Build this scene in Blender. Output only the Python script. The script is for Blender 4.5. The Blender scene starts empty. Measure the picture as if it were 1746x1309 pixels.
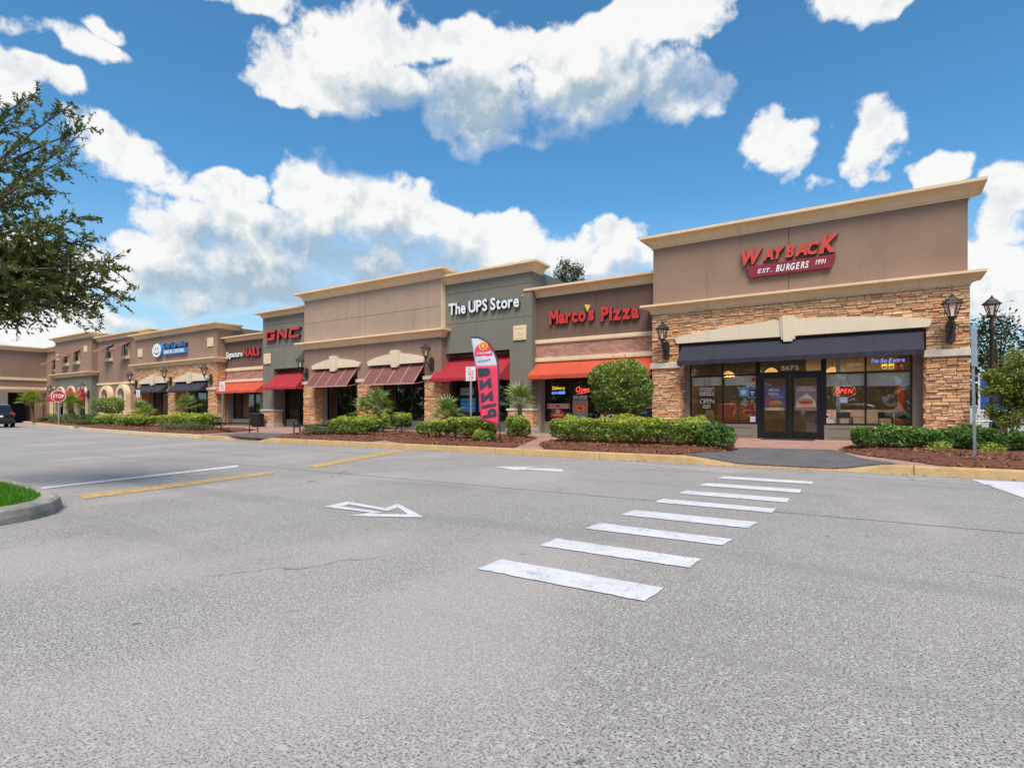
import bpy, bmesh, math, random
import numpy as np
from mathutils import Vector, Matrix
R = math.radians
rng = random.Random(7)
nrg = np.random.default_rng(11)
S = bpy.context.scene
COL = S.collection

# ------------------------------------------------------------------ camera
# X runs along the shop fronts (to the right), Y away from the camera into the shops, Z up; metres
cam = bpy.data.cameras.new('camera')
cam.sensor_width = 36.0
cam.lens = 36.0 * 960.0 / 1746.0
cam.shift_y = 47.5 / 1746.0
cam.clip_start = 0.05
cam.clip_end = 3000.0
cam_o = bpy.data.objects.new('camera', cam)
COL.objects.link(cam_o)
cam_o.location = (0, 0, 1.07)
cam_o.rotation_euler = (R(90), 0, R(33.54))
S.camera = cam_o

# ------------------------------------------------------------------ exposure
S.view_settings.view_transform = 'Standard'
S.view_settings.look = 'None'
S.view_settings.exposure = 1.52
S.view_settings.gamma = 1.0
S.view_settings.use_curve_mapping = False

# ------------------------------------------------------------------ sun
SUN_EL, SUN_AZ = R(57), R(150)          # azimuth clockwise from +Y: behind the camera, a little to its right
sun = bpy.data.lights.new('sun', 'SUN')
sun.energy = 1.5
sun.angle = R(28)
sun.color = (1.0, 0.91, 0.79)
sun_o = bpy.data.objects.new('sun', sun)
COL.objects.link(sun_o)
sd = Vector((math.sin(SUN_AZ) * math.cos(SUN_EL), math.cos(SUN_AZ) * math.cos(SUN_EL), math.sin(SUN_EL)))
sun_o.rotation_euler = sd.to_track_quat('Z', 'Y').to_euler()

# ------------------------------------------------------------------ node helper
class NT:
    def __init__(s, tree):
        s.t = tree
    def n(s, typ, **kw):
        nd = s.t.nodes.new(typ)
        for k, v in kw.items():
            if k.startswith('i_'):
                nd.inputs[k[2:]].default_value = v
            else:
                setattr(nd, k, v)
        return nd
    def l(s, a, b):
        s.t.links.new(a, b)
    def math(s, op, a, b=None, c=None, clamp=False):
        nd = s.t.nodes.new('ShaderNodeMath')
        nd.operation = op
        nd.use_clamp = clamp
        for i, x in enumerate((a, b, c)):
            if x is None:
                continue
            if isinstance(x, (int, float)):
                nd.inputs[i].default_value = x
            else:
                s.t.links.new(x, nd.inputs[i])
        return nd.outputs[0]
    def vmath(s, op, a, b=None):
        nd = s.t.nodes.new('ShaderNodeVectorMath')
        nd.operation = op
        for i, x in enumerate((a, b)):
            if x is None:
                continue
            if isinstance(x, (tuple, list)):
                nd.inputs[i].default_value = x
            else:
                s.t.links.new(x, nd.inputs[i])
        return nd.outputs['Value'] if op in ('LENGTH', 'DOT_PRODUCT') else nd.outputs['Vector']
    def mix(s, f, a, b, blend='MIX'):
        nd = s.t.nodes.new('ShaderNodeMix')
        nd.data_type = 'RGBA'
        nd.blend_type = blend
        for sock, x in ((nd.inputs[0], f), (nd.inputs[6], a), (nd.inputs[7], b)):
            if isinstance(x, (int, float)):
                sock.default_value = x
            elif isinstance(x, (tuple, list)):
                sock.default_value = tuple(x) + ((1,) if len(x) == 3 else ())
            else:
                s.t.links.new(x, sock)
        return nd.outputs[2]
    def smooth(s, x, lo, hi):
        nd = s.t.nodes.new('ShaderNodeMapRange')
        nd.interpolation_type = 'SMOOTHSTEP'
        nd.inputs['From Min'].default_value = lo
        nd.inputs['From Max'].default_value = hi
        s.t.links.new(x, nd.inputs['Value'])
        return nd.outputs['Result']
    def ramp(s, f, stops):
        nd = s.t.nodes.new('ShaderNodeValToRGB')
        el = nd.color_ramp.elements
        while len(el) < len(stops):
            el.new(0.5)
        for e, (p, c) in zip(el, stops):
            e.position = p
            e.color = tuple(c) + (1,)
        s.t.links.new(f, nd.inputs[0])
        return nd.outputs[0]
    def noise(s, vec, scale, detail=4, rough=0.55, out='Fac', dist=0.0):
        nd = s.t.nodes.new('ShaderNodeTexNoise')
        nd.inputs['Scale'].default_value = scale
        nd.inputs['Detail'].default_value = detail
        nd.inputs['Roughness'].default_value = rough
        nd.inputs['Distortion'].default_value = dist
        if vec is not None:
            s.t.links.new(vec, nd.inputs['Vector'])
        return nd.outputs[out]

# ------------------------------------------------------------------ sky: clear blue with broken cumulus
world = bpy.data.worlds.new('World')
S.world = world
world.use_nodes = True
wt = world.node_tree
wt.nodes.clear()
W = NT(wt)
# clouds: (azimuth from the camera's heading, elevation, half width, half height) in radians, and how solid
CLOUDS = [
    (-0.709, 0.412, 0.073, 0.034, 1.00),
    (-0.771, 0.410, 0.068, 0.055, 1.00),
    (-0.608, 0.360, 0.069, 0.053, 0.75),
    (-0.668, 0.483, 0.104, 0.032, 0.60),
    (-0.371, 0.500, 0.088, 0.035, 0.70),
    (-0.258, 0.523, 0.161, 0.051, 1.00),
    (-0.076, 0.513, 0.177, 0.061, 1.00),
    (-0.014, 0.469, 0.155, 0.037, 0.70),
    (0.132, 0.534, 0.187, 0.070, 1.00),
    (0.291, 0.504, 0.084, 0.063, 1.00),
    (-0.117, 0.586, 0.228, 0.042, 1.00),
    (0.212, 0.593, 0.180, 0.047, 1.00),
    (-0.474, 0.328, 0.099, 0.051, 1.00),
    (-0.315, 0.357, 0.137, 0.059, 1.00),
    (-0.415, 0.280, 0.177, 0.060, 1.00),
    (-0.188, 0.323, 0.133, 0.059, 1.00),
    (-0.024, 0.286, 0.135, 0.055, 1.00),
    (0.162, 0.292, 0.085, 0.045, 1.00),
    (0.090, 0.251, 0.191, 0.043, 1.00),
    (-0.238, 0.259, 0.225, 0.056, 1.00),
    (-0.538, 0.187, 0.141, 0.043, 1.00),
    (-0.371, 0.203, 0.142, 0.046, 1.00),
    (-0.665, 0.116, 0.166, 0.040, 1.00),
    (-0.594, 0.231, 0.052, 0.032, 1.00),
    (-0.738, 0.177, 0.079, 0.044, 1.00),
    (-0.515, 0.259, 0.100, 0.042, 1.00),
    (-0.458, 0.231, 0.181, 0.052, 1.00),
    (-0.117, 0.236, 0.208, 0.048, 1.00),
    (0.449, 0.392, 0.076, 0.057, 0.75),
    (0.502, 0.344, 0.077, 0.025, 0.45),
    (0.579, 0.389, 0.055, 0.055, 0.70),
    (0.648, 0.313, 0.054, 0.032, 0.80),
    (0.729, 0.252, 0.042, 0.054, 0.75),
    (0.711, 0.181, 0.054, 0.064, 1.00),
    (0.768, 0.136, 0.056, 0.058, 1.00),
    (-0.639, 0.518, 0.052, 0.023, 0.50),
    (0.564, 0.572, 0.128, 0.045, 0.60),
    (-0.441, 0.597, 0.147, 0.032, 0.50),
]
grp = bpy.data.node_groups.new('cloud_field', 'ShaderNodeTree')
grp.interface.new_socket('Dir', in_out='INPUT', socket_type='NodeSocketVector')
grp.interface.new_socket('D', in_out='OUTPUT', socket_type='NodeSocketFloat')
grp.interface.new_socket('Above', in_out='OUTPUT', socket_type='NodeSocketFloat')
grp.interface.new_socket('Relief', in_out='OUTPUT', socket_type='NodeSocketFloat')
g = NT(grp)
gi = g.n('NodeGroupInput')
go = g.n('NodeGroupOutput')
d0 = gi.outputs['Dir']
hd = R(33.54)
az = g.math('ARCTAN2', g.vmath('DOT_PRODUCT', d0, (math.cos(hd), math.sin(hd), 0)),
            g.vmath('DOT_PRODUCT', d0, (-math.sin(hd), math.cos(hd), 0)))
sx = g.n('ShaderNodeSeparateXYZ')
g.l(d0, sx.inputs[0])
el = g.math('ARCSINE', sx.outputs['Z'])
ce = g.n('ShaderNodeCombineXYZ')
g.l(az, ce.inputs['X'])
g.l(el, ce.inputs['Y'])
# billow the outline: warp the angular position
wv = g.n('ShaderNodeTexNoise', i_Scale=6.5, i_Detail=3.0, i_Roughness=0.6)
g.l(d0, wv.inputs['Vector'])
wc = g.vmath('SUBTRACT', wv.outputs['Color'], (0.5, 0.5, 0.5))
ws = g.vmath('MULTIPLY', wc, (0.20, 0.15, 0.0))
pos = g.vmath('ADD', ce.outputs[0], ws)
pos2 = g.vmath('ADD', pos, (-0.02, 0.085, 0.0))        # a step up, towards the light: what shades this spot
def blobs(p_, least=0.0):
    best = None
    for (a, e, ra, re, wt_) in CLOUDS:
        if ra * wt_ < least:
            continue
        q = g.vmath('MULTIPLY', g.vmath('SUBTRACT', p_, (a, e, 0)), (1 / ra, 1 / re, 0))
        v = g.math('SUBTRACT', wt_, g.vmath('DOT_PRODUCT', q, q))
        best = v if best is None else g.math('MAXIMUM', best, v)
    return best
# the rest of the sky carries the same broken cumulus
gen = g.math('MULTIPLY', g.math('SUBTRACT', g.noise(d0, 2.6, 2, 0.5), 0.53), 7.0)
away = g.math('MAXIMUM', g.smooth(g.math('ABSOLUTE', az), 0.80, 1.05), g.smooth(el, 0.70, 0.95))
rest = g.math('SUBTRACT', gen, g.math('MULTIPLY', g.math('SUBTRACT', 1.0, away), 6.0))
n1 = g.noise(d0, 9.0, 6, 0.62)
n2 = g.noise(g.vmath('ADD', d0, (-0.004, -0.008, 0.022)), 9.0, 4, 0.62)
fine = g.math('MULTIPLY', g.math('SUBTRACT', n1, 0.5), 3.1)
D = g.math('ADD', g.math('MAXIMUM', blobs(pos), rest), fine)
g.l(g.math('MAXIMUM', D, -2.0), go.inputs['D'])
g.l(g.math('MAXIMUM', blobs(pos2, 0.085), g.math('SUBTRACT', rest, 0.2)), go.inputs['Above'])
g.l(g.math('SUBTRACT', n1, n2), go.inputs['Relief'])

tc = W.n('ShaderNodeTexCoord')
dirv = tc.outputs['Generated']
nd = wt.nodes.new('ShaderNodeGroup')
nd.node_tree = grp
wt.links.new(dirv, nd.inputs[0])
f0, f1, fr_ = nd.outputs['D'], nd.outputs['Above'], nd.outputs['Relief']
sky = W.n('ShaderNodeTexSky', sky_type='NISHITA', sun_disc=False, sun_elevation=SUN_EL, sun_rotation=SUN_AZ,
          altitude=0, air_density=1.0, dust_density=0.4, ozone_density=3.2)
under = W.smooth(f1, -0.35, 0.95)                       # cloud above this spot: the grey underside
wid = W.math('ADD', W.math('MULTIPLY', under, 0.9), 0.42)  # crisp tops, soft undersides
alpha = W.smooth(W.math('DIVIDE', f0, wid), 0.0, 1.0)
shade = W.math('SUBTRACT', W.math('MULTIPLY', under, 0.92), W.math('MULTIPLY', fr_, 4.0), clamp=True)
shade = W.math('MULTIPLY', shade, W.smooth(f0, 0.05, 0.9))
cloudcol = W.mix(shade, (4.2, 4.2, 4.15), (1.8, 2.3, 2.7))
sep = W.n('ShaderNodeSeparateXYZ')
W.l(dirv, sep.inputs[0])
lowhaze = W.math('SUBTRACT', 1.0, W.smooth(sep.outputs['Z'], 0.02, 0.36))
blue = W.mix(1.0, sky.outputs[0], (0.36, 0.68, 0.77), 'MULTIPLY')
hz = W.mix(W.math('MULTIPLY', lowhaze, 0.72), blue, (2.6, 3.1, 3.4))
bg = W.n('ShaderNodeBackground')
bg.inputs['Strength'].default_value = 0.08
W.l(W.mix(W.math('MULTIPLY', alpha, 0.97), hz, cloudcol), bg.inputs['Color'])
wo = W.n('ShaderNodeOutputWorld')
W.l(bg.outputs[0], wo.inputs['Surface'])
world.cycles.sampling_method = 'MANUAL'
world.cycles.sample_map_resolution = 256
S.cycles.max_bounces = 7
S.cycles.diffuse_bounces = 3
S.cycles.glossy_bounces = 3
S.cycles.transparent_max_bounces = 10

# ------------------------------------------------------------------ materials
MATS = {}
def newmat(name):
    m = bpy.data.materials.new(name)
    m.use_nodes = True
    t = NT(m.node_tree)
    m.node_tree.nodes.clear()
    out = t.n('ShaderNodeOutputMaterial')
    b = t.n('ShaderNodeBsdfPrincipled')
    t.l(b.outputs[0], out.inputs[0])
    MATS[name] = m
    return m, t, b, out
def bump(t, b, h, strength=0.3, dist=0.01):
    bn = t.n('ShaderNodeBump')
    bn.inputs['Strength'].default_value = strength
    bn.inputs['Distance'].default_value = dist
    t.l(h, bn.inputs['Height'])
    t.l(bn.outputs[0], b.inputs['Normal'])
def objco(t):
    return t.n('ShaderNodeNewGeometry').outputs['Position']
def scaled(t, v, s):
    return t.vmath('MULTIPLY', v, s)
def plain(name, c, rough=0.6, metal=0.0, var=0.12, vs=3.0, bs=0.0, bscale=60, spec=0.5, coat=0.0):
    m, t, b, o = newmat(name)
    p = objco(t)
    n1 = t.noise(p, vs, 5, 0.6)
    lo = tuple(x * (1 - var) for x in c)
    hi = tuple(min(1, x * (1 + var)) for x in c)
    t.l(t.ramp(n1, [(0.3, lo), (0.7, hi)]), b.inputs['Base Color'])
    b.inputs['Roughness'].default_value = rough
    b.inputs['Metallic'].default_value = metal
    b.inputs['Specular IOR Level'].default_value = spec
    b.inputs['Coat Weight'].default_value = coat
    if bs > 0:
        bump(t, b, t.noise(p, bscale, 4, 0.6), bs, 0.01)
    return m
def stucco(name, c):
    m, t, b, o = newmat(name)
    p = objco(t)
    big = t.noise(p, 0.45, 5, 0.6)
    streak = t.noise(scaled(t, p, (3.2, 3.2, 0.28)), 1.0, 5, 0.65)
    grain = t.noise(p, 55, 3, 0.6)
    k = t.ramp(big, [(0.25, tuple(x * 0.88 for x in c)), (0.75, tuple(x * 1.1 for x in c))])
    dirt = t.mix(t.math('MULTIPLY', t.smooth(streak, 0.50, 0.75), 0.42), k, tuple(x * 0.62 for x in c))
    t.l(t.mix(t.math('MULTIPLY', t.smooth(grain, 0.35, 0.75), 0.22), dirt, tuple(x * 0.7 for x in c)), b.inputs['Base Color'])
    b.inputs['Roughness'].default_value = 0.92
    b.inputs['Specular IOR Level'].default_value = 0.2
    bump(t, b, t.math('ADD', t.noise(p, 70, 4, 0.65), t.math('MULTIPLY', t.noise(p, 7, 3, 0.6), 1.6)), 0.45, 0.010)
    return m
def emis(name, c, s):
    m, t, b, o = newmat(name)
    b.inputs['Base Color'].default_value = tuple(c) + (1,)
    b.inputs['Emission Color'].default_value = tuple(c) + (1,)
    b.inputs['Emission Strength'].default_value = s
    return m
stucco('stucco_brown', (0.325, 0.208, 0.152))
stucco('stucco_tan', (0.41, 0.290, 0.218))
stucco('stucco_dark', (0.180, 0.108, 0.082))
stucco('stucco_green', (0.215, 0.200, 0.160))
stucco('stucco_grey', (0.270, 0.235, 0.190))
stucco('cream', (0.83, 0.63, 0.40))
stucco('cream_pale', (0.76, 0.63, 0.46))
plain('cap_stone', (0.62, 0.54, 0.45), 0.85, var=0.15, vs=6, bs=0.3, bscale=40)
plain('concrete_base', (0.40, 0.42, 0.42), 0.85, var=0.2, vs=5, bs=0.3)
plain('joint', (0.06, 0.048, 0.04), 0.95)
plain('frame_bronze', (0.022, 0.018, 0.018), 0.38, 0.3, var=0.2, vs=4)
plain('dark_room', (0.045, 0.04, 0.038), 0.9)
plain('room_floor', (0.12, 0.08, 0.06), 0.5)
plain('room_wall', (0.32, 0.24, 0.19), 0.85)
plain('blind_white', (0.80, 0.80, 0.78), 0.8, var=0.05)
plain('booth_orange', (0.58, 0.10, 0.045), 0.55)
plain('wood_pale', (0.55, 0.38, 0.19), 0.5, var=0.2, vs=12)
plain('steel_light', (0.55, 0.56, 0.58), 0.3, 0.8)
plain('galv', (0.42, 0.43, 0.44), 0.45, 0.75, var=0.2, vs=9)
plain('iron', (0.035, 0.033, 0.032), 0.55, 0.5, var=0.3, vs=12, bs=0.2)
plain('iron_bronze', (0.062, 0.050, 0.042), 0.5, 0.5, var=0.3, vs=10)
plain('black_paint', (0.012, 0.013, 0.016), 0.25, 0.0, coat=0.8)
plain('silver_paint', (0.50, 0.50, 0.50), 0.28, 0.5, coat=0.7)
plain('white_paint_car', (0.75, 0.76, 0.78), 0.3, 0.0, coat=0.7)
plain('tyre', (0.02, 0.02, 0.02), 0.85)
plain('car_glass', (0.010, 0.012, 0.014), 0.05, spec=0.8)
plain('tail_red', (0.45, 0.02, 0.03), 0.2, coat=0.6)
plain('sign_red', (0.57, 0.035, 0.03), 0.42, var=0.1)
plain('sign_maroon', (0.26, 0.018, 0.032), 0.45, var=0.08)
plain('sign_orange_red', (0.62, 0.065, 0.04), 0.42, var=0.12)
plain('sign_white', (0.80, 0.80, 0.80), 0.45, var=0.04)
plain('sign_blue', (0.045, 0.24, 0.62), 0.4, var=0.08)
plain('sign_skyblue', (0.10, 0.42, 0.72), 0.4, var=0.06)
plain('sign_black', (0.012, 0.012, 0.014), 0.5)
plain('sign_yellow', (0.80, 0.52, 0.08), 0.5)
plain('return_dark', (0.03, 0.012, 0.012), 0.55)
plain('stop_red', (0.50, 0.028, 0.032), 0.4)
plain('flag_pink', (0.84, 0.05, 0.11), 0.75, var=0.08)
plain('flag_white', (0.68, 0.66, 0.76), 0.75, var=0.05)
plain('flag_ink', (0.045, 0.045, 0.075), 0.75)
plain('poster_purple', (0.15, 0.11, 0.26), 0.35, var=0.2, vs=8)
plain('poster_mauve', (0.34, 0.20, 0.19), 0.35, var=0.2, vs=8)
plain('poster_teal', (0.05, 0.32, 0.28), 0.4)
plain('poster_pink', (0.66, 0.36, 0.46), 0.45)
plain('poster_black', (0.02, 0.022, 0.028), 0.4)
plain('food_bun', (0.62, 0.30, 0.10), 0.6, var=0.35, vs=30)
plain('food_red', (0.58, 0.07, 0.04), 0.6, var=0.4, vs=40)
plain('food_cheese', (0.80, 0.50, 0.16), 0.6, var=0.35, vs=40)
plain('food_green', (0.14, 0.26, 0.05), 0.6, var=0.4, vs=40)
plain('food_paper', (0.72, 0.62, 0.52), 0.7, var=0.2, vs=14)
plain('bark', (0.115, 0.085, 0.065), 0.95, var=0.4, vs=14, bs=0.7, bscale=35)
plain('stem_brown', (0.15, 0.105, 0.075), 0.95, var=0.3, vs=20)
plain('palm_fibre', (0.12, 0.075, 0.045), 0.95, var=0.45, vs=25, bs=0.6, bscale=40)
plain('blue_tarp', (0.015, 0.09, 0.42), 0.6, var=0.3, vs=4)
emis('neon_red', (1.0, 0.06, 0.07), 1.0)
emis('neon_blue', (0.14, 0.32, 1.0), 0.7)
emis('neon_yellow', (1.0, 0.66, 0.12), 0.5)
emis('neon_faint_glow', (0.62, 0.64, 0.62), 0.12)  # tubes of the unlit sign, with a faint glow put into the material
emis('lamp_amber', (0.9, 0.46, 0.14), 0.35)
emis('bulb', (0.95, 0.9, 0.8), 0.15)

def fabric(name, c, s=0.35):
    m, t, b, o = newmat(name)
    p = objco(t)
    w = t.noise(scaled(t, p, (1, 1, 1)), 1.3, 5, 0.6)
    st = t.noise(scaled(t, p, (5, 1, 0.8)), 1.0, 5, 0.7)
    base = t.ramp(w, [(0.3, tuple(x * 0.86 for x in c)), (0.7, tuple(x * 1.1 for x in c))])
    t.l(t.mix(t.math('MULTIPLY', t.smooth(st, 0.5, 0.8), 0.3), base, tuple(x * 0.68 + 0.02 for x in c)), b.inputs['Base Color'])
    b.inputs['Roughness'].default_value = 0.8
    b.inputs['Sheen Weight'].default_value = 0.08
    bump(t, b, t.noise(p, 220, 2, 0.5), s, 0.004)
fabric('awning_navy', (0.020, 0.020, 0.036))
fabric('awning_orange', (0.56, 0.070, 0.026))
fabric('awning_red', (0.38, 0.010, 0.022))
plain('awning_rose', (0.215, 0.078, 0.068), 0.5, 0.1, var=0.12)
plain('awning_rib', (0.56, 0.29, 0.24), 0.5, 0.1, var=0.1)

def islandrand(t):
    gg = t.n('ShaderNodeNewGeometry')
    oi = t.n('ShaderNodeObjectInfo')
    return t.math('FRACT', t.math('ADD', gg.outputs['Random Per Island'], oi.outputs['Random']))
def stonemat(name, stops, bs=0.7, bscale=28):
    m, t, b, o = newmat(name)
    p = objco(t)
    r = islandrand(t)
    base = t.ramp(r, stops)
    n = t.noise(p, 9, 6, 0.65)
    n2 = t.noise(p, 38, 4, 0.6)
    c2 = t.mix(t.math('MULTIPLY', t.smooth(n, 0.35, 0.75), 0.45), base, (0.30, 0.19, 0.12))
    t.l(t.mix(t.math('MULTIPLY', t.smooth(n2, 0.45, 0.8), 0.35), c2, (0.80, 0.60, 0.42)), b.inputs['Base Color'])
    b.inputs['Roughness'].default_value = 0.9
    b.inputs['Specular IOR Level'].default_value = 0.25
    bump(t, b, t.noise(p, bscale, 6, 0.7), bs, 0.02)
stonemat('ledge_stone', [(0.0, (0.720, 0.391, 0.204)), (0.16, (0.840, 0.552, 0.316)), (0.32, (0.552, 0.253, 0.133)), (0.45, (0.864, 0.425, 0.173)),
                         (0.58, (0.432, 0.287, 0.184)), (0.70, (0.888, 0.609, 0.377)), (0.84, (0.792, 0.356, 0.143)), (1.0, (0.648, 0.425, 0.265))])
stonemat('brick', [(0.0, (0.46, 0.20, 0.15)), (0.3, (0.56, 0.28, 0.20)), (0.55, (0.38, 0.16, 0.12)), (0.8, (0.60, 0.33, 0.25)), (1.0, (0.50, 0.24, 0.18))], 0.4, 50)
plain('mortar', (0.10, 0.075, 0.055), 0.95, var=0.3, vs=8, bs=0.4)
plain('mortar_pale', (0.42, 0.29, 0.23), 0.95, var=0.2, vs=8)

def leafmat(name, stops, trans=0.35, rough=0.45):
    m, t, b, o = newmat(name)
    r = islandrand(t)
    c = t.ramp(r, stops)
    t.l(c, b.inputs['Base Color'])
    b.inputs['Roughness'].default_value = rough
    b.inputs['Specular IOR Level'].default_value = 0.4
    tr = t.n('ShaderNodeBsdfTranslucent')
    t.l(t.mix(1.0, c, (1.25, 1.15, 0.55), 'MULTIPLY'), tr.inputs['Color'])
    mx = t.n('ShaderNodeMixShader')
    mx.inputs[0].default_value = trans
    t.l(b.outputs[0], mx.inputs[1])
    t.l(tr.outputs[0], mx.inputs[2])
    t.l(mx.outputs[0], o.inputs[0])
leafmat('leaf_hedge', [(0, (0.087, 0.145, 0.032)), (0.35, (0.174, 0.261, 0.052)), (0.7, (0.268, 0.377, 0.080)), (0.9, (0.362, 0.478, 0.109)), (1, (0.290, 0.217, 0.072))])
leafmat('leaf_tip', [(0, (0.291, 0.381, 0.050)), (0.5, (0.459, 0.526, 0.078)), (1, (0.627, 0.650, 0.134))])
leafmat('leaf_dark', [(0, (0.043, 0.116, 0.017)), (0.4, (0.094, 0.196, 0.043)), (0.8, (0.167, 0.297, 0.072)), (1, (0.261, 0.384, 0.109))])
leafmat('leaf_ficus', [(0, (0.080, 0.136, 0.032)), (0.4, (0.152, 0.240, 0.064)), (0.8, (0.256, 0.360, 0.104)), (1, (0.432, 0.480, 0.144))])
leafmat('leaf_dull', [(0, (0.098, 0.111, 0.046)), (0.5, (0.156, 0.176, 0.065)), (1, (0.260, 0.247, 0.104))])
leafmat('leaf_oak', [(0, (0.081, 0.115, 0.024)), (0.4, (0.142, 0.196, 0.035)), (0.8, (0.223, 0.284, 0.054)), (1, (0.324, 0.338, 0.081))], 0.5)
leafmat('leaf_oak_near', [(0, (0.055, 0.080, 0.020)), (0.4, (0.095, 0.130, 0.030)), (0.8, (0.150, 0.190, 0.045)), (1, (0.23, 0.24, 0.07))], 0.45)
leafmat('leaf_magnolia', [(0, (0.024, 0.041, 0.019)), (0.5, (0.047, 0.074, 0.027)), (0.85, (0.081, 0.108, 0.041)), (1, (0.176, 0.095, 0.041))], 0.15, 0.3)
leafmat('leaf_myrtle', [(0, (0.101, 0.155, 0.032)), (0.5, (0.176, 0.257, 0.049)), (0.85, (0.297, 0.365, 0.068)), (1, (0.459, 0.351, 0.081))])
leafmat('leaf_palm', [(0, (0.09, 0.155, 0.035)), (0.4, (0.17, 0.255, 0.06)), (0.8, (0.26, 0.36, 0.09)), (1, (0.42, 0.43, 0.16))], 0.3, 0.4)
leafmat('leaf_palm_bright', [(0, (0.15, 0.22, 0.03)), (0.5, (0.24, 0.33, 0.05)), (1, (0.40, 0.45, 0.09))], 0.35, 0.4)
leafmat('grass', [(0, (0.06, 0.19, 0.012)), (0.5, (0.10, 0.28, 0.02)), (1, (0.17, 0.36, 0.03))], 0.4)
leafmat('mulch', [(0, (0.13, 0.040, 0.020)), (0.35, (0.23, 0.075, 0.032)), (0.7, (0.31, 0.125, 0.055)), (0.92, (0.17, 0.07, 0.04)), (1, (0.52, 0.36, 0.22))], 0.0, 0.9)

# asphalt: worn, pale, fine aggregate, pinkish patches
m, t, b, o = newmat('asphalt')
p = objco(t)
agg = t.n('ShaderNodeTexVoronoi', i_Scale=62.0)
t.l(p, agg.inputs['Vector'])
grit = t.noise(p, 95, 2, 0.7)
blot = t.noise(p, 0.35, 3, 0.62)
blot2 = t.noise(p, 1.8, 3, 0.65)
lane = t.noise(scaled(t, p, (0.12, 1.1, 1)), 1.0, 2, 0.6)
c0 = t.ramp(blot, [(0.3, (0.340, 0.308, 0.285)), (0.7, (0.425, 0.384, 0.352))])
c1 = t.mix(t.math('MULTIPLY', t.smooth(blot2, 0.5, 0.75), 0.35), c0, (0.27, 0.252, 0.240))
c1 = t.mix(t.math('MULTIPLY', t.smooth(lane, 0.5, 0.72), 0.30), c1, (0.44, 0.395, 0.37))
c2 = t.mix(t.math('MULTIPLY', t.smooth(agg.outputs['Color'], 0.50, 0.90), 0.45), c1, (0.66, 0.62, 0.595))
c3 = t.mix(t.math('MULTIPLY', t.math('SUBTRACT', 1.0, t.smooth(grit, 0.36, 0.52)), 0.95), c2, (0.06, 0.057, 0.055))
mid = t.noise(p, 34, 2, 0.75)
c3 = t.mix(t.math('MULTIPLY', t.math('SUBTRACT', 1.0, t.smooth(mid, 0.34, 0.50)), 0.20), c3, (0.11, 0.104, 0.10))
c3 = t.mix(t.math('MULTIPLY', t.smooth(mid, 0.56, 0.70), 0.16), c3, (0.62, 0.575, 0.545))
spot = t.noise(p, 5.5, 3, 0.5)
c3 = t.mix(t.math('MULTIPLY', t.smooth(spot, 0.70, 0.76), 0.65), c3, (0.07, 0.068, 0.066))
# wear: pinkish fines, tyre-polished bands along the drive, oil drips between them, hair cracks
pink = t.noise(scaled(t, p, (0.45, 0.22, 1)), 1.0, 3, 0.5)
c3 = t.mix(t.math('MULTIPLY', t.smooth(pink, 0.50, 0.66), 0.45), c3, (0.47, 0.40, 0.37))
sxy = t.n('ShaderNodeSeparateXYZ')
t.l(p, sxy.inputs[0])
wob = t.math('MULTIPLY', t.math('SUBTRACT', t.noise(scaled(t, p, (0.10, 0.1, 1)), 1.0, 2, 0.5), 0.5), 1.6)
yy = t.math('ADD', sxy.outputs['Y'], wob)
tyre = t.math('MULTIPLY', t.smooth(t.math('SINE', t.math('MULTIPLY', yy, 3.3)), 0.55, 1.0), t.smooth(t.noise(scaled(t, p, (0.2, 0.9, 1)), 1.0, 4, 0.6), 0.42, 0.62))
c3 = t.mix(t.math('MULTIPLY', tyre, 0.40), c3, (0.225, 0.212, 0.205))
drip = t.n('ShaderNodeTexVoronoi', i_Scale=1.15, i_Randomness=1.0)
t.l(p, drip.inputs['Vector'])
dm_ = t.math('MULTIPLY', t.math('SUBTRACT', 1.0, t.smooth(t.math('ADD', drip.outputs['Distance'], t.math('MULTIPLY', t.noise(p, 18, 3, 0.6), 0.10)), 0.07, 0.16)), t.smooth(t.noise(p, 0.8, 2, 0.5), 0.50, 0.60))
c3 = t.mix(t.math('MULTIPLY', dm_, 0.5), c3, (0.10, 0.095, 0.092))
ck = t.n('ShaderNodeTexVoronoi', i_Scale=0.33)
ck.feature = 'DISTANCE_TO_EDGE'
cw = t.vmath('ADD', p, t.vmath('MULTIPLY', t.noise(p, 1.6, 3, 0.65, 'Color'), (0.9, 0.9, 0.0)))
t.l(cw, ck.inputs['Vector'])
crk = t.math('MULTIPLY', t.math('SUBTRACT', 1.0, t.smooth(ck.outputs['Distance'], 0.001, 0.0055)), t.smooth(t.noise(p, 0.30, 2, 0.5), 0.57, 0.63))
c4 = t.mix(t.math('MULTIPLY', crk, 0.75), c3, (0.06, 0.057, 0.055))
t.l(c4, b.inputs['Base Color'])
b.inputs['Roughness'].default_value = 0.93
b.inputs['Specular IOR Level'].default_value = 0.2
bump(t, b, t.noise(p, 95, 1, 0.6), 0.5, 0.012)
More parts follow.
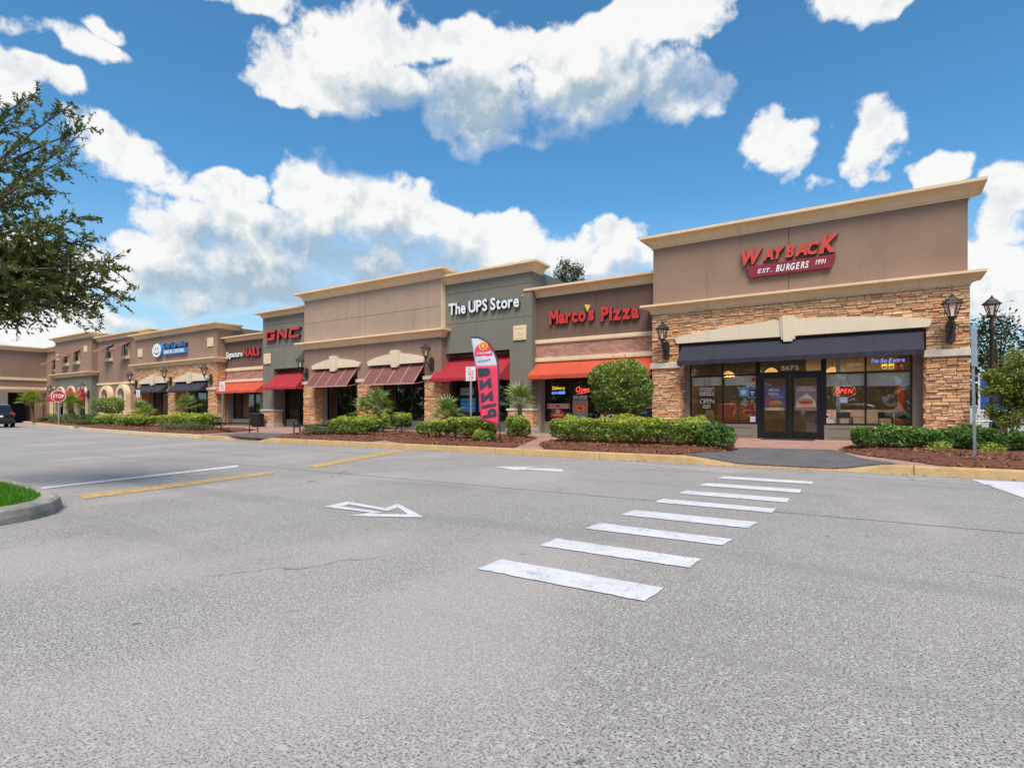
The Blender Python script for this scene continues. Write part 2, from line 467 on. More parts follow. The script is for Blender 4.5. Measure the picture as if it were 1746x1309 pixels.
def paint(name, c, wear=0.47):
    m, t, b, o = newmat(name)
    p = objco(t)
    n = t.noise(p, 9, 4, 0.72)
    gr = t.noise(p, 80, 3, 0.7)
    w = t.math('ADD', t.math('MULTIPLY', n, 0.4), t.math('MULTIPLY', gr, 0.6))
    big = t.noise(p, 1.6, 4, 0.6)
    cc = t.ramp(big, [(0.3, tuple(x * 0.85 for x in c)), (0.7, c)])
    t.l(t.mix(t.math('MULTIPLY', t.smooth(t.noise(p, 3.5, 5, 0.7), 0.45, 0.7), 0.35), cc, tuple(x * 0.55 for x in c)), b.inputs['Base Color'])
    if name.startswith('paint'):                # worn through: the asphalt under the sheet shows
        tb = t.n('ShaderNodeBsdfTransparent')
        mxs = t.n('ShaderNodeMixShader')
        t.l(t.smooth(w, wear - 0.13, wear - 0.02), mxs.inputs[0])
        t.l(tb.outputs[0], mxs.inputs[1])
        t.l(b.outputs[0], mxs.inputs[2])
        t.l(mxs.outputs[0], o.inputs[0])
    else:
        t.l(t.mix(t.math('SUBTRACT', 1.0, t.smooth(w, wear - 0.13, wear - 0.03)), t.mix(t.math('MULTIPLY', t.smooth(t.noise(p, 3.5, 5, 0.7), 0.42, 0.7), 0.45), cc, tuple(x * 0.5 for x in c)), (0.24, 0.22, 0.20)), b.inputs['Base Color'])
    b.inputs['Roughness'].default_value = 0.8
    bump(t, b, gr, 0.4, 0.006)
paint('paint_white', (0.72, 0.70, 0.71), 0.475)
paint('paint_faint', (0.64, 0.61, 0.59), 0.57)
paint('paint_yellow', (0.66, 0.44, 0.16), 0.53)
paint('paint_wash', (0.56, 0.42, 0.24), 0.62)
paint('kerb_yellow', (0.57, 0.365, 0.155), 0.50)
paint('kerb_pale', (0.62, 0.46, 0.27), 0.47)
plain('kerb_concrete', (0.31, 0.28, 0.235), 0.9, var=0.35, vs=4, bs=0.5, bscale=30)
plain('tar', (0.05, 0.05, 0.05), 0.8, var=0.3, vs=6)
plain('grey_pad', (0.125, 0.115, 0.115), 0.9, var=0.2, vs=3, bs=0.3)
plain('soil', (0.15, 0.052, 0.027), 0.98, var=0.4, vs=14, bs=0.8, bscale=25)
plain('turf', (0.045, 0.11, 0.015), 0.95, var=0.3, vs=8)
# pavers: clay brick on edge, herringbone read is lost at this distance, running bond
m, t, b, o = newmat('pavers')
p = objco(t)
bk = t.n('ShaderNodeTexBrick', i_Scale=1.0)
bk.inputs['Color1'].default_value = (0.36, 0.17, 0.125, 1)
bk.inputs['Color2'].default_value = (0.48, 0.27, 0.21, 1)
bk.inputs['Mortar'].default_value = (0.20, 0.13, 0.105, 1)
bk.inputs['Mortar Size'].default_value = 0.006
bk.inputs['Brick Width'].default_value = 0.2
bk.inputs['Row Height'].default_value = 0.1
t.l(p, bk.inputs['Vector'])
n = t.noise(p, 0.9, 5, 0.6)
t.l(t.mix(t.math('MULTIPLY', t.smooth(n, 0.4, 0.75), 0.4), bk.outputs['Color'], (0.56, 0.40, 0.33)), b.inputs['Base Color'])
b.inputs['Roughness'].default_value = 0.85
bump(t, b, bk.outputs['Fac'], -0.4, 0.006)

# shop glass: see-through with a mirror-like sheen that grows at a grazing look
m, t, b, o = newmat('shop_glass')
m.node_tree.nodes.remove(b)
tr = t.n('ShaderNodeBsdfTransparent')
tr.inputs['Color'].default_value = (0.93, 0.945, 0.945, 1)
gl = t.n('ShaderNodeBsdfGlossy')
gl.inputs['Roughness'].default_value = 0.004
gl.inputs['Color'].default_value = (0.9, 0.93, 0.95, 1)
fr = t.n('ShaderNodeFresnel')
fr.inputs['IOR'].default_value = 1.55
mx = t.n('ShaderNodeMixShader')
bf = t.n('ShaderNodeNewGeometry').outputs['Backfacing']
t.l(t.math('ADD', t.math('MULTIPLY', bf, 1 / 1.55 - 1.55), 1.55), fr.inputs['IOR'])
t.l(t.math('ADD', fr.outputs[0], 0.015, clamp=True), mx.inputs[0])
t.l(tr.outputs[0], mx.inputs[1])
t.l(gl.outputs[0], mx.inputs[2])
t.l(mx.outputs[0], o.inputs[0])
m, t, b, o = newmat('lamp_glass')
m.node_tree.nodes.remove(b)
tr = t.n('ShaderNodeBsdfTransparent')
tr.inputs['Color'].default_value = (0.86, 0.84, 0.80, 1)
gl = t.n('ShaderNodeBsdfGlossy')
gl.inputs['Roughness'].default_value = 0.08
mx = t.n('ShaderNodeMixShader')
mx.inputs[0].default_value = 0.16
t.l(tr.outputs[0], mx.inputs[1])
t.l(gl.outputs[0], mx.inputs[2])
t.l(mx.outputs[0], o.inputs[0])

# ------------------------------------------------------------------ geometry helpers
ORIG = {}
def tag(o, label=None, cat=None, group=None, kind=None):
    if label: o['label'] = label
    if cat: o['category'] = cat
    if group: o['group'] = group
    if kind: o['kind'] = kind
    return o
def thing(name, label, cat, loc, group=None, rz=0.0):
    o = bpy.data.objects.new(name, None)
    o.empty_display_size = 0.2
    COL.objects.link(o)
    o.location = loc
    o.rotation_euler = (0, 0, rz)
    ORIG[o.name] = Vector(loc)
    return tag(o, label, cat, group)
def link(name, me, parent=None):
    o = bpy.data.objects.new(name, me)
    COL.objects.link(o)
    if parent is not None:
        o.parent = parent
        if parent.name in ORIG:
            ORIG[o.name] = ORIG[parent.name]
    return o
def copy_tree(src, parent=None):
    c = src.copy()
    COL.objects.link(c)
    c.parent = parent
    for ch in src.children:
        copy_tree(ch, c)
    return c

class MB:
    def __init__(s):
        s.v = []
        s.f = []
    def quad(s, *p):
        i = len(s.v)
        s.v += [tuple(q) for q in p]
        s.f.append(tuple(range(i, i + len(p))))
    def box(s, x0, x1, y0, y1, z0, z1):
        i = len(s.v)
        s.v += [(x0, y0, z0), (x1, y0, z0), (x1, y1, z0), (x0, y1, z0), (x0, y0, z1), (x1, y0, z1), (x1, y1, z1), (x0, y1, z1)]
        s.f += [(i, i + 3, i + 2, i + 1), (i + 4, i + 5, i + 6, i + 7), (i, i + 1, i + 5, i + 4), (i + 1, i + 2, i + 6, i + 5), (i + 2, i + 3, i + 7, i + 6), (i + 3, i, i + 4, i + 7)]
        return s
    def prism_xz(s, pts, y0, y1):
        """outline in x,z (counter-clockwise seen from -y), extruded from y0 to y1"""
        n = len(pts)
        i = len(s.v)
        s.v += [(x, y0, z) for x, z in pts] + [(x, y1, z) for x, z in pts]
        s.f.append(tuple(range(i, i + n)))
        s.f.append(tuple(range(i + 2 * n - 1, i + n - 1, -1)))
        for k in range(n):
            j = (k + 1) % n
            s.f.append((i + j, i + k, i + n + k, i + n + j))
        return s
    def prism_xy(s, pts, z0, z1):
        n = len(pts)
        i = len(s.v)
        s.v += [(x, y, z0) for x, y in pts] + [(x, y, z1) for x, y in pts]
        s.f.append(tuple(range(i + n - 1, i - 1, -1)))
        s.f.append(tuple(range(i + n, i + 2 * n)))
        for k in range(n):
            j = (k + 1) % n
            s.f.append((i + k, i + j, i + n + j, i + n + k))
        return s
    def prism_yz(s, pts, x0, x1):
        n = len(pts)
        i = len(s.v)
        s.v += [(x0, y, z) for y, z in pts] + [(x1, y, z) for y, z in pts]
        s.f.append(tuple(range(i, i + n)))
        s.f.append(tuple(range(i + 2 * n - 1, i + n - 1, -1)))
        for k in range(n):
            j = (k + 1) % n
            s.f.append((i + j, i + k, i + n + k, i + n + j))
        return s
    def tube(s, pts, r, n=8, caps=True):
        pts = [Vector(p) for p in pts]
        rr = r if isinstance(r, (list, tuple)) else [r] * len(pts)
        rings = []
        for k, p in enumerate(pts):
            d = (pts[min(k + 1, len(pts) - 1)] - pts[max(k - 1, 0)])
            d.normalize()
            a = Vector((0, 0, 1)) if abs(d.z) < 0.9 else Vector((1, 0, 0))
            x = d.cross(a).normalized()
            y = d.cross(x).normalized()
            i = len(s.v)
            for q in range(n):
                an = 2 * math.pi * q / n
                s.v.append(tuple(p + (x * math.cos(an) + y * math.sin(an)) * rr[k]))
            rings.append(i)
        for a, b2 in zip(rings, rings[1:]):
            for q in range(n):
                w = (q + 1) % n
                s.f.append((a + q, b2 + q, b2 + w, a + w))
        if caps:
            s.f.append(tuple(rings[0] + q for q in range(n)))
            s.f.append(tuple(rings[-1] + q for q in range(n - 1, -1, -1)))
        return s
    def lathe(s, prof, c=(0, 0, 0), n=16, ph=0.0):
        rings = []
        for r, z in prof:
            i = len(s.v)
            for q in range(n):
                an = 2 * math.pi * q / n + ph
                s.v.append((c[0] + r * math.cos(an), c[1] + r * math.sin(an), c[2] + z))
            rings.append(i)
        for a, b2 in zip(rings, rings[1:]):
            for q in range(n):
                w = (q + 1) % n
                s.f.append((a + q, a + w, b2 + w, b2 + q))
        s.f.append(tuple(rings[0] + q for q in range(n - 1, -1, -1)))
        s.f.append(tuple(rings[-1] + q for q in range(n)))
        return s
    def build(s, name, mat, parent=None, smooth=False, bevel=0.0):
        me = bpy.data.meshes.new(name)
        o0 = ORIG.get(parent.name, Vector((0, 0, 0))) if parent is not None else Vector((0, 0, 0))
        me.from_pydata([(a - o0.x, b2 - o0.y, c - o0.z) for a, b2, c in s.v], [], s.f)
        me.materials.append(MATS[mat])
        if smooth:
            me.polygons.foreach_set('use_smooth', [True] * len(me.polygons))
            me.set_sharp_from_angle(angle=R(40))
        me.update()
        o = link(name, me, parent)
        if bevel > 0:
            bv = o.modifiers.new('bevel', 'BEVEL')
            bv.width = bevel
            bv.segments = 2
            bv.limit_method = 'ANGLE'
        return o

def quads_mesh(name, V, nper, mat):
    """numpy vertices (n*nper,3) -> mesh of separate n-gons"""
    n = len(V) // nper
    me = bpy.data.meshes.new(name)
    me.vertices.add(len(V))
    me.vertices.foreach_set('co', np.ascontiguousarray(V, dtype=np.float32).ravel())
    me.loops.add(len(V))
    me.loops.foreach_set('vertex_index', np.arange(len(V), dtype=np.int32))
    me.polygons.add(n)
    me.polygons.foreach_set('loop_start', np.arange(0, len(V), nper, dtype=np.int32))
    me.polygons.foreach_set('loop_total', np.full(n, nper, dtype=np.int32))
    me.materials.append(MATS[mat])
    me.update(calc_edges=True)
    return me
def leaves(name, C, size, mat, parent, aspect=0.5, up=0.4, var=0.35, dirs=None):
    """one small folded-free leaf per centre; C is (n,3) in world metres"""
    n = len(C)
    o0 = np.array(ORIG.get(parent.name, Vector((0, 0, 0)))) if parent is not None else np.zeros(3)
    nn = nrg.normal(size=(n, 3))
    nn[:, 2] += up * 2
    nn /= np.linalg.norm(nn, axis=1)[:, None] + 1e-9
    a = nrg.normal(size=(n, 3)) if dirs is None else dirs + nrg.normal(size=(n, 3)) * 0.45
    a -= nn * np.sum(a * nn, axis=1)[:, None]
    a /= np.linalg.norm(a, axis=1)[:, None] + 1e-9
    b2 = np.cross(nn, a)
    L = (size * (1 + var * nrg.uniform(-1, 1, n)))[:, None] * 0.5
    Wd = L * aspect
    P = (C - o0)[:, None, :] + np.stack([-a * L, b2 * Wd - a * L * 0.1, a * L, -b2 * Wd - a * L * 0.1], axis=1)
    me = quads_mesh(name, P.reshape(-1, 3), 4, mat)
    return link(name, me, parent)

def cornice(name, u0, u1, v, z0, z1, o, mat, parent, left=True, right=True, back=0.9, kind='crown'):
    h = z1 - z0
    if kind == 'crown':
        pr = [(0.0, z0), (0.05, z0), (0.05, z0 + h * 0.16), (0.075, z0 + h * 0.17)]
        for k in range(1, 7):
            a = math.pi / 2 * k / 6
            pr.append((0.075 + (o - 0.10) * (1 - math.cos(a)), z0 + h * (0.17 + 0.57 * math.sin(a))))
        pr += [(o - 0.02, z0 + h * 0.77), (o, z0 + h * 0.78), (o, z1), (-0.25, z1 + 0.012)]
    else:
        pr = [(0.0, z0), (o * 0.8, z0), (o, z0 + h * 0.25), (o, z1), (0.0, z1 + 0.01)]
    mb = MB()
    rings = []
    for off, z in pr:
        i = len(mb.v)
        pts = []
        if left:
            pts.append((u0 - off, v + back, z))
            pts.append((u0 - off, v - off, z))
        else:
            pts.append((u0, v - off, z))
        if right:
            pts.append((u1 + off, v - off, z))
            pts.append((u1 + off, v + back, z))
        else:
            pts.append((u1, v - off, z))
        mb.v += pts
        rings.append((i, len(pts)))
    for (a, n), (b2, _) in zip(rings, rings[1:]):
        for k in range(n - 1):
            mb.f.append((a + k, a + k + 1, b2 + k + 1, b2 + k))
    n = rings[0][1]
    mb.f.append(tuple(r[0] for r in rings))
    mb.f.append(tuple(r[0] + n - 1 for r in reversed(rings)))
    return mb.build(name, mat, parent)

def part_box(name, mat, parent, *b6, bevel=0.0):
    return MB().box(*b6).build(name, mat, parent, bevel=bevel)

# stone veneer: irregular stacked courses
def unit_stone(seed):
    r = random.Random(seed)
    mb = MB()
    j = lambda s: r.uniform(-s, s)
    back = [(-.5, 0, -.5), (.5, 0, -.5), (.5, 0, .5), (-.5, 0, .5)]
    rim = [(x * 0.985 + j(.012), -0.72 + j(.1), z * 0.96 + j(.04)) for x, _, z in back]
    top = [(x * 0.93 + j(.015), -1.0 + j(.14), z * 0.72 + j(.09)) for x, _, z in back]
    mb.v = back + rim + top
    for k in range(4):
        n = (k + 1) % 4
        mb.f.append((k, n, 4 + n, 4 + k))
        mb.f.append((4 + k, 4 + n, 8 + n, 8 + k))
    mb.f.append((8, 9, 10, 11))
    return mb
STONE = [unit_stone(k) for k in range(10)]
def courses(x0, x1, z0, z1, r, hs=(0.05, 0.12), ws=(0.14, 0.46), skip=None):
    out = []
    z = z0
    while z < z1 - 0.025:
        h = min(r.uniform(*hs), z1 - z)
        if z1 - z - h < 0.03:
            h = z1 - z
        x = x0 - r.uniform(0, 0.12)
        while x < x1 - 0.02:
            w = r.uniform(*ws) * (0.7 if h > 0.1 else 1)
            a, b2 = max(x, x0), min(x + w, x1)
            if x1 - b2 < 0.06:
                b2 = x1
            if b2 - a > 0.03:
                sub = 1
                if h > 0.10 and r.random() < 0.35:
                    sub = 2
                for q in range(sub):
                    zz0, zz1 = z + h * q / sub, z + h * (q + 1) / sub
                    if skip is None or not skip((a + b2) / 2, (zz0 + zz1) / 2):
                        out.append((a, b2, zz0, zz1))
            x = b2 if b2 >= x1 else x + w
        z += h
    return out
def stone_xform(a, b2, z0, z1, face, r, dep):
    """matrix for a unit stone; face = ('y', v) facing -y, ('x', u, +1/-1) facing +x or -x, a..b2 run along"""
    d = r.uniform(*dep)
    g2 = 0.006
    cx, cz = (a + b2) / 2, (z0 + z1) / 2
    sc = Matrix.Diagonal((max(b2 - a - g2, .02), d, max(z1 - z0 - g2, .015), 1))
    if face[0] == 'y':
        return Matrix.Translation((cx, face[1], cz)) @ sc
    rz = R(90) * face[2]
    return Matrix.Translation((face[1], cx, cz)) @ Matrix.Rotation(rz, 4, 'Z') @ sc
def stone_mass(name, lst, face_default, parent, mat='ledge_stone', dep=(0.03, 0.085), seed=1, units=STONE):
    """all stones of one patch as one joined piece"""
    r = random.Random(seed)
    mb = MB()
    for it in lst:
        face = it[4] if len(it) > 4 else face_default
        M = stone_xform(*it[:4], face, r, dep)
        un = r.choice(units)
        i = len(mb.v)
        mb.v += [tuple(M @ Vector(q)) for q in un.v]
        mb.f += [tuple(i + k for k in f) for f in un.f]
    o = mb.build(name, mat, parent)
    o['kind'] = 'stuff'
    return o
STONE_ME = []
def stone_parts(lst, parent, r, dep=(0.03, 0.085), limit=300, mat='ledge_stone'):
    """the largest stones as single pieces, the rest joined"""
    if not STONE_ME:
        for k, un in enumerate(STONE):
            me = bpy.data.meshes.new('stone')
            me.from_pydata(un.v, [], un.f)
            me.materials.append(MATS[mat])
            STONE_ME.append(me)
    lst = sorted(lst, key=lambda s: -(s[1] - s[0]) * (s[3] - s[2]))
    inv = Matrix.Translation(-ORIG[parent.name])
    for it in lst[:limit]:
        o = link('stone', r.choice(STONE_ME), parent)
        o.matrix_local = inv @ stone_xform(*it[:4], it[4], r, dep)
    if lst[limit:]:
        stone_mass('small_stones', lst[limit:], None, parent, seed=5, dep=dep)

def brick_band(u0, u1, z0, z1, v, parent):
    back = part_box('mortar_bed', 'mortar_pale', parent, u0, u1, v + 0.02, v + 0.06, z0, z1)
    n = max(1, round((z1 - z0) / 0.075))
    h = (z1 - z0) / n
    mb = MB()
    r = random.Random(int(abs(u0) * 10))
    for k in range(n):
        x = u0 - (0.1 if k % 2 else 0.0)
        while x < u1:
            a, b2 = max(x, u0) + 0.004, min(x + 0.2, u1) - 0.004
            if b2 - a > 0.02:
                d = r.uniform(-0.004, 0.004)
                mb.box(a, b2, v + d, v + 0.03, z0 + k * h + 0.004, z0 + (k + 1) * h - 0.004)
            x += 0.2
    o = mb.build('bricks', 'brick', parent)
    o['kind'] = 'stuff'

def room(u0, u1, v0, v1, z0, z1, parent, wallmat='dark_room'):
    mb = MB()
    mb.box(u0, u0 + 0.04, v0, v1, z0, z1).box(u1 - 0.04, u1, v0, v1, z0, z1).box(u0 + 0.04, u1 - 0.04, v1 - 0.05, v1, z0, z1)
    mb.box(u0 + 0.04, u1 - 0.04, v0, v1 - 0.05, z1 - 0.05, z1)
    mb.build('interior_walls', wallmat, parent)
    part_box('interior_floor', 'room_floor', parent, u0 + 0.04, u1 - 0.04, v0, v1 - 0.05, z0 - 0.04, z0 + 0.012)

def window(u0, u1, z0, z1, v, parent, mull=(), trans=(), fw=0.055, fd=0.10, mat='frame_bronze', skip=()):
    """frame with its panes; mull = x of uprights, trans = z of cross bars"""
    xs = [u0] + list(mull) + [u1]
    zs = [z0] + list(trans) + [z1]
    mb = MB()
    mb.box(u0, u0 + fw, v, v + fd, z0, z1).box(u1 - fw, u1, v, v + fd, z0, z1)
    mb.box(u0 + fw, u1 - fw, v + 0.002, v + fd - 0.002, z0, z0 + fw).box(u0 + fw, u1 - fw, v + 0.002, v + fd - 0.002, z1 - fw, z1)
    for x in mull:
        mb.box(x - fw / 2, x + fw / 2, v + 0.001, v + fd - 0.001, z0 + fw, z1 - fw)
    for z in trans:
        mb.box(u0 + fw, u1 - fw, v + 0.003, v + fd - 0.003, z - fw / 2, z + fw / 2)
    w = mb.build('window', mat, parent)
    for i in range(len(xs) - 1):
        for k in range(len(zs) - 1):
            if (i, k) in skip:
                continue
            a, b2 = xs[i] + fw * 0.5 - 0.01, xs[i + 1] - fw * 0.5 + 0.01
            c, d = zs[k] + fw * 0.5 - 0.01, zs[k + 1] - fw * 0.5 + 0.01
            part_box('pane', 'shop_glass', w, a, b2, v + fd * 0.45, v + fd * 0.45 + 0.012, c, d)
    return w
def door(u0, u1, z0, z1, v, parent, hinge='l', fw=0.12, fd=0.06):
    mb = MB()
    mb.box(u0, u0 + fw, v, v + fd, z0, z1).box(u1 - fw, u1, v, v + fd, z0, z1)
    mb.box(u0 + fw, u1 - fw, v + 0.002, v + fd - 0.002, z0, z0 + fw * 1.7).box(u0 + fw, u1 - fw, v + 0.002, v + fd - 0.002, z1 - fw, z1)
    d = mb.build('door', 'frame_bronze', parent)
    part_box('pane', 'shop_glass', d, u0 + fw - 0.01, u1 - fw + 0.01, v + 0.025, v + 0.037, z0 + fw * 1.7 - 0.01, z1 - fw + 0.01)
    hx = u1 - fw * 0.5 if hinge == 'l' else u0 + fw * 0.5
    hb = MB().tube([(hx, v + 0.0, z0 + 0.85), (hx, v - 0.06, z0 + 0.85), (hx, v - 0.06, z0 + 1.2), (hx, v + 0.0, z0 + 1.2)], 0.013, 6)
    hb.build('handle', 'iron', d)
    return d

def awning(u0, u1, vt, zt, vb, zb, val, mat, parent, div=12, sag=0.025, name='awning', frames=None):
    """stretched fabric: slope, valance and both closed ends"""
    mb = MB()
    rows = []
    ns = 6
    n = max(4, div)
    per = frames or max(1, round((u1 - u0) / 1.3))
    for k in range(ns + 1):
        f = k / ns
        row = []
        for i in range(n * 2 + 1):
            x = u0 + (u1 - u0) * i / (n * 2)
            ph = (i / (n * 2)) * per
            dip = sag * math.sin(math.pi * f) * abs(math.sin(math.pi * ph)) + rng.uniform(-0.002, 0.002)
            row.append(len(mb.v))
            mb.v.append((x, vt + (vb - vt) * f, zt + (zb - zt) * f - dip))
        rows.append(row)
    row = []
    for i in range(n * 2 + 1):
        x = u0 + (u1 - u0) * i / (n * 2)
        row.append(len(mb.v))
        mb.v.append((x, vb + 0.012 * math.sin(i * 1.9), zb - val + 0.006 * math.sin(i * 0.8)))
    rows.append(row)
    for a, b2 in zip(rows, rows[1:]):
        for i in range(n * 2):
            mb.f.append((b2[i], b2[i + 1], a[i + 1], a[i]))
    for x in (u0, u1):
        mb.quad((x, vt, zt), (x, vb, zb), (x, vb, zb - val), (x, vt, zb - val))
    o = mb.build(name, mat, parent)
    fr = MB()
    for x in (u0 + 0.04, u1 - 0.04):
        fr.tube([(x, vt, zt - 0.06), (x, vb + 0.03, zb - 0.05), (x, vt, zb - val + 0.03)], 0.012, 5)
    fr.tube([(u0 + 0.04, vb + 0.03, zb - 0.05), (u1 - 0.04, vb + 0.03, zb - 0.05)], 0.012, 5)
    fr.build('awning_frame', 'steel_light', o)
    for k in range(1, per):
        x = u0 + (u1 - u0) * k / per
        MB().prism_yz([(vt, zt + 0.006), (vt, zt - 0.004), (vb, zb - 0.004), (vb - 0.004, zb - val + 0.002), (vb - 0.016, zb - val + 0.002), (vb - 0.014, zb + 0.006)][::-1], x - 0.018, x + 0.018).build('seam', mat, o)
    return o
def seam_awning(u0, u1, vt, zt, vb, zb, parent, ribs=5, mat='awning_rose', rib='awning_rib', name='awning', t=0.03, w=0.05):
    mb = MB()
    mb.prism_yz([(vt, zt), (vt, zt - t), (vb, zb - t), (vb, zb)][::-1], u0, u1)
    o = mb.build(name, mat, parent)
    for k in range(ribs):
        x = u0 + w / 2 + (u1 - u0 - w) * k / (ribs - 1)
        MB().prism_yz([(vt, zt + 0.035), (vt, zt + 0.004), (vb - 0.01, zb + 0.004), (vb - 0.01, zb + 0.035)][::-1], x - w / 2, x + w / 2).build('rib', rib, o)
    MB().box(u0 - 0.01, u1 + 0.01, vb - 0.04, vb + 0.02, zb - 0.06, zb + 0.003).build('front_bar', rib, o)
    br = MB()
    for x in (u0 + 0.03, u1 - 0.03):
        br.tube([(x, vb + 0.03, zb - 0.05), (x, vt, zb + (zt - zb) * 0.1)], 0.012, 5)
    br.build('brace', 'awning_rib', o)
    return o
def header(u0, u1, zb, ze, zm, v, parent, key=None, mat='cream_pale', dep=0.14, taper=0.08):
    n = 20
    pts = [(u0 + taper, zb), (u1 - taper, zb), (u1, ze)]
    for k in range(1, n):
        f = k / n
        x = u1 + (u0 - u1) * f
        pts.append((x, ze + (zm - ze) * (1 - (2 * f - 1) ** 2)))
    pts.append((u0, ze))
    o = MB().prism_xz(pts, v - dep, v).build('arch_header', mat, parent)
    if key:
        kc, kw, k0, k1 = key
        MB().prism_xz([(kc - kw * 0.36, k0), (kc + kw * 0.36, k0), (kc + kw * 0.5, k1), (kc - kw * 0.5, k1)], v - dep - 0.09, v - 0.01).build('keystone', mat, o)
        MB().prism_xz([(kc - kw * 0.55, k0 + 0.07), (kc + kw * 0.55, k0 + 0.07), (kc + kw * 0.68, k1 - 0.05), (kc - kw * 0.68, k1 - 0.05)], v - dep - 0.05, v - 0.012).build('keystone_shoulder', mat, o)
    return o
def plaque(uc, zc, w, h, v, parent):
    o = MB().box(uc - w / 2, uc + w / 2, v - 0.05, v + 0.01, zc - h / 2, zc + h / 2).build('plaque', 'cream', parent, bevel=0.012)
    mb = MB()
    a, b2 = w * 0.32, h * 0.34
    mb.box(uc - a, uc + a, v - 0.06, v - 0.048, zc + b2 - 0.03, zc + b2 + 0.02).box(uc - a, uc + a, v - 0.06, v - 0.048, zc - b2 - 0.02, zc - b2 + 0.01)
    mb.box(uc - a - 0.03, uc - a, v - 0.06, v - 0.048, zc - b2, zc + b2).box(uc + a, uc + a + 0.02, v - 0.06, v - 0.048, zc - b2, zc + b2)
    for k in range(7):
        an = k * 0.9
        mb.tube([(uc + a * 0.75 * math.cos(an) * k / 7, v - 0.055, zc + b2 * 0.7 * math.sin(an) * k / 7), (uc + a * 0.75 * math.cos(an + .9) * (k + 1) / 7, v - 0.055, zc + b2 * 0.7 * math.sin(an + .9) * (k + 1) / 7)], 0.014, 5)
    mb.build('relief', 'cream_pale', o)

# ------------------------------------------------------------------ raised lettering
GL = {}
def glyph(ch, shear=0.0, off=0.0):
    k = (ch, shear, off)
    if k in GL:
        return GL[k]
    cu = bpy.data.curves.new('glyph', 'FONT')
    cu.body = ch
    cu.shear = shear
    cu.offset = off
    cu.extrude = 0.5
    cu.resolution_u = 3
    o = bpy.data.objects.new('glyph', cu)
    COL.objects.link(o)
    dg = bpy.context.evaluated_depsgraph_get()
    me = bpy.data.meshes.new_from_object(o.evaluated_get(dg))
    V = np.zeros(len(me.vertices) * 3, dtype=np.float32)
    me.vertices.foreach_get('co', V)
    V = V.reshape(-1, 3)
    F = [tuple(p.vertices) for p in me.polygons]
    bpy.data.objects.remove(o)
    bpy.data.curves.remove(cu)
    bpy.data.meshes.remove(me)
    GL[k] = (V, F)
    return GL[k]
def lay(text, shear, off, gap, space, caps=None):
    """glyphs side by side; returns [(char, V, F)] with x running from 0, cap height 1"""
    H0 = glyph('H', 0.0, off)[0][:, 1]
    base, hh = H0.min(), H0.max() - H0.min()
    out, x = [], 0.0
    for i, ch in enumerate(text):
        if ch == ' ':
            x += space
            continue
        V, F = glyph(ch, shear, off)
        V = V.copy()
        V[:, 0] = V[:, 0] / hh
        V[:, 1] = (V[:, 1] - base) / hh
        if caps:
            V[:, :2] *= caps[i]
        w0 = V[:, 0].min()
        V[:, 0] += x - w0
        x = V[:, 0].max() + gap * (caps[i] if caps else 1)
        out.append((ch, V, F))
    return out, x - gap
def words(text, u0, u1, z, cap, v, dep, mat, parent, shear=0.0, off=0.02, gap=0.10, space=0.42, rise=0.0, caps=None, ret=None, name='letter', joined=False, mirror=False):
    """raised letters on a wall facing -y, from u0 to u1, baseline z (rising by `rise` over the run)"""
    gl, Wd = lay(text, shear, off, gap, space, caps)
    o0 = ORIG.get(parent.name, Vector((0, 0, 0)))
    k = (u1 - u0) / Wd
    allv, allf = [], []
    for ch, V, F in gl:
        X = u0 + V[:, 0] * k if not mirror else u1 - V[:, 0] * k
        Zz = z + V[:, 1] * cap + rise * (V[:, 0] / Wd)
        Y = v - (V[:, 2] + 0.5) * dep
        P = np.stack([X, Y, Zz], 1) - np.array(o0)
        FF = F if not mirror else [f[::-1] for f in F]
        if joined:
            i = sum(len(q) for q in allv)
            allv.append(P)
            allf += [tuple(i + q for q in f) for f in FF]
            continue
        me = bpy.data.meshes.new(name)
        me.from_pydata(P.tolist(), [], FF)
        me.materials.append(MATS[mat])
        if ret:
            me.materials.append(MATS[ret])
            me.update()
            for pl in me.polygons:
                if pl.normal.y > -0.9:
                    pl.material_index = 1
        link(name, me, parent)
    if joined:
        me = bpy.data.meshes.new(name)
        me.from_pydata(np.concatenate(allv).tolist(), [], allf)
        me.materials.append(MATS[mat])
        link(name, me, parent)

# ------------------------------------------------------------------ ground
def kerb_v(u):
    pts = [(-110, 27.0), (-70, 19.4), (-48, 15.2), (-36.5, 13.1), (-28, 12.1), (-20, 11.75), (30, 11.72)]
    for (a, va), (b2, vb) in zip(pts, pts[1:]):
        if a <= u <= b2:
            return va + (vb - va) * (u - a) / (b2 - a)
    return 11.72
DROPS = [(-2.2, -0.85, 1.4, 1.0), (-20.2, -18.9, 1.0, 1.0), (-42.6, -41.4, 1.0, 1.0)]   # flush from, to, flare left, flare right
def drop(u):
    """1 where the kerb is full, 0 where it is flush"""
    h = 1.0
    for a, b2, fl, fr in DROPS:
        if u < a:
            x = (a - u) / fl
        elif u > b2:
            x = (u - b2) / fr
        else:
            x = 0.0
        h = min(h, max(0.0, min(1.0, x)))
    return h * h * (3 - 2 * h)
def walk_z(u, v):
    d = v - kerb_v(u)
    f = max(0.0, min(1.0, d / 3.0))
    k = drop(u)
    return 0.15 * (k + (1 - k) * (0.07 + 0.93 * f)) + (0.0 if d < 6 else 0.0)
mb = MB()
mb.quad((-700, -500, 0), (700, -500, 0), (700, 900, 0), (-700, 900, 0))
tag(mb.build('asphalt_lot', 'asphalt'), 'pale worn asphalt of the parking lot', kind='structure')
